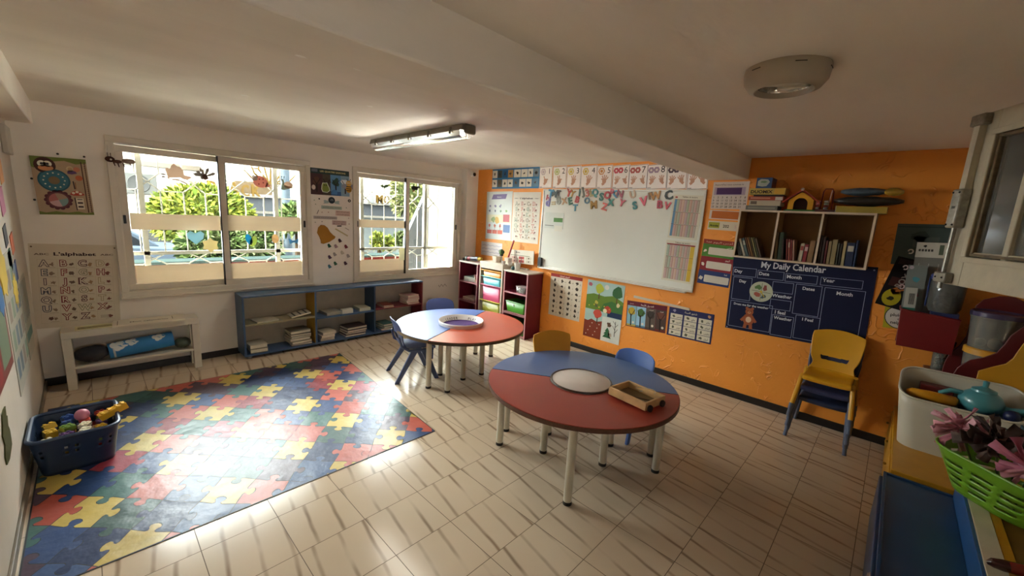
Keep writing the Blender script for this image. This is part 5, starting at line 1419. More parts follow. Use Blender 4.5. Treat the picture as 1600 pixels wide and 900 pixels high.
def reading(px, name, label, flip):
    sh = Sheet((V((XR - .0125, 0, 0)),) + WR[1:], px, '#D2CCB8', .002)
    cols = ['#B58A86', '#9A8A7A', '#8AA08A', '#B0847E', '#C09A86', '#A88A90', '#8E9A7E', '#B88A7A', '#A09488']
    nr = 3
    for r in range(nr):
        b0 = .05 + .285 * r
        for k in range(9): sh.rect(.14 + .085 * k if not flip else .05 + .085 * k, b0, .14 + .085 * (k + 1) if not flip else .05 + .085 * (k + 1), b0 + .27, cols[(k + r) % 9], 1)
        sh.bar(.05, b0 + .277, .95, b0 + .277, .003, '#6A5450', 3)
        for k in range(9):
            for j in range(9): sh.rect((.145 if not flip else .055) + .085 * k, b0 + .012 + .028 * j, (.2 if not flip else .11) + .085 * k, b0 + .022 + .028 * j, '#D0C4B4', 2)
    if flip: sh.rect(.83, .05, .96, .9, '#C9A83C', 2); sh.rect(.03, .9, .97, .925, '#8E2E34', 2)
    else: sh.rect(.06, .05, .14, .9, '#5E86A8', 2); sh.rect(.06, .93, .14, .96, '#A83A3A', 2)
    sh.text('Tableau de lecture', .55, .94, .014, '#4A3E38', 'c', .01, wid=sh.w * .5)
    sh.done(name, label, 'poster')
reading([(1053, 303), (1099.5, 307), (1089.5, 376), (1043.5, 371)], 'table_chart', 'upper colour column chart with blue edge at the right of the whiteboard', False)
reading([(1042.5, 374), (1088.5, 380), (1079.5, 443.5), (1032.5, 437)], 'table_chart', 'lower colour column chart with yellow edge at the right of the whiteboard', True)
def pouch():
    sh = Sheet((V((XR - .0125, 0, 0)),) + WR[1:], [(852, 332), (881, 332.5), (880, 361), (851.5, 353.5)], '#C9CCC2', .002, .15)
    sh.rect(.48, .42, .95, .68, '#4A7A2E', 1); sh.rect(.02, .16, .5, .2, '#5A5A50', 1); sh.rect(.55, -.15, .95, .2, '#D6D2C2', 1)
    sh.done('plastic_pouch', 'clear plastic pouch with a green card at the left of the whiteboard', 'pouch')
pouch()
p = on_board(844, 409, .03)
tag(single('board_eraser', None, None, lambda b: b.box((XR - .05, p.y - .03, p.z - .055), (XR - .021, p.y + .03, p.z + .055), mat('#17161A', .5)), loc=(p.x, p.y, p.z - .055), bevel=.006), 'black board eraser standing at the lower left corner of the whiteboard', 'eraser')

# ---- charts under and beside the whiteboard
sh = Sheet(WR, [(861.6, 427.3), (911.8, 433.5), (903.8, 502.5), (856.5, 490.5)], '#C9BFAC', .002)
sh.rect(0, .925, 1, 1, '#8E2A24'); sh.text(arabic('الحروف الهجائية'), .45, .945, .016, '#E6D8C4', 'c', .01)
arl = 'ابتجحخدرزسشصعغفكلمنهويةئبجرحس'
for i in range(28):
    a, b = .05 + .235 * (i % 4), .8 - .125 * (i // 4)
    sh.blob(a + .1, b + .05, .026, '#3A3028', 1, i, 12, .6); sh.text(arabic(arl[i]), a + .2, b + .03, .016, '#3A2E28', 'c', .02, 2)
for k in range(1, 4): sh.bar(.025 + .235 * k, .03, .025 + .235 * k, .91, .0012, '#8A7C6A', 1)
sh.done('arabic_chart', 'cream chart of Arabic letters with red heading under the whiteboard', 'poster')
def felt():
    sh = Sheet(WR, [(919.7, 437), (977.8, 446.3), (966.3, 539.4), (910.5, 523)], '#9FB9B4', .003, .8)
    sh.poly([(0, .5), (1, .5), (1, .72), (.75, .8), (.5, .76), (.2, .78), (0, .74)], '#5E7A2A'); sh.poly([(.4, .5), (1, .46), (1, .66), (.7, .7), (.5, .64)], '#3E6A34', 2); sh.rect(.62, .43, 1, .52, '#1F3350', 3)
    sh.poly([(0, 0), (.5, 0), (.5, .33), (.35, .3), (.2, .33), (.1, .29), (0, .3)], '#7A3220', 2); sh.poly([(.5, 0), (1, 0), (1, .42), (.5, .42)], '#C6C8C0', 2)
    def tree(a, b, r, c_, seed):
        sh.bar(a, b - .16, a, b, .012, '#5A3E28', 4); sh.blob(a, b + .02, r, c_, 5, seed, 12, .25)
    tree(.35, .86, .062, '#A8B03A', 1); tree(.83, .84, .075, '#2F5A34', 2); tree(.36, .42, .06, '#B84A3A', 3); sh.bar(.36, .28, .36, .38, .01, '#3A2A20', 5)
    sh.poly([(.55, .07), (.78, .07), (.72, .13), (.76, .13), (.7, .18), (.73, .18), (.665, .25), (.6, .18), (.63, .18), (.57, .13), (.61, .13)], '#2A5A3A', 5)
    for k in range(4): sh.bar(.86, .18 + .05 * k, .86 + (-1) ** k * .07, .26 + .04 * k, .005, '#3A3430', 5)
    sh.bar(.86, .12, .86, .38, .007, '#3A3430', 5); sh.blob(.7, .3, .035, '#5A4030', 5, 8); sh.blob(.74, .13, .03, '#A89A8A', 5, 9)
    sh.blob(.62, .55, .05, '#A8402E', 5, 11, 12, .3); sh.disc(.55, .52, .025, '#D6C8A0', 6); sh.blob(.3, .63, .028, '#B5A84A', 5, 12); sh.rect(.27, .55, .33, .62, '#5A5A3A', 5); sh.disc(.54, .92, .028, '#C9C8C0', 5); sh.blob(.09, .93, .03, '#A85A6A', 5, 13); sh.blob(.88, .66, .03, '#C9B58A', 5, 17)
    for k in range(8): sh.disc(.08 + .05 * k % .42, .05 + .07 * (k % 4), .007, '#C9B0A0', 5, 8)
    for k in range(5): sh.disc(.1 + .14 * k, .56 + .03 * (k % 2), .008, '#D0B03A', 5, 8)
    sh.done('felt_seasons_hanging', 'felt wall hanging of four season scenes under the whiteboard', 'wall hanging')
felt()
sh = Sheet(WR, [(991.3, 462), (1078, 481), (1077.5, 484.5), (990.6, 465.4)], '#BFB5A4', .012)
sh.done('picture_rail', 'thin white strip above the two Arabic season charts', 'rail')
sh = Sheet(WR, [(980.8, 469.2), (1042.5, 478.3), (1039.7, 521.4), (977.4, 508)], '#5E1F2C', .002)
for k, (c0, c1) in enumerate((('#7FA6B4', '#B0962E'), ('#8FB6CE', '#4A6A3A'), ('#5A5048', '#3E3630'), ('#4A3A34', '#6A4030'))):
    a0 = .02 + .245 * k; sh.rect(a0, .03, a0 + .235, .82, c0, 1); sh.bar(a0 + .11, .05, a0 + .1, .5, .014, '#2A1E1A', 3)
    for t in (-1, 1): sh.bar(a0 + .105, .4, a0 + .11 + t * .09, .68, .006, '#2A1E1A', 4)
    sh.blob(a0 + .115, .6, .05, c1, 2, k, 13, .3); sh.disc(a0 + .17, .18, .013, '#D6CAB8', 4, 10); sh.rect(a0, .03, a0 + .235, .1, ('#B09A4A', '#4A6A7E', '#4A3E38', '#6A2E24')[k], 2)
sh.text(arabic('الفصول الأربعة'), .52, .87, .017, '#D0C0B4', 'c', .01); sh.text(arabic('فصول'), .12, .88, .012, '#C9A0A0')
for k, s_ in enumerate(('الشتاء', 'الخريف')): sh.text(arabic(s_), .63 + .25 * (1 - k), .74, .011, '#D8CFC0', 'c', .01, 5)
sh.done('arabic_seasons_chart', 'maroon Arabic chart of trees in four seasons under the white strip', 'poster')
sh = Sheet(WR, [(1046.5, 479.3), (1116.6, 491.5), (1110.6, 538.5), (1041.5, 522.3)], '#2E2F58', .002)
ms = ['يناير', 'فبراير', 'مارس', 'أبريل', 'ماي', 'يونيو', 'يوليوز', 'غشت', 'شتنبر', 'أكتوبر', 'نونبر', 'دجنبر']
sh.text(arabic('شهور السنة'), .5, .87, .018, '#D0C8B0', 'c', .01); sh.blob(.13, .9, .018, '#8E86A0', 2, 3); sh.blob(.9, .89, .018, '#C0906A', 2, 4)
for i in range(12):
    a, b = .045 + .32 * (2 - i // 4), .62 - .19 * (i % 4)
    sh.rect(a, b, a + .28, b + .175, '#CFC7B2', 1); sh.text(arabic(ms[i]), a + .2, b + .05, .015, '#3A3040', 'c', .02); sh.blob(a + .08, b + .085, .018, '#5A5A4A', 2, i, 10, .6)
sh.done('arabic_months_chart', 'navy Arabic chart of the twelve months in white boxes', 'poster')

sh = Sheet(WR, [(1116, 284), (1171.5, 284), (1166, 326.5), (1109.5, 327)], '#CDBEB2', .002)
sh.text("Aujourd'hui nous sommes le", .45, .87, .013, '#3A2C28', 'c', .005, wid=sh.w * .8)
sh.rect(.05, .52, .92, .8, '#A893A4', 1); sh.rect(.12, .54, .82, .78, '#4E2E5C', 2)
rows = [(1, 8), (9, 16), (17, 24), (25, 31)]
for r, (p, q) in enumerate(rows):
    for k, n in enumerate(range(p, q + 1)): sh.text(str(n), .06 + .125 * k, .395 - .115 * r, .0165, '#2A201E', 'c', .01)
sh.done('date_chart', 'pale calendar sheet of numbers with a purple slot beside the bookshelf', 'calendar')
sh = Sheet(WR, [(1109.4, 328), (1158, 330), (1154.5, 344.5), (1107.6, 342)], '#CDBEB2', .002)
sh.rect(.08, .1, .96, .92, '#B86428', 1)
sh.done('month_slot_card', 'pale card with an orange slot under the calendar sheet', 'card')
sh = Sheet(WR, [(1107.4, 345), (1154, 347), (1151.5, 361), (1104.8, 358.5)], '#CFC3AE', .002)
sh.rect(.03, .2, .4, .85, '#9A9A32', 1); sh.text('Année', .215, .38, .017, '#23221A', 'c', .03, wid=sh.w * .3)
sh.text('202', .62, .32, .024, '#2A201C', 'c', .02); sh.text('5', .93, .32, .024, '#C9A8A0', 'c', .02)
sh.done('year_card', 'year card with green Année label under the orange slot card', 'card')
sh = Sheet(WR, [(1101.5, 373), (1150, 378), (1139.5, 450.4), (1088, 441)], '#8E3A2E', .003)
for k, (c_, b0, b1, wd_) in enumerate((('#4A7A2E', .62, .9, 'أمس'), ('#8A2A30', .31, .62, 'اليوم'), ('#2C3A68', 0, .31, 'غدا'))):
    sh.rect(0, b0, 1, b1, c_, 1); a0, a1, q0, q1 = .2, .97, b0 + .05, b0 + .21
    sh.poly([(a0 + .02, q0), (a1 - .02, q0), (a1, q0 + .015), (a1, q1 - .015), (a1 - .02, q1), (a0 + .02, q1), (a0, q1 - .015), (a0, q0 + .015)], '#CFC6B6', 2)
    sh.text(arabic(wd_), .9, b1 - .06, .014, '#E6DECB', 'r', .01); sh.blob(.1, (q0 + q1) / 2, .022, '#D6CCBC', 2, k + 5, 10, .6)
sh.text(arabic('أمس اليوم غدا'), .5, .93, .014, '#E0B8A0', 'c', .0, wid=sh.w * .8)
sh.done('arabic_days_chart', 'green, red and blue chart with three white slots left of the navy calendar', 'poster')

def daily():
    sh = Sheet(WR, [(1149, 401), (1372.5, 418), (1349, 548), (1131, 513.8)], '#161A36', .006, .4)
    ln = '#8A94AE'; tx = '#D0D2D6'
    W_, H_ = sh.w, sh.h
    sh.text('My Daily Calendar', .46, .885, .05, tx, 'c', .02, wid=W_ * .46)
    def bx(a0, b0, a1, b1): sh.box_line(a0, b0, a1, b1, .0035, ln, 1)
    for (a0, a1, b0, b1, s_) in ((.01, .2, .745, .86, 'Day'), (.21, .41, .74, .85, 'Date'), (.42, .645, .735, .84, 'Month'), (.665, .93, .735, .835, 'Year')):
        bx(a0, b0, a1, b1); sh.text(s_, a0 + .012, b0 + .045, .027, tx, 'l', .02)
    bx(.02, .42, .175, .73); sh.text('Day', .1, .66, .024, tx, 'c', .02)
    bx(.02, .04, .36, .4); sh.text('Dress me for the weather', .19, .345, .019, tx, 'c', .015, wid=W_ * .28)
    bx(.335, .58, .49, .72); sh.text('Weather', .415, .52, .026, tx, 'c', .02)
    bx(.335, .36, .49, .49); sh.text('I feel', .42, .305, .028, tx, 'c', .02)
    bx(.365, .02, .525, .29); sh.text('Weather', .445, .235, .024, tx, 'c', .02)
    bx(.505, .34, .685, .72); sh.text('Dates', .595, .655, .024, tx, 'c', .02)
    bx(.535, .03, .705, .33); sh.text('I Feel', .62, .27, .024, tx, 'c', .02)
    bx(.70, .16, .955, .715); sh.text('Month', .83, .64, .026, tx, 'c', .02)
    bx(.71, .02, .965, .14)
    sh.disc(.255, .565, .088, '#B5B8A0', 2, 30)
    for k in range(4): sh.blob(.255 + .038 * math.cos(k * PI / 2 + .7), .565 + .075 * math.sin(k * PI / 2 + .7), .03, ('#8A4A44', '#5A7A4A', '#A85A4A', '#4A5A5E')[k], 3, k + 2, 10, .6)
    sh.bar(.255, .565, .285, .5, .008, '#B09A3A', 4); sh.bar(.18, .575, .33, .555, .003, '#4A4A40', 4); sh.bar(.255, .45, .258, .68, .003, '#4A4A40', 4); sh.disc(.255, .565, .01, '#C9A83C', 5, 12)
    a, b, o_ = .185, .17, '#9E5636'
    sh.disc(a, b + .105, .032, o_, 2); sh.disc(a - .022, b + .15, .012, o_, 2); sh.disc(a + .022, b + .15, .012, o_, 2); sh.disc(a, b, .045, o_, 2, sy=1.15); sh.disc(a, b - .005, .022, '#D6B89A', 3, sy=1.2)
    for s_ in (-1, 1): sh.bar(a + s_ * .025, b + .04, a + s_ * .06, b - .03, .022, o_, 3); sh.bar(a + s_ * .02, b - .06, a + s_ * .026, b - .13, .026, o_, 3); sh.disc(a + s_ * .012, b + .112, .004, DK, 4, 8)
    sh.disc(a, b + .095, .012, '#C98A5E', 3); sh.disc(a, b + .1, .005, DK, 4, 8)
    for (p, q) in ((.98, .965), (.015, .015)): sh.disc(p, q, .006, '#8A94AE', 3, 10)
    sh.done('daily_calendar', 'navy wall calendar headed My Daily Calendar with a small bear, under the bookshelf', 'calendar')
daily()
# ================================================================ CORNER STORAGE UNITS
def corner():
    xf, xb = 3.69, 3.975
    ma = mat('#741C30', .4, var=.08); mi = mat('#8A2A44', .4, var=.08); ed = mat('#B9868A', .45); wt = mat('#C9BFB2', .4)
    def unit(label, y0, y1, zt, shelves):
        root = thing('open_shelf', label, 'shelf', ((xf + xb) / 2, (y0 + y1) / 2, 0), group=None)
        T = .018
        for a in (y0, y1 - T):
            part(root, 'side_panel', lambda b: b.box((xf, a, 0), (xb, a + T, zt - T), ma), bevel=.0015)
        part(root, 'top_board', lambda b: b.box((xf - .012, y0 - .008, zt - T), (xb, y1 + .004, zt), wt), bevel=.002, label='pale top board')
        part(root, 'back_board', lambda b: b.box((xb - .006, y0 + T, 0.02), (xb, y1 - T, zt - T), ma))
        for z in shelves:
            part(root, 'shelf_board', lambda b: (b.box((xf + .004, y0 + T, z - T), (xb - .006, y1 - T, z), mi), b.box((xf + .001, y0 + T, z - T), (xf + .004, y1 - T, z), ed)))
        for a in (y0, y1 - T):
            part(root, 'edge_strip', lambda b: b.box((xf - .002, a, 0.0), (xf, a + T, zt - T), ed), label='pink edge strip')
        return root
    zz_ = lambda u, v: at_x(u, v, xf).z
    sR = [zz_(806, 458), zz_(806, 490), .3, .03]; sL = [zz_(733, 440.5), zz_(733, 471), .3, .03]
    unit('maroon open shelf with a green tub, right of the drawer unit', 3.215, 3.625, .845, sR)
    unit('maroon open shelf of magazines in the corner, left of the drawer unit', 4.145, 4.545, .855, sL)
    # white frame with coloured drawers
    y0, y1, zt = 3.66, 4.105, .90
    root = thing('drawer_unit', 'white storage frame with orange, turquoise, pink and lime plastic drawers', 'drawer unit', ((xf + xb) / 2, (y0 + y1) / 2, 0))
    wf = mat('#CDC2B0', .4, var=.05)
    for a in (y0, y1 - .022): part(root, 'side_panel', lambda b: b.box((xf, a, 0), (xb, a + .022, zt - .02), wf), bevel=.002)
    part(root, 'top_board', lambda b: (b.box((xf - .003, y0, zt - .02), (xb, y1, zt), wf), b.box((xf, y0 + .022, zt - .085), (xf + .015, y1 - .022, zt - .02), wf)), bevel=.002)
    part(root, 'back_board', lambda b: b.box((xb - .005, y0 + .02, 0), (xb, y1 - .02, zt - .02), wf))
    part(root, 'bottom_board', lambda b: b.box((xf, y0 + .022, .01), (xb - .006, y1 - .022, .03), wf))
    def z_(v): return at_x(771, v, xf).z
    for nm, vt, vb, c_, rim in (('orange', 424.5, 437, '#D0861F', '#DB9A3A'), ('turquoise', 434.5, 450, '#4FA8B0', '#6FC0C4'), ('pink', 448, 476.5, '#C2486E', '#CE6A88'), ('lime', 473, 500, '#A8A832', '#C0BE4E'), ('blue', 503, 530, '#3A6A9A', '#4A7AAA')):
        zt_, zb_ = z_(vt), z_(vb)
        if nm == 'blue': zb_ = .06
        def dr(b):
            m_ = mat(c_, .35, var=.04)
            ya, yb = y0 + .05, y1 - .05
            b.loft([[V((x, y, zb_)) for x, y in rounded((xf + .015 + xb - .02) / 2, (ya + yb) / 2, (xb - xf - .05) / 2, (yb - ya) / 2 - .012, .02)], [V((x, y, zt_)) for x, y in rounded((xf + .012 + xb - .02) / 2, (ya + yb) / 2, (xb - xf - .04) / 2, (yb - ya) / 2, .02)]], m_, True, False)
        d = part(root, 'drawer', dr, label=nm + ' plastic drawer', solid=.003)
        def rm(b): ring_rect(b, (V((0, 0, zt_)), V((1, 0, 0)), V((0, 1, 0)), V((0, 0, 1))), xf - .004, y0 + .03, xb - .01, y1 - .03, .03, -.004, .006, mat(rim, .35))
        part(d, 'rim', rm, bevel=.002)
    # green tubs, clear box and magazines
    GT = 'green tubs in the right maroon shelf'
    def tub(name, label, y_0, y_1, z, h, c_, lab=True):
        root = thing(name, label, 'tub', (3.79, (y_0 + y_1) / 2, z))
        m_ = mat(c_, .35, var=.05); yc = (y_0 + y_1) / 2; hy = (y_1 - y_0) / 2
        part(root, 'body', lambda b: b.loft([[V((x, y, z + t)) for x, y in rounded(3.80, yc, .1 - .012 * (1 - q_), hy * (.88 + .12 * q_), .02)] for t, q_ in ((.001, 0), (h, 1))], m_, True, False), solid=.004)
        part(root, 'rim', lambda b: b.tube([V((x, y, z + h)) for x, y in rounded(3.80, yc, .103, hy + .003, .02)], .006, m_, 6, close=True))
        if lab: part(root, 'clip', lambda b: b.box((3.696 , yc + .01, z + h * .62), (3.704, yc + .025, z + h * .82), mat('#D8D8CC', .4)), label='small white clip')
    tub('storage_tub', 'bright green plastic tub on the middle board of the right maroon shelf', 3.25, 3.59, sR[1], .135, '#4A8A2A')
    tub('storage_tub', 'green tub at the bottom of the right maroon shelf, mostly behind the table', 3.25, 3.59, .03, .15, '#4A8A3A')
    gl = clear_glass('clear_plastic', '#D6D2CC', .1, .1, .22)
    root = thing('clear_box', 'small clear plastic box on the upper board of the right maroon shelf', 'box', (3.78, 3.36, sR[0]))
    part(root, 'body', lambda b: b.loft([[V((x, y, sR[0] + z)) for x, y in rounded(3.78, 3.36, .06 * k, .085 * k, .02)] for z, k in ((.001, .9), (.075, 1))], gl, True, False), solid=.002)
    part(root, 'lid', lambda b: b.prism([V((x, y, sR[0] + .076)) for x, y in rounded(3.78, 3.36, .063, .088, .02)], (0, 0, .008), mat('#A89A96', .3)), bevel=.002)
    GM = 'magazines in the left maroon shelf'
    rg = random.Random(8)
    def stack(zs, n, cols, y, lab, nm='magazine'):
        cur = zs + .0005
        for k in range(n):
            h = rg.uniform(.010, .016); a = rg.uniform(-.1, .1); c_ = cols[k % len(cols)]
            def f(b):
                M = Matrix.Translation((3.80, y, cur)) @ Matrix.Rotation(a, 4, 'Z')
                b.box((-.09, -.12, 0), (.09, .12, h * .2), mat(c_, .4), M); b.box((-.088, -.118, h * .2), (.088, .118, h * .8), mat('#D0C8BA', .8), M); b.box((-.09, -.12, h * .8), (.09, .12, h), mat(c_, .4), M)
            pos = ('lowest', 'second', 'third', 'fourth', 'fifth', 'topmost')[k if k < n - 1 else 5]
            single(nm, f'{lab}, {pos} in its pile', 'magazine', f, (3.80, y, cur), GM); cur += h + .0005
    stack(sL[0], 5, ['#B9B5A8', '#8A9A8E', '#C2BCB0'], 4.34, 'thin magazine on the upper board of the left maroon shelf')
    stack(sL[1], 4, ['#8A8478', '#A83A44', '#5A5450', '#C0B0A4'], 4.35, 'glossy magazine on the middle board of the left maroon shelf')
    def leaf(b):
        M = Matrix.Translation((3.745, 4.185, sL[0] + .001)) @ Matrix.Rotation(-.35, 4, 'X')
        b.box((-.05, -.004, 0), (.06, .004, .12), mat('#D6CCBC', .6), M)
    single('booklet', 'white booklet leaning beside the magazines in the left maroon shelf', 'book', leaf, (3.745, 4.185, sL[0]))
    # things on top
    zL, zD, zR = .855, .90, .845
    def pot(name, label, cat, y, z, r0, r1, h, c_, x=3.80, sq=False, hollow=True, **k):
        def f(b):
            if sq: b.loft([[V((px, py, z + t)) for px, py in rounded(x, y, r, r, r * .25, 3)] for t, r in ((.0005, r0), (h, r1), (h, r1 * .88), (.01, r0 * .85))], mat(c_, .45, var=.06))
            else: b.lathe([(0, .0005), (r0, .0005), (r1, h), (r1 * .9, h), (r0 * .85, .01), (0, .01)], (x, y, z), mat(c_, .45, var=.06), 20)
        single(name, label, cat, f, (x, y, z), **k)
    Y = lambda u, x=3.78: at_x(u, 405, x).y
    pot('plant_pot', 'square white pot on the drawer unit, left one', 'pot', Y(774), zD, .035, .045, .085, '#BDB4A4', sq=True)
    pot('plant_pot', 'square white pot on the drawer unit, right of the first', 'pot', Y(790), zD, .03, .04, .08, '#C2B9A9', 3.83, sq=True)
    pot('paint_cup', 'small cup with red paint on the drawer unit', 'cup', Y(787, 3.74), zD, .022, .028, .045, '#B8ACA4', 3.74)
    pot('bowl', 'low white bowl at the right end of the drawer unit', 'bowl', Y(797, 3.75), zD, .028, .036, .035, '#C6BEB2', 3.75)
    pot('pencil_cup', 'tapered white cup of pencils on the right maroon shelf', 'cup', Y(810), zR, .032, .045, .10, '#CBC4B8', 3.77)
    for k, (dy, dx, c_, nm) in enumerate(((.015, .01, '#7A2E44', 'plum'), (-.01, -.008, '#B5A14A', 'yellow'), (-.02, .012, '#8A3A30', 'red'))):
        c0 = V((3.77, Y(810), zR + .013))
        single('pencil', f'{nm} pencil standing in the tapered white cup', 'pencil', lambda b: b.tube([c0 + V((dx * .5, dy * .5, 0)), c0 + V((dx * 2, dy * 2, .14)), c0 + V((dx * 2.1, dy * 2.1, .15))], [.0035, .0035, .001], mat(c_, .5), 6), c0)
    y_ = Y(801, 3.74)
    single('ball', 'dark green ball beside the pencil cup', 'ball', lambda b: b.ball((3.735, y_ - .02, zR + .026), .026, mat('#22423C', .5), 16, 10), (3.735, y_ - .02, zR), smooth=180)
    # cactus figure with eyes in a pot
    yc = Y(780, 3.84)
    root = thing('toy_cactus', 'green toy figure on a white stand behind the pots on the drawer unit', 'toy', (3.88, yc, zD))
    part(root, 'stand', lambda b: b.lathe([(0, .0), (.028, 0), (.02, .05), (.012, .1), (0, .1)], (3.88, yc, zD), mat('#BDB6A8', .5), 16))
    part(root, 'body', lambda b: (b.ball((3.88, yc, zD + .135), .036, mat('#3A5A22', .6, var=.2), 16, 10, (1, 1, 1.15)), b.ball((3.88, yc + .036, zD + .145), .015, mat('#3A5A22', .6, var=.2), 10, 6, (1, 1, 1.6)), b.ball((3.88, yc - .036, zD + .14), .015, mat('#3A5A22', .6, var=.2), 10, 6, (1, 1, 1.6))), smooth=180)
    part(root, 'base_ring', lambda b: b.lathe([(.022, .085), (.03, .092), (.022, .1)], (3.88, yc, zD), mat('#22201E', .5), 16), label='black ring at the neck')
    # white board of cards leaning on the wall, red rod
    q_ = V((3.93, Y(815, 3.93), zR))
    root = thing('card_board', 'white board of picture cards leaning on the wall on the right maroon shelf', 'board', (3.93, q_.y, zR))
    sh = Sheet((V((3.945, 0, 0)),) + WR[1:], [(797, 389), (835, 393), (834, 414), (797, 410)], '#CFC6B4', .01)
    sh.text('Météo', .36, .78, .02, '#4A3A34', 'c', .02); sh.bar(.05, .62, .85, .58, .007, '#6A6A4E', 1)
    for k in range(3):
        for r in range(2): sh.rect(.1 + .3 * k, .08 + .25 * r, .32 + .3 * k, .28 + .25 * r, ('#B89A8E', '#A8433E', '#BDB09A')[k], 2); sh.blob(.21 + .3 * k, .18 + .25 * r, .014, '#5A4A44', 3, k + r)
    sh.mb.build('card_sheet', root, smooth=0)
    part(root, 'ledge', lambda b: b.box((3.925, q_.y - .12, zR + .0005), (3.955, q_.y + .12, zR + .016), mat('#C6BCA8', .5)))
    a, c_ = at_x(792, 400, 3.86), at_x(803, 375.5, 3.93)
    a.z = zD + .012
    single('red_rod', 'red rod leaning behind the pots on the drawer unit', 'rod', lambda b: b.tube([a, c_], .011, mat('#9E2A22', .5), 8), (a.x, a.y, zD))
    # bottle of paint lying on the left shelf
    def bottle():
        y1_, y2_ = Y(739, 3.76), Y(764, 3.78)
        root = thing('toy_torch', 'dark toy torch with red and yellow rings lying on the left maroon shelf', 'toy', (3.76, 4.3, zL))
        p, q_ = V((3.75, 4.46, zL + .038)), V((3.77, 4.165, zL + .058))
        def seg(t0, t1, r0, r1, c_): return lambda b: b.tube([p.lerp(q_, t0), p.lerp(q_, t1)], [r0, r1], mat(c_, .4), 18)
        part(root, 'lens', seg(0, .1, .034, .037, '#1A2420')); part(root, 'ring', seg(.1, .3, .03, .028, '#8A2430'), label='red ring'); part(root, 'barrel', seg(.3, .82, .026, .034, '#23243A')); part(root, 'cap', seg(.82, 1.0, .03, .022, '#B59A2E'), label='yellow cap')
    bottle()
    pot('jar', 'small dark jar at the left end of the corner shelf top', 'jar', 4.515, zL, .018, .018, .04, '#2A2A28', 3.74)
corner()
# camera on the pilaster
p = at_y(738.5, 272, 4.55)
root = thing('security_camera', 'small white security camera on the pilaster under the ceiling', 'camera', (p.x, 4.55, p.z))
part(root, 'housing', lambda b: b.box((p.x - .035, 4.51, p.z - .035), (p.x + .035, 4.55, p.z + .035), mat('#D6D0C4', .4)), bevel=.01)
part(root, 'lens', lambda b: b.lathe([(0, -.008), (.014, -.008), (.025, -.004), (.026, .006), (0, .006)], (p.x, 4.508, p.z - .006), mat('#111114', .15), 20, 'Y'), label='black lens')
def f_tag(b, P): pad(b, P, [(-.02, .015), (.018, .03), (.012, -.03), (-.01, -.02)], '#D8D4CA', 0)
cut('paper_scrap', 'white paper scrap stuck at the right of the right window', 'decoration', 720.5, 300, f_tag, lift=.03)
def doodle(b, P):
    for k in range(5): pad(b, P, [(-.06 + .03 * k, .01 * (-1) ** k), (-.055 + .03 * k, .012 * (-1) ** k), (-.03 + .03 * k, -.02 * (-1) ** k), (-.035 + .03 * k, -.022 * (-1) ** k)], '#6A5E50', 0, .001)
cut('wall_scribble', 'dark scribble on the wall under the right window', 'mark', 690, 446, doodle, lift=.003)

# ================================================================ CEILING LAMPS
def lamp_tube():
    x, y0, y1, z = 1.955, 2.36, 3.70, 2.06
    root = thing('tube_lamp', 'long clip-on tube lamp on the ceiling near the windows', 'ceiling lamp', (x, (y0 + y1) / 2, ZC))
    gr = mat('#8A8274', .5, var=.1); st = mat('#6E675C', .35, .5)
    part(root, 'housing', lambda b: b.loft([[V((x + dx, y, zz_)) for dx, zz_ in ((-.07, 2.108), (-.055, 2.15), (.055, 2.15), (.07, 2.108))] for y in (y0, y1)], gr), bevel=.006)
    part(root, 'diffuser', lambda b: b.loft([[V((x + dx, y, zz_)) for dx, zz_ in ((-.064, 2.107), (-.054, 2.075), (-.02, 2.056), (.02, 2.056), (.054, 2.075), (.064, 2.107))] for y in (y0 + .02, y1 - .02)], clear_glass('lamp_diffuser', '#F2EEE4', .10, .15, .10)), label='clear ribbed cover')
    part(root, 'tube', lambda b: b.tube([(x - .015, y0 + .05, 2.085), (x - .015, y1 - .05, 2.085)], .013, glowing('#FFFFFF', 36.0), 12), label='lit white fluorescent tube')
    for k in range(5):
        y = y0 + .12 + (y1 - y0 - .24) * k / 4
        for s_ in (-1, 1): part(root, 'clip', lambda b: b.box((x + s_ * .062, y - .01, 2.09), (x + s_ * .076, y + .01, 2.135), st), bevel=.003)
    part(root, 'end_cap', lambda b: b.box((x - .05, y0 - .03, 2.085), (x + .05, y0, 2.15), st), bevel=.012)
lamp_tube()
def lamp_round():
    c = V((1.875, .415, ZN))
    root = thing('round_lamp', 'round cream ceiling lamp with open mirrored reflector over the right', 'ceiling lamp', c)
    m_ = mat('#A59A88', .35, var=.05)
    part(root, 'housing', lambda b: b.lathe([(0, 0), (.138, 0), (.14, -.012), (.136, -.045), (.118, -.07), (.098, -.078), (.093, -.074), (.088, -.06)], c, m_, 48))
    part(root, 'reflector', lambda b: b.lathe([(.088, -.060), (.08, -.035), (.06, -.02), (.0, -.015)], c, mat('#C9C6C0', .08, 1.0, var=.3, scale=30, bump=.6, bscale=25), 32), label='mirror bowl')
    part(root, 'lamp_holder', lambda b: b.tube([c + V((-.03, .06, -.04)), c + V((.02, -.05, -.048))], [.02, .016], mat('#B5AFA2', .4), 12))
    part(root, 'bulb', lambda b: b.tube([c + V((.02, -.05, -.048)), c + V((.045, -.07, -.05)), c + V((.05, .03, -.05))], .012, mat('#D8D4CA', .2), 10))
    for k in range(6):
        a = k * PI / 3 + .5
        part(root, 'vent_slot', lambda b: b.box((-.018, -.001, -.0015), (.018, .003, .0015), mat('#2A241E', .7), Matrix.Translation(c + V((math.cos(a) * .139, math.sin(a) * .139, -.018))) @ Matrix.Rotation(a + PI / 2, 4, 'Z')))
lamp_round()
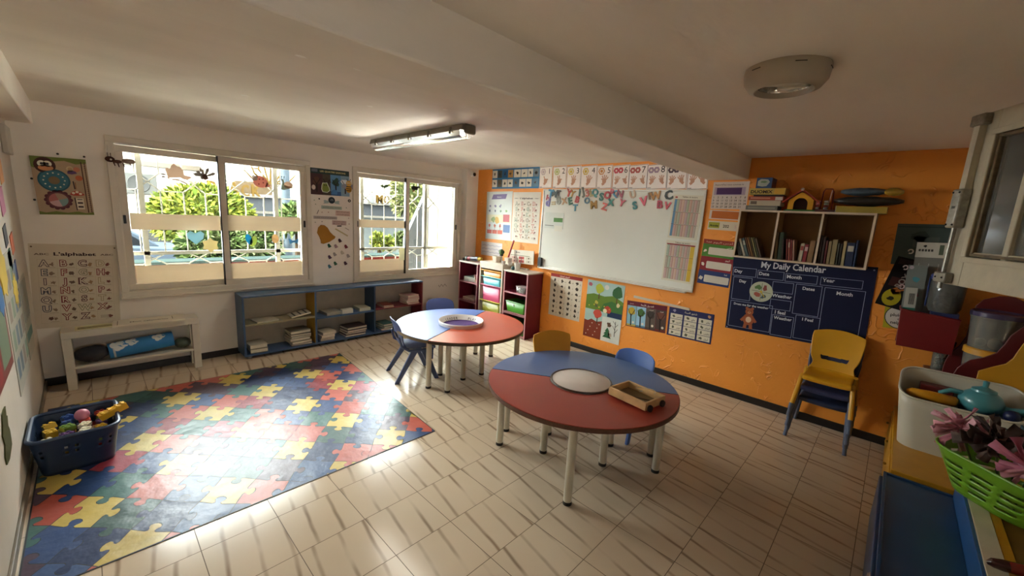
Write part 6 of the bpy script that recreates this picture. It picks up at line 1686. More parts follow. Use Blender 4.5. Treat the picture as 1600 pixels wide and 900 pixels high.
for k, (u, v) in enumerate(((470, 88), (560, 108), (382, 149), (695, 171), (578, 166))):
    p = at_z(u, v, ZC)
    def scrap(b):
        rg = random.Random(k); pts = [(p.x + .028 * rg.uniform(.5, 1) * math.cos(t * PI / 3.5), p.y + .02 * rg.uniform(.5, 1) * math.sin(t * PI / 3.5), ZC - .0015) for t in range(7)]
        b.prism(pts, (0, 0, .0015), mat('#F2EFE6', .6))
    tag(single('tape_scrap', None, None, scrap, loc=(p.x, p.y, ZC)), ('white tape scrap on the ceiling close to the beam, upper one', 'white tape scrap half on the beam edge', 'white tape scrap on the ceiling over the left window', 'white tape scrap on the ceiling in front of the tube lamp', 'faint tape scrap in the middle of the far ceiling')[k], 'tape', 'tape scraps on the ceiling')

# ================================================================ BOOKSHELF ON THE ORANGE WALL
def bookshelf():
    xf, xb, y0, y1, z0, z1 = 3.79, XR, .15, 1.016, 1.293, 1.69
    wd = mat('#A8865A', .5, var=.15); ed = mat('#D2BFA6', .45); inn = mat('#7A5A30', .55, var=.15)
    T = .014
    root = thing('wall_shelf', 'wall mounted three bay bookshelf with white edges above the navy calendar', 'bookshelf', (xb, (y0 + y1) / 2, z0))
    for z in (z0, z1 - T): part(root, 'shelf_board', lambda b: (b.box((xf + .002, y0, z), (xb, y1, z + T), wd), b.box((xf, y0, z), (xf + .002, y1, z + T), ed)))
    dv = [y0, .449 - T / 2, .733 - T / 2, y1 - T]
    for a in dv: part(root, 'upright', lambda b: (b.box((xf + .002, a, z0 + T), (xb, a + T, z1 - T), wd), b.box((xf, a, z0 + T), (xf + .002, a + T, z1 - T), ed)))
    part(root, 'back_board', lambda b: b.box((xb - .005, y0 + T, z0 + T), (xb, y1 - T, z1 - T), inn))
    zb = z0 + T + .0006
    def book(y, th, h, d, col, lean, label, spine=None, group='books in the wall bookshelf'):
        """y: outer lower edge (towards the windows) ; lean: tilt of the top towards the windows"""
        M = Matrix.Translation((xf + .018, y, zb + (th * math.sin(-lean) if lean < 0 else 0))) @ Matrix.Rotation(-lean, 4, 'X')
        root = thing('book', label, 'book', (xf + .018, y, zb), group=group)
        def cov(b):
            b.box((0, -th, 0), (d, -th + .0022, h), mat(col, .5), M); b.box((0, -.0022, 0), (d, 0, h), mat(col, .5), M); b.box((0, -th, 0), (.003, 0, h), mat(col, .5), M)
            if spine: b.box((-.0004, -th * .85, h * .62), (.0, -th * .15, h * .86), mat(spine, .5), M)
        part(root, 'cover', cov); part(root, 'pages', lambda b: b.box((.003, -th + .0022, .003), (d - .004, -.0022, h - .003), mat('#C9BC9E', .8, var=.2, scale=150), M))
    rg = random.Random(21)
    def run(ys, specs, lean, bay):
        y = ys
        ordn = ('first', 'second', 'third', 'fourth', 'fifth', 'sixth', 'seventh', 'eighth', 'ninth', 'tenth', 'eleventh')
        for k, (th, h, col, nm, sp) in enumerate(specs):
            ln = lean if not isinstance(lean, (list, tuple)) else lean[k]
            book(y, th, h, rg.uniform(.12, .15), col, ln, f'{nm} book, {ordn[k]} from left in the {bay} of the bookshelf', sp)
            y -= th / max(.3, math.cos(ln)) + .0025
        return y
    run(.975, [(.030, .115, '#3E3E3A', 'dark grey', None), (.018, .150, '#B5AC98', 'cream', None), (.022, .155, '#4E5E5E', 'grey teal', '#A8A898'), (.012, .16, '#6A4A30', 'brown', None), (.014, .165, '#8A6238', 'tan', None), (.010, .17, '#5A4A30', 'dark olive', None), (.012, .168, '#7E7A50', 'olive green', None), (.012, .166, '#4A4A34', 'dark moss', None), (.012, .16, '#5A4A3E', 'umber', None)], .36, 'left bay')
    run(.716, [(.018, .215, '#7A6A48', 'tall olive', None), (.026, .215, '#3E4A38', 'tall dark green', None), (.012, .17, '#4A3A34', 'dark brown', None)], [.06, .04, .1], 'middle bay')
    run(.636, [(.012, .165, '#8A3A38', 'red', None), (.012, .165, '#A85A50', 'coral', '#D0B8A0'), (.012, .162, '#9A4440', 'brick red', None), (.012, .16, '#B08A7A', 'pinkish', None)], .13, 'red group of middle bay')
    run(.560, [(.026, .14, '#B8AC94', 'white spined', '#8A3A34'), (.026, .135, '#8E2F36', 'crimson', '#C9A8A0'), (.036, .165, '#8A6A48', 'tan thick', None)], [-.04, -.03, -.02], 'right group of middle bay')
    run(.432, [(.012, .21, '#5A4A44', 'tall dark', None), (.016, .2, '#4A3A38', 'tall brown', None), (.014, .175, '#6A2E34', 'maroon', None), (.02, .17, '#8E7A58', 'khaki', None), (.03, .185, '#9A8A62', 'thick straw', None), (.012, .16, '#4E4A3E', 'dark slate', None), (.014, .16, '#3A342E', 'black brown', None), (.02, .178, '#B8A67A', 'cream yellow', None), (.045, .17, '#23304E', 'thick navy', '#B8B4A8'), (.012, .19, '#3A4A6A', 'thin blue', None)], .03, 'right bay')
    # ---- on top of the shelf
    zt = z1 + .0006
    G = 'boxes piled on the wall bookshelf'
    def gbox(label, ya, yb, za, zb_, col, deco=None, x0=3.80, x1=3.95, name='game_box'):
        def f(b):
            b.box((x0, ya, za), (x1, yb, zb_), mat(col, .45, var=.08))
            if deco: deco(b)
        single(name, label, 'box', f, (x0, (ya + yb) / 2, za), G, smooth=0)
    gbox('grey flat book box, lowest of the pile on the wall bookshelf', .75, .975, zt, zt + .035, '#6A665C', lambda b: b.box((3.799, .765, zt + .010), (3.8, .96, zt + .024), mat('#8A8678', .5)))
    gbox('cream box second from the bottom of the pile on the bookshelf', .735, .955, zt + .0356, zt + .077, '#B5A890', lambda b: b.box((3.799, .9, zt + .046), (3.8, .945, zt + .07), mat('#6A5A4A', .5)))
    def dr(b):
        b.box((3.799, .725, zt + .08), (3.8, .775, zt + .105), mat('#C9C2B0', .5))
        b.box((3.799, .81, zt + .09), (3.8, .95, zt + .099), mat('#C98A70', .5))
    gbox('brick red box third from the bottom of the pile on the bookshelf', .72, .965, zt + .0776, zt + .108, '#9A3E28', dr)
    gbox('small dark box under the yellow lettered box on the bookshelf', .73, .93, zt + .1086, zt + .122, '#1E1512')
    def dd(b):
        vs, fs, x0, x1, y0_, y1_ = text_geo('DUOMIX', .03)
        k_ = .155 / (x1 - x0)
        b.add([V((3.7988, .955 - (x - x0) * k_, zt + .133 + y * .034)) for x, y in vs], fs, mat('#17140E', .5))
        b.box((3.7992, .72, zt + .127), (3.8, .79, zt + .168), mat('#D2A23A', .5))
    gbox('yellow box lettered DUOMIX near the top of the pile on the bookshelf', .715, .965, zt + .1226, zt + .172, '#B8A04A', dd)
    def db(b):
        b.face([V((3.7992, .925 - .10 * s_, zt + .1726 + t * .08)) for s_, t in ((.1, .25), (.45, .15), (.75, .2), (.95, .6), (.8, .85), (.3, .9), (.1, .7))], mat('#A8B0A4', .5))
        b.face([V((3.799, .925 - .10 * s_, zt + .1726 + t * .08)) for s_, t in ((.3, .55), (.6, .5), (.8, .62), (.6, .72), (.35, .7))], mat('#6A8A62', .5))
    gbox('small blue picture box topmost of the pile on the bookshelf', .815, .925, zt + .1726, zt + .255, '#2F4E78', db)
    # toy house
    ya, yb, yc = .525, .685, .605
    root = thing('toy_house', 'yellow toy kennel with red roof on a green base, on the bookshelf', 'toy', (3.86, yc, zt))
    part(root, 'base', lambda b: b.prism([V((x, y, zt)) for x, y in rounded(3.86, yc, .06, .105, .03)], (0, 0, .012), mat('#2F6A24', .45)), bevel=.003, label='green base')
    arch = [(yc + .045 * math.cos(t * PI / 10), zt + .055 + .045 * math.sin(t * PI / 10)) for t in range(11)]
    def walls(b):
        out = [(ya, zt + .012), (ya, zt + .085), (yc, zt + .145), (yb, zt + .085), (yb, zt + .012)]
        front = out[:1] + out[1:] + [(yc + .045, zt + .012)] + arch + [(yc - .045, zt + .012)]
        b.loft([[V((x, y, z)) for y, z in front] for x in (3.81, 3.818)], mat('#D0961F', .4))
        b.loft([[V((x, y, z)) for y, z in out] for x in (3.90, 3.908)], mat('#D0961F', .4))
        for y in (ya, yb - .006): b.box((3.818, y, zt + .012), (3.90, y + .006, zt + .086), mat('#D0961F', .4))
        b.box((3.86, ya + .01, zt + .013), (3.9, yb - .01, zt + .1), mat('#3A140E', .7))
    part(root, 'walls', walls, smooth=20)
    def roof(b):
        for s_ in (-1, 1):
            p, q_ = V((0, yc, zt + .152)), V((0, yc + s_ * .115, zt + .062))
            n = V((0, s_ * .6, .8)) * .01
            b.loft([[V((x, w.y, w.z)) for w in (p, q_, q_ + n, p + n)] for x in (3.798, 3.915)], mat('#9A3418', .45))
    part(root, 'roof', roof, smooth=20, label='red roof'); part(root, 'knob', lambda b: b.ball((3.80, yc, zt + .163), .012, mat('#D6BFA6', .4), 12, 8), smooth=180)
    # abacus with two towers of rings
    yA = .45
    root = thing('bead_maze', 'dark red wire bead toy with ring towers, right of the toy kennel', 'toy', (3.86, yA, zt))
    part(root, 'base', lambda b: b.box((3.81, yA - .06, zt), (3.92, yA + .075, zt + .018), mat('#4A1E1A', .5)), bevel=.003)
    part(root, 'wire', lambda b: b.tube([V((3.86, yA - .035 + .0 * t, zt + .018)) for t in (0,)] + [V((3.86, yA - .03, zt + .15)), V((3.86, yA - .02, zt + .17)), V((3.86, yA + .02, zt + .17)), V((3.86, yA + .03, zt + .15)), V((3.86, yA + .035, zt + .018))], .004, mat('#7A1E18', .4), 8))
    part(root, 'rod', lambda b: b.tube([V((3.85, yA - .01, zt + .018)), V((3.85, yA - .022, zt + .16))], .004, mat('#C9A890', .4), 8), label='pale rod')
    for y, cs in ((yA + .05, ('#8A8A86', '#8A3A3A', '#C98A8A', '#D0A0A0')), (yA + .0, ('#8A8A86', '#7A2E2E', '#8A9A86', '#B5B5AA'))):
        for k, c_ in enumerate(cs): part(root, 'ring', lambda b: b.lathe([(.004, 0), (.013, .002), (.015, .008), (.013, .014), (.004, .016)], (3.835, y, zt + .0185 + .0165 * k), mat(c_, .4), 14))
    # yellow file and bag pile
    single('yellow_box', 'flat yellow box at the right end of the bookshelf top', 'box', lambda b: (b.box((3.80, .105, zt), (3.96, .385, zt + .044), mat('#A8923A', .5, var=.15)), b.box((3.799, .383, zt), (3.96, .387, zt + .046), mat('#C9BFA0', .5))), (3.88, .24, zt), G)
    def lump(name, label, c, s_, col, seed, z0_, jit=.2, group=None):
        rg_ = random.Random(seed)
        def f(b):
            rings = []; n = 22
            for i in range(11):
                t = i / 10; rr = max(.12, math.sin(PI * (.04 + .92 * t))) ** .55
                rings.append([V((c[0] + math.cos(2 * PI * k / n) * s_[0] * rr * (1 - jit * rg_.random()), c[1] + (t - .5) * 2 * s_[1], z0_ + s_[2] * (1 + math.sin(2 * PI * k / n) * rr * (1 - jit * rg_.random())))) for k in range(n)])
            b.loft(rings, mat(col, .3, var=.35, scale=25, bump=.5, bscale=40))
        single(name, label, 'bag', f, (c[0], c[1], z0_), group, smooth=180)
    lump('plastic_bag', 'dark grey plastic sack lying on the flat yellow box', (3.87, .22), (.07, .19, .038), '#2E2A24', 5, zt + .0465, group='bags on the bookshelf')
    lump('plastic_bag', 'blue grey plastic bag topmost on the bookshelf pile', (3.87, .25), (.06, .13, .032), '#4E5E6A', 6, zt + .118, group='bags on the bookshelf')
    lump('plastic_bag', 'yellow plastic wrapper at the right of the blue grey bag', (3.85, .09), (.04, .05, .03), '#B08A2A', 7, zt + .118, group='bags on the bookshelf')
bookshelf()
# ================================================================ STORAGE ALONG THE RIGHT
M_YEL = mat('#B9841C', .4, var=.10); M_RED = mat((84, 16, 18), .4, var=.10); M_BLU = mat('#1D4068', .35, var=.16, scale=5); M_BLU_LIT = mat('#24518A', .4)
ZY = .33
def yellow_unit():
    x0, x1, y0, y1 = 2.835, 3.972, -.155, -.98
    root = thing('toy_cabinet', 'low yellow cabinet against the orange wall, a white tub on its top', 'cabinet', ((x0 + x1) / 2, y0, 0))
    part(root, 'body', lambda b: b.box((x0, y0 - .006, .015), (x1, y1, ZY - .025), mat('#A87818', .55, var=.2)), bevel=.004)
    part(root, 'top_board', lambda b: b.box((x0 - .006, y0, ZY - .025), (x1, y1, ZY), M_YEL), bevel=.004)
    part(root, 'plinth', lambda b: b.box((x0 + .02, y0 - .02, 0), (x1 - .01, y1 + .02, .015), mat('#4A3A1A', .6)))
    for k in range(3):
        a = x0 + .03 + k * .37
        d = part(root, 'door', lambda b: b.box((a, y0 - .006, .035), (a + .35, y0 + .003, ZY - .04), mat('#B07E1A', .5, var=.15)), bevel=.002)
        part(d, 'knob', lambda b: b.ball((a + .32, y0 + .012, .2), .009, mat('#8A6212', .4), 10, 6), smooth=180)
yellow_unit()
def blue_unit():
    x0, x1, y0, ym, y1 = 1.50, 2.775, -.128, -.377, -.59
    zt, zs = .33, .432
    root = thing('toy_chest', 'long blue stepped chest in the right foreground, white and yellow ledge behind', 'chest', ((x0 + x1) / 2, y0, 0))
    part(root, 'body', lambda b: b.box((x0 + .01, y0 - .012, 0), (x1 - .008, y1, zt - .024), M_BLU), bevel=.004)
    part(root, 'front_flap', lambda b: b.box((x0, y0 - .01, .05), (x1, y0 + .012, zt - .03), M_BLU), bevel=.004)
    def lid(b):
        b.box((x0, ym, zt - .022), (x1, y0, zt - .008), M_BLU)
        for a, c in (((x0, y0 - .012, zt - .022), (x1, y0, zt)), ((x1 - .014, ym, zt - .022), (x1, y0, zt)), ((x0, ym, zt - .022), (x0 + .014, y0, zt))): b.box(a, c, M_BLU)
    part(root, 'lid', lid, bevel=.002)
    part(root, 'riser', lambda b: b.box((x0, ym - .012, zt - .03), (x1, ym, zs), M_BLU_LIT), bevel=.002, label='blue riser, lightened as if lit from the windows')  # lighter blue paints in the window light falling on this face
    part(root, 'white_ledge', lambda b: b.box((x0, ym - .068, zs - .02), (x1, ym - .012, zs + .002), mat('#C9C3AE', .5)), bevel=.002, label='white ledge')
    part(root, 'yellow_ledge', lambda b: b.box((x0, ym - .098, zs - .02), (x1, ym - .068, zs), M_YEL), bevel=.002, label='yellow ledge')
    part(root, 'rear_box', lambda b: b.box((x0, y1, 0.0), (x1, ym - .098, zs - .004), mat('#6E4A0E', .6, var=.2)), bevel=.003, label='dark yellow rear')
blue_unit()
p = V((1.862, -.112, .355))
def scrap(b):
    rg = random.Random(2)
    for k in range(7):
        a = V((rg.uniform(-.03, .03), rg.uniform(-.002, .012), rg.uniform(-.05, .015))); q = V((rg.uniform(-.025, .025), rg.uniform(0, .012), rg.uniform(-.02, .02)))
        b.face([p + a, p + a + V((.022, .004, 0)), p + a + q + V((.02, 0, .02)), p + a + q], mat('#C9BBB0', .7))
def tissue(b):
    rings = []
    for i in range(6):
        t = i / 5; rg = random.Random(i)
        rings.append([V((1.875 + .035 * (t - .5) + rg.uniform(-.006, .006) + .016 * math.cos(k) * (1 - abs(t - .5)), -.1155 + .004 + .005 * math.sin(k), .315 - .075 * t + rg.uniform(-.006, .006) + .016 * math.sin(k * 1.3))) for k in range(8)])
    b.loft(rings, mat('#CDBFB4', .8, var=.15))
single('tissue_scrap', 'crumpled pale tissue hanging at the front edge of the blue chest', 'tissue', tissue, (1.875, -.113, .24), smooth=0)
def redtoy():
    c0 = at_z(1542, 877, .455); c1 = at_z(1600, 892, .47)
    root = thing('toy_tool', 'glossy dark red pointed toy lying on the white ledge, lower right corner', 'toy', (c0.x, c0.y, .434))
    d = (c1 - c0).normalized()
    part(root, 'tip', lambda b: b.tube([c0 + V((0, 0, -.004)), c0 + d * .012, c0 + d * .035, c0 + d * .05], [.006, .015, .019, .019], mat('#3A1210', .2, coat=.5), 14), smooth=60)
    part(root, 'handle', lambda b: b.tube([c0 + d * .05, c0 + d * .1, c0 + d * .16, c0 + d * .3], [.019, .021, .026, .03], mat('#6A1A14', .25, coat=.5), 14), smooth=60)
redtoy()
# ---- green basket with paper flowers
def gbasket():
    c = (2.615, -.515, .4345)
    n = 84
    basket('flower_basket', 'lime green slotted plastic basket of paper flowers on the right', c, .235, .185, .185, .74, '#6A9A22', 18, n,
           lambda i, j: 3 <= j <= 13 and j % 3 == 0 and i % 7 not in (0, 1), lipw=.006, r=.12, rough=.35)
    bpy.data.objects['flower_basket'].rotation_euler = (0, 0, math.atan2(.27, .27))
gbasket()
def paper_flower(name, label, c, size, cols, n, seed, up=.4):
    c = V(c); rg = random.Random(seed)
    root = thing(name, label, 'paper flower', (c.x, c.y, c.z - size * .6), group='paper flowers in the green basket')
    def petals(n, s0, s1, lift):
        def f(b):
            for k in range(n):
                d = V((rg.gauss(0, 1), rg.gauss(0, 1), rg.gauss(lift, .8))).normalized(); s_ = d.cross(V((rg.gauss(0, 1), rg.gauss(0, 1), rg.gauss(0, 1)))).normalized(); nn = d.cross(s_)
                L = size * rg.uniform(s0, s1); w = size * rg.uniform(.22, .42)
                rows = []
                for i in range(5):
                    t = i / 4
                    rows.append([c + d * (L * t) + s_ * (w * (.35 + .75 * t) * (j / 3 - .5)) + nn * (size * (.10 * math.sin(t * 3 + k) + .09 * rg.uniform(-1, 1) * t)) for j in range(4)])
                vs = [p for r in rows for p in r]; fs = [(i * 4 + j, i * 4 + j + 1, i * 4 + j + 5, i * 4 + j + 4) for i in range(4) for j in range(3)]
                b.add(vs, fs, mat(cols[k % len(cols)], .65, var=.12))
        return f
    part(root, 'outer_petals', petals(n, .75, 1.05, up), smooth=25, solid=.0012)
    part(root, 'inner_petals', petals(n // 2, .4, .7, up + .4), smooth=25, solid=.0012)
    part(root, 'stem', lambda b: b.tube([V((2.615 + (c.x - 2.615) * .45, -.515 + (c.y + .515) * .45, .445)), c], .004, mat('#4A5A2A', .7), 6))
paper_flower('paper_flower', 'pale pink crumpled paper flower at the left of the green basket', (2.70, -.335, .69), .115, ['#C98A96', '#D2A0A8', '#B87484'], 22, 3)
paper_flower('paper_flower', 'dark brown paper leaves in the middle of the green basket', (2.60, -.43, .70), .13, ['#4A362E', '#5A4238', '#3A2A26'], 20, 5, .3)
paper_flower('paper_flower', 'fringed rose pink paper flower at the right of the green basket', (2.47, -.51, .675), .12, ['#B86A80', '#C48492', '#A85870'], 26, 8)
paper_flower('paper_flower', 'small slate blue paper flower behind the rose pink one', (2.66, -.50, .74), .06, ['#4A6A74', '#3A525E'], 12, 12)
# ---- white tub with toys
def wtub():
    x0, x1, yl, yr, z0 = 3.20, 3.46, -.132, -.62, ZY + .001
    root = thing('white_tub', 'white open plastic tub with rounded end on the yellow cabinet', 'tub', ((x0 + x1) / 2, (yl + yr) / 2, z0))
    m_ = mat('#B9B2A0', .35, var=.05)
    yc, hy = (yl + yr) / 2, (yl - yr) / 2
    def ring(t):
        k = .82 + .18 * t
        o = []
        for x, y in rounded((x0 + x1) / 2, yc, (x1 - x0) / 2 * (.86 + .14 * t), hy * k, .075, 7):
            f = (x - x0) / (x1 - x0); o.append(V((x, y, z0 + t * (.30 + .125 * f))))
        return o
    part(root, 'wall', lambda b: b.loft([ring(t) for t in (0, .1, .35, .6, .8, 1.0)], m_, True, False), solid=.006, smooth=60)
    part(root, 'rim', lambda b: b.tube([p for p in ring(1.0)], .0065, m_, 8, close=True))
    G = 'toys in the white tub'
    zb = z0 + .01
    single('toy_block', 'dark red block inside the white tub', 'toy', lambda b: b.box((3.36, -.22, zb + .0), (3.44, -.36, zb + .345), mat('#5E1414', .5)), (3.4, -.29, zb), G, bevel=.004)
    single('toy_block', 'maroon block under the yellow toy in the white tub', 'toy', lambda b: b.box((3.255, -.2, zb), (3.345, -.36, zb + .27), mat('#5A1A1A', .5)), (3.3, -.28, zb), G, bevel=.004)
    single('toy_block', 'blue block under the toy teapot in the white tub', 'toy', lambda b: b.box((3.26, -.39, zb), (3.40, -.55, zb + .27), mat('#26345E', .5)), (3.33, -.47, zb), G, bevel=.004)
    single('toy_banana', 'long yellow toy lying in the left end of the white tub', 'toy', lambda b: b.tube([V((3.285, -.165, zb + .30)), V((3.285, -.185, zb + .303)), V((3.29, -.27, zb + .303)), V((3.30, -.36, zb + .30)), V((3.30, -.372, zb + .298))], [.012, .025, .029, .029, .02], mat('#C98A1A', .35), 14), (3.29, -.27, zb + .272), G, smooth=60)
    c = V((3.33, -.46, zb + .271)); tq = mat('#3F7E84', .3, var=.06, coat=.3)
    root = thing('toy_teapot', 'turquoise plastic toy teapot lying in the white tub', 'toy', c, group=G)
    part(root, 'body', lambda b: b.lathe([(0, 0), (.05, .0), (.085, .03), (.09, .06), (.07, .10), (.045, .12), (.04, .122)], c, tq, 28), smooth=60)
    part(root, 'lid', lambda b: b.lathe([(.05, .115), (.048, .128), (.02, .14), (.011, .145), (.013, .175), (.0, .18)], c, tq, 24), smooth=50)
    part(root, 'spout', lambda b: b.tube([c + V((-.02, -.07, .035)), c + V((-.03, -.11, .045)), c + V((-.035, -.15, .06)), c + V((-.035, -.17, .065))], [.03, .026, .022, .018], tq, 12))
    part(root, 'handle', lambda b: b.tube([c + V((.0, .075 , .085)), c + V((-.005, .12, .085)), c + V((-.01, .155, .06)), c + V((-.01, .15, .025)), c + V((0, .085, .02))], .014, tq, 10))
    single('toy_ball', 'navy toy ball in front of the toy teapot in the white tub', 'toy', lambda b: b.ball((3.262, -.565, zb + .305), .032, mat('#141A40', .4), 16, 10), (3.262, -.565, zb + .272), G, smooth=180)
    single('toy_block', 'navy block under the toy ball in the white tub', 'toy', lambda b: b.box((3.235, -.553, zb), (3.30, -.59, zb + .271), mat('#1A2044', .5)), (3.27, -.57, zb), G)
wtub()
# ---- rack with wavy red and yellow sides
def rack():
    root = thing('toy_rack', 'wooden rack with wavy red and yellow side panels behind the white tub', 'rack', (3.75, -.6, ZY))
    def at(u, v, x): q = at_x(u, v, x); return (q.y, q.z)
    def panel(name, x, pts, m_, lab, yb=-.9, th=.016, z0=ZY + .0006):
        prof = [(pts[0][0], z0)] + pts + [(yb, pts[-1][1] + .06), (yb, z0)]
        part(root, name, lambda b: b.loft([[V((xx, y, z)) for y, z in prof] for xx in (x, x + th)], m_), bevel=.002, smooth=30, label=lab)
    X2, X1, X3 = 3.60, 3.845, 3.52
    panel('side_panel', X3, [at(u, v, X3) for u, v in ((1529, 580), (1550, 574), (1572, 569), (1583.6, 560), (1591, 549), (1600, 537))] + [(-.64, 1.06), (-.75, 1.10)], M_YEL, 'yellow wavy side panel')
    panel('side_panel', X2, [at(u, v, X2) for u, v in ((1488, 592), (1490, 584), (1496, 575), (1515.6, 563), (1538, 558.5), (1557, 552), (1570, 538), (1580, 524.5), (1600, 511))] + [(-.66, 1.12), (-.75, 1.15)], M_RED, 'red wavy side panel in the middle')
    panel('side_panel', X1, [at(u, v, X1) for u, v in ((1471, 590), (1473, 575), (1477, 564), (1485, 551), (1499, 541), (1510, 525), (1517, 500), (1525, 478), (1538, 468), (1563, 463), (1587, 465), (1600, 471))] + [(-.7, 1.12), (-.78, 1.05)], M_RED, 'red rounded side panel at the wall end')
    part(root, 'shelf_board', lambda b: b.box((X2 + .016, -.9, .655), (X1, -.30, .671), M_RED), bevel=.002)
    part(root, 'shelf_board', lambda b: b.box((X1 + .016, -.9, .655), (3.975, -.25, .671), M_RED), bevel=.002)
    part(root, 'wall_panel', lambda b: b.box((3.96, -.9, ZY + .001), (3.975, -.36, .655), M_RED), bevel=.002)
    gl = clear_glass('tub_plastic', '#D9D4CA', .1, .12, .16)
    c = V((3.73, -.49, .672))
    # lower pot with yellow lid, tall bucket with violet lid on it
    r2 = thing('plastic_pot', 'clear pot with a yellow lid under the tall clear bucket', 'pot', c)
    part(r2, 'body', lambda b: b.lathe([(0, .0), (.09, 0), (.1, .19), (.1, .195)], c, gl, 32), solid=.002)
    part(r2, 'lid', lambda b: b.lathe([(.104, .19), (.107, .192), (.107, .224), (.1, .23), (0, .23)], c, mat('#C08A2A', .35), 32), label='yellow lid')
    c2 = c + V((0, 0, .2312))
    r3 = thing('plastic_bucket', 'tall clear plastic bucket with a dark violet lid in the red rack', 'bucket', c2)
    part(r3, 'body', lambda b: b.lathe([(0, .0), (.092, 0), (.108, .185), (.113, .186), (.113, .2)], c2, gl, 36), solid=.002)
    part(r3, 'lid', lambda b: b.lathe([(.116, .195), (.117, .22), (.108, .226), (.1, .218), (0, .218)], c2, mat('#3A2F4A', .25, coat=.3), 36), label='dark violet lid')
    for k, (dx, dy, r, cc, lb) in enumerate(((-.045, -.01, .03, '#C9B9A4', 'cream toy piece at the left in the tall clear bucket'), (-.01, .045, .027, '#8FA09A', 'grey green toy piece in the tall clear bucket'), (-.045, -.062, .022, '#D6D0C4', 'white toy piece at the right in the tall clear bucket'), (.03, -.02, .03, '#A88A7A', 'tan toy piece at the back of the tall clear bucket'))):
        single('toy_piece', lb, 'toy', lambda b: b.ball(c2 + V((dx, dy, r + .004)), r, mat(cc, .5), 12, 8, (1, 1, .98)), c2 + V((dx, dy, .003)), 'toys in the tall clear bucket', smooth=180)
    # small clear cup of blue beads in front
    c3 = V((3.915, -.315, .672))
    r4 = thing('plastic_cup', 'small clear cup of pale blue beads in front of the red rack', 'cup', c3)
    part(r4, 'body', lambda b: b.lathe([(0, .0), (.034, 0), (.04, .13), (.056, .175), (.058, .2), (.052, .202)], c3, gl, 24), solid=.0015)
    rg = random.Random(9)
    def beads(b):
        for k in range(70):
            a = rg.uniform(0, 6.28); q = .024 * rg.random() ** .5; z = .01 + .11 * k / 70
            b.ball(c3 + V((q * math.cos(a), q * math.sin(a), z)), .008, mat(('#4A8A94', '#7AA0A4', '#B5BDBA')[k % 3], .4), 8, 5)
    o = part(r4, 'beads', beads, smooth=180); o['kind'] = 'stuff'
rack()
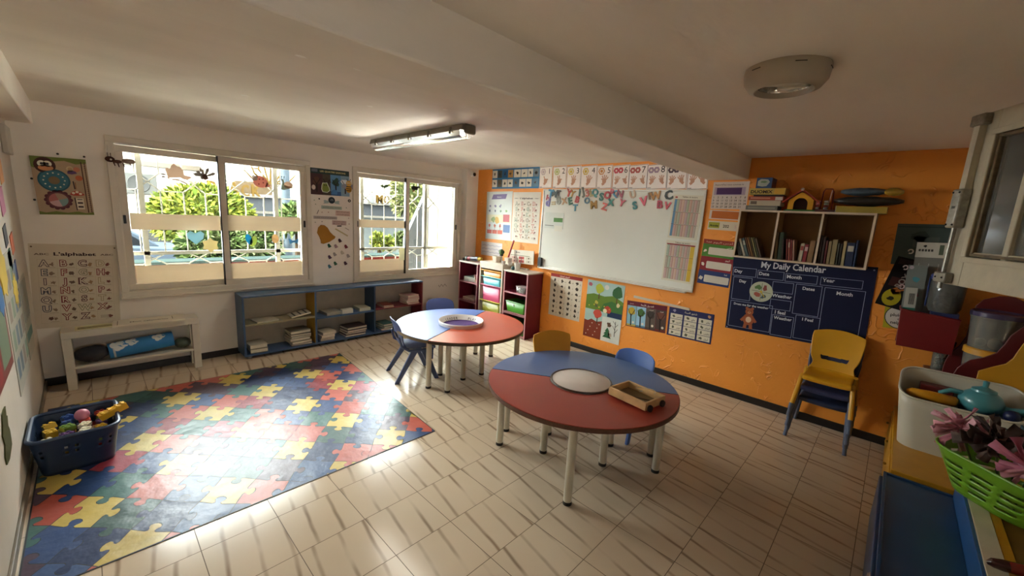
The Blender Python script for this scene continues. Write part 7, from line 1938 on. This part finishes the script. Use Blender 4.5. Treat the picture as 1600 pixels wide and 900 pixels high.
# ---- red wall bin and what stands in it
def redbin():
    x0, x1, y0, y1, z0, z1 = 3.80, 3.985, -.072, -.355, .80, 1.055
    m_ = mat((112, 22, 24), .4, var=.06)
    root = thing('wall_bin', 'red plastic bin fixed to the orange wall, full of packets', 'bin', (x1, (y0 + y1) / 2, z0))
    def f(b):
        T = .006
        b.loft([[V((x0 + .02, y0 - .015, z0)), V((x0 + .02, y1, z0)), V((x0 + .02 + T, y1, z0)), V((x0 + .02 + T, y0 - .015, z0))], [V((x0, y0, z1)), V((x0, y1, z1 - .02)), V((x0 + T, y1, z1 - .02)), V((x0 + T, y0, z1))]], m_)
        b.loft([[V((x0 + .02, y0 - .015, z0)), V((x1, y0 - .015, z0)), V((x1, y0 - .015 - T, z0)), V((x0 + .02, y0 - .015 - T, z0))], [V((x0, y0, z1)), V((x1, y0, z1)), V((x1, y0 - T, z1)), V((x0, y0 - T, z1))]], m_)
        b.box((x0 + .02, y1, z0), (x1, y1 + T, z1 - .02), m_); b.box((x0 + .02, y0 - .015, z0), (x1, y1, z0 + T), m_); b.box((x1 - T, y0 - .01, z0), (x1, y1, z1), m_)
    part(root, 'shell', f, bevel=.002)
    part(root, 'lip', lambda b: b.tube([V((x0 - .002, y1, z1 - .02)), V((x0 - .002, y0 - .003, z1)), V((x0 + .004, y0 + .002, z1)), V((x1, y0 + .002, z1))], .005, m_, 8))
    G = 'packets in the red wall bin'
    zi = z0 + .0066
    def sheet3(name, label, px, x, col, deco=None, th=.004, cat='packet', lift=0.0, group=G):
        sh = Sheet((V((x, 0, 0)),) + WR[1:], px, col, th)
        if deco: deco(sh)
        return sh.done(name, label, cat, group)
    def ruler(sh):
        sh.rect(.0, .80, 1, 1, '#C9C6BC', 1); sh.text('Classmates', .18, .86, .012, '#3A3A3A', 'c', .02, wid=sh.w * .26); sh.blob(.18, .94, .012, '#2A2A2A', 2, 3)
        for k, c_ in enumerate(('#5A6A5A', '#3A3A34', '#4A4A44')): sh.rect(.52 + .15 * k, .84, .62 + .15 * k, .97, c_, 2)
        for k in range(4): sh.bar(.1 + .22 * k, .08, .12 + .22 * k, .72, .004, '#A8A8A0', 1)
    def ruler2(sh):
        sh.rect(.0, .80, 1, 1, '#C9C6BC', 1)
        for k in range(5): sh.rect(.06 + .07 * k, .88, .11 + .07 * k, .91, '#4A4A48', 2)
        sh.blob(.2, .95, .01, '#2A2A2A', 2, 3)
        for k, c_ in enumerate(('#5A6A5A', '#3A3A34', '#4A4A44')): sh.rect(.52 + .15 * k, .84, .62 + .15 * k, .97, c_, 2)
        for k in range(4): sh.bar(.1 + .22 * k, .08, .12 + .22 * k, .72, .004, '#A8A8A0', 1)
    sheet3('sleeve_pack', 'tall grey packet with a white printed header in the red wall bin', [(1430, 375), (1497, 384), (1490, 500), (1418, 492)], 3.94, '#7E7E78', ruler2)
    sheet3('blister_pack', 'blister packet with teal picture, left in the red wall bin', [(1415, 413), (1446, 416), (1441, 492), (1411, 486)], 3.90, '#7A807C', lambda s_: (s_.blob(.5, .7, .022, '#4A8A96', 1, 4), s_.blob(.55, .4, .03, '#8A4A5A', 2, 6), s_.disc(.2, .95, .012, '#B5A8B0', 1)))
    sheet3('blister_pack', 'narrow barcode packet with green foot at the front of the red wall bin', [(1412, 448), (1432, 451), (1430, 494), (1413, 491)], 3.865, '#A9A9A0', lambda s_: ([s_.bar(.4 + .08 * k, .4, .4 + .08 * k, .8, .003, '#3A3A3A', 1) for k in range(6)], s_.rect(0, 0, 1, .28, '#3F7A6A', 1)))
    for k, (u, v) in enumerate(((1423, 393), (1415, 418), (1409, 448))):
        q = at_x(u, v, (3.935, 3.895, 3.86)[k])
        single('hook_clip', ('clear hanging hook on the tall grey packet', 'clear hanging hook on the teal picture packet', 'pinkish hanging hook on the barcode packet')[k], 'hook', lambda b: b.tube([q + V((0, .012 * math.cos(t), .014 * math.sin(t))) for t in [j * .6 for j in range(10)]], .004, mat(('#B5B0AA', '#B8A8A6', '#B89A9A')[k], .3), 6), q)
    single('blue_box', 'dark blue box inside the red wall bin under the clear jar', 'box', lambda b: b.box((3.838, -.215, zi), (3.925, -.347, zi + .262), mat('#1A2A5A', .45)), (3.87, -.28, zi), bevel=.004)
    # wide jar lying over the bin
    gl = clear_glass('jar_plastic', '#B9BCC0', .12, .1, .12)
    q = V((3.87, -.27, zi + .2626))
    root = thing('plastic_jar', 'big clear jar of dark pieces with a blue rim and handle over the red bin', 'jar', q)
    part(root, 'body', lambda b: b.lathe([(0, .0), (.068, 0), (.08, .03), (.084, .2), (.078, .22)], q, gl, 32), solid=.002)
    part(root, 'rim', lambda b: b.lathe([(.08, .205), (.09, .21), (.092, .235), (.084, .245), (.076, .24)], q, mat('#22346E', .3), 32), label='blue rim')
    part(root, 'handle', lambda b: b.tube([q + V((-.01 - .085 * math.sin(t * PI) * .6, .092 * math.cos(t * PI * .12) - .0, .225 - .2 * math.sin(t * PI / 2))) for t in [k / 10 for k in range(11)]], .004, mat('#22346E', .3), 8), label='blue wire handle')
    rg = random.Random(15)
    o = part(root, 'contents', lambda b: [b.ball(q + V((.055 * math.cos(k * 2.4) * (k % 5) / 5, .055 * math.sin(k * 2.4) * (k % 5) / 5, .02 + .10 * k / 44)), .016, mat(('#2A2A2E', '#4A4440', '#5E5A58', '#23242E')[k % 4], .5), 8, 6) for k in range(44)], smooth=180); o['kind'] = 'stuff'
    q2 = q + V((0, 0, .246))
    r = thing('green_tin', 'green tin with yellow crumpled top behind the white casement', 'tin', q2)
    part(r, 'tin', lambda b: b.lathe([(0, 0), (.05, 0), (.052, .03), (0, .03)], q2, mat('#1E5A4A', .4), 24))
    part(r, 'top', lambda b: b.ball(q2 + V((0, 0, .04)), .05, mat('#B08A2A', .5, var=.2, bump=.5, bscale=50), 16, 8, (1, 1, .55)), smooth=180, label='yellow crumpled top')
redbin()
# posters behind
sh = Sheet(WR, [(1406, 348), (1500, 353), (1496, 420), (1389, 412)], '#4E5E5C', .003)
sh.bar(.02, .93, .98, .93, .008, '#3A4A4A', 1); sh.blob(.4, .7, .05, '#3E4C4C', 1, 3); sh.rect(.3, .45, .7, .7, '#5A6866', 1)
sh.done('grey_poster', 'blue grey poster on the orange wall behind the red wall bin', 'poster')
sh = Sheet(WR, [(1404, 401), (1442, 408), (1418, 492), (1368, 470)], '#120E10', .006)
sh.rect(.1, .86, .9, .97, '#2A1E1E'); sh.text('BOX', .62, .55, .035, '#8A7E78', 'c', .03, rot=1.35); sh.poly([(.12, .42), (.75, .42), (.75, .6), (.12, .6)], '#3A1614', 1)
sh.disc(.42, .2, .05, '#A89A1E', 2, 20, 1, 1.25); sh.blob(.42, .18, .025, '#23200E', 3, 5); sh.blob(.46, .34, .03, '#A8622A', 2, 7); sh.bar(.45, .34, .8, .42, .01, '#A8622A', 3)
sh.done('black_folder', 'tilted black folder with a yellow egg shape left of the red bin', 'folder')
sh = Sheet(WR, [(1383, 478), (1424, 483), (1422, 516), (1379, 511)], '#A8A02A', .003)
sh.disc(.62, .55, .085, '#2A2A2A', 1, 28); sh.disc(.62, .55, .08, '#C9C8C0', 2, 28)
sh.text('pluie', .45, .58, .022, '#1E1E1E', 'c', .02, 3); sh.text('ou', .6, .42, .016, '#1E1E1E', 'c', .02, 3); sh.text('neige', .5, .22, .022, '#1E1E1E', 'c', .02, 3)
sh.done('weather_card', 'lime card with a white circle of words partly behind the black folder', 'card')
q = at_x(1515, 292, 3.99)
tag(single('paper_rose', None, None, lambda b: b.ball(q + V((-.03, 0, 0)), .03, mat('#6E3A52', .7, var=.3, bump=.6, bscale=40), 14, 8), loc=q + V((-.03, 0, -.03)), smooth=180), 'dusky pink paper rose on the orange wall beside the casement bolt', 'decoration')

# ---- open casement near the camera
def casement():
    D = 2.6
    P0 = at_x(1516, 310, D); P0 = V((D, at_x(1516, 310, D).y, 0))
    d = -V((.886, .463, 0)).normalized(); n = V((d.y, -d.x, 0))          # n points away from the camera
    if n.dot(P0) < 0: n = -n
    zt, zb = at_x(1545, 181, D).z, at_x(1488, 443, D).z
    Wd = .86
    m_ = mat('#C2B9A2', .45, var=.10, scale=16, bump=.12, bscale=40); old = mat('#6E5F48', .6, var=.35, scale=40)
    st = mat('#8A857A', .4, .55, var=.25, scale=60)
    fr = (V((P0.x, P0.y, zb)), d, V((0, 0, 1)), -n)      # across, up, towards the camera
    H = zt - zb
    root = thing('window_casement', 'open cream wooden casement with an espagnolette bolt, upper right', 'window', (P0.x, P0.y, zb))
    sw = .155
    def frame(b):
        wbox(b, fr, 0, 0, .115, H, 0, .04, m_); wbox(b, fr, Wd - .11, 0, Wd, H, 0, .04, m_)
        wbox(b, fr, .115, 0, Wd - .11, .115, 0, .04, m_); wbox(b, fr, .115, H - .085, Wd - .11, H, 0, .04, m_)
    part(root, 'frame', frame, bevel=.004)
    part(root, 'moulding', lambda b: (ring_rect(b, fr, .10, .10, Wd - .1, H - .072, .022, .0385, .047, m_), ring_rect(b, fr, .125, .125, Wd - .12, H - .095, .012, .018, .036, old)), bevel=.003)
    part(root, 'glazing_bar', lambda b: (wbox(b, fr, .27, .115, .295, H - .085, .008, .034, m_), wbox(b, fr, .115, .128, Wd - .11, .142, .008, .030, m_)), bevel=.003)
    part(root, 'pane', lambda b: wbox(b, fr, .11, .11, Wd - .105, H - .08, .016, .020, clear_glass('old_glass', '#D8D4C6', .12, .06, .16)), label='dusty old glass')
    root2 = part(root, 'bolt', lambda b: (b.tube([fr[0] + d * .045 + V((0, 0, -.02)) - n * .056, fr[0] + d * .045 + V((0, 0, H * .42)) - n * .056], .0085, st, 10), wbox(b, fr, .031, H * .55, .061, H - .01, .04, .064, m_)), label='vertical espagnolette bar')
    part(root2, 'lock_case', lambda b: (wbox(b, fr, .022, H * .34, .072, H * .57, .04, .078, mat('#9A958A', .35, .5, var=.3, scale=50))), bevel=.006, label='steel lock case')
    part(root2, 'keyhole', lambda b: wbox(b, fr, .04, H * .455, .056, H * .47, .0781, .0795, M_BLACK), label='black keyhole')
    for nm, a, c_ in (('guide', .005, .05), ('guide', H - .05, H - .005)):
        g_ = part(root2, nm, lambda b: wbox(b, fr, .012, a, .082, c_, .039, .07, st), bevel=.006)
    for a, z in ((.03, H * .36), (.064, H * .36), (.03, H * .55), (.064, H * .55), (.028, .027), (.066, .027)):
        c_ = fr[0] + d * a + V((0, 0, z)) - n * (.0785 if z > .1 else .0705)
        part(root2, 'screw', lambda b: b.ball(c_, .0042, M_BLACK, 8, 5), smooth=180)
    for z in (.12, H - .14):
        c_ = fr[0] + d * (Wd + .005) + V((0, 0, z)) - n * .02
        part(root, 'hinge', lambda b: b.tube([c_, c_ + V((0, 0, .08))], .009, st, 10))
casement()
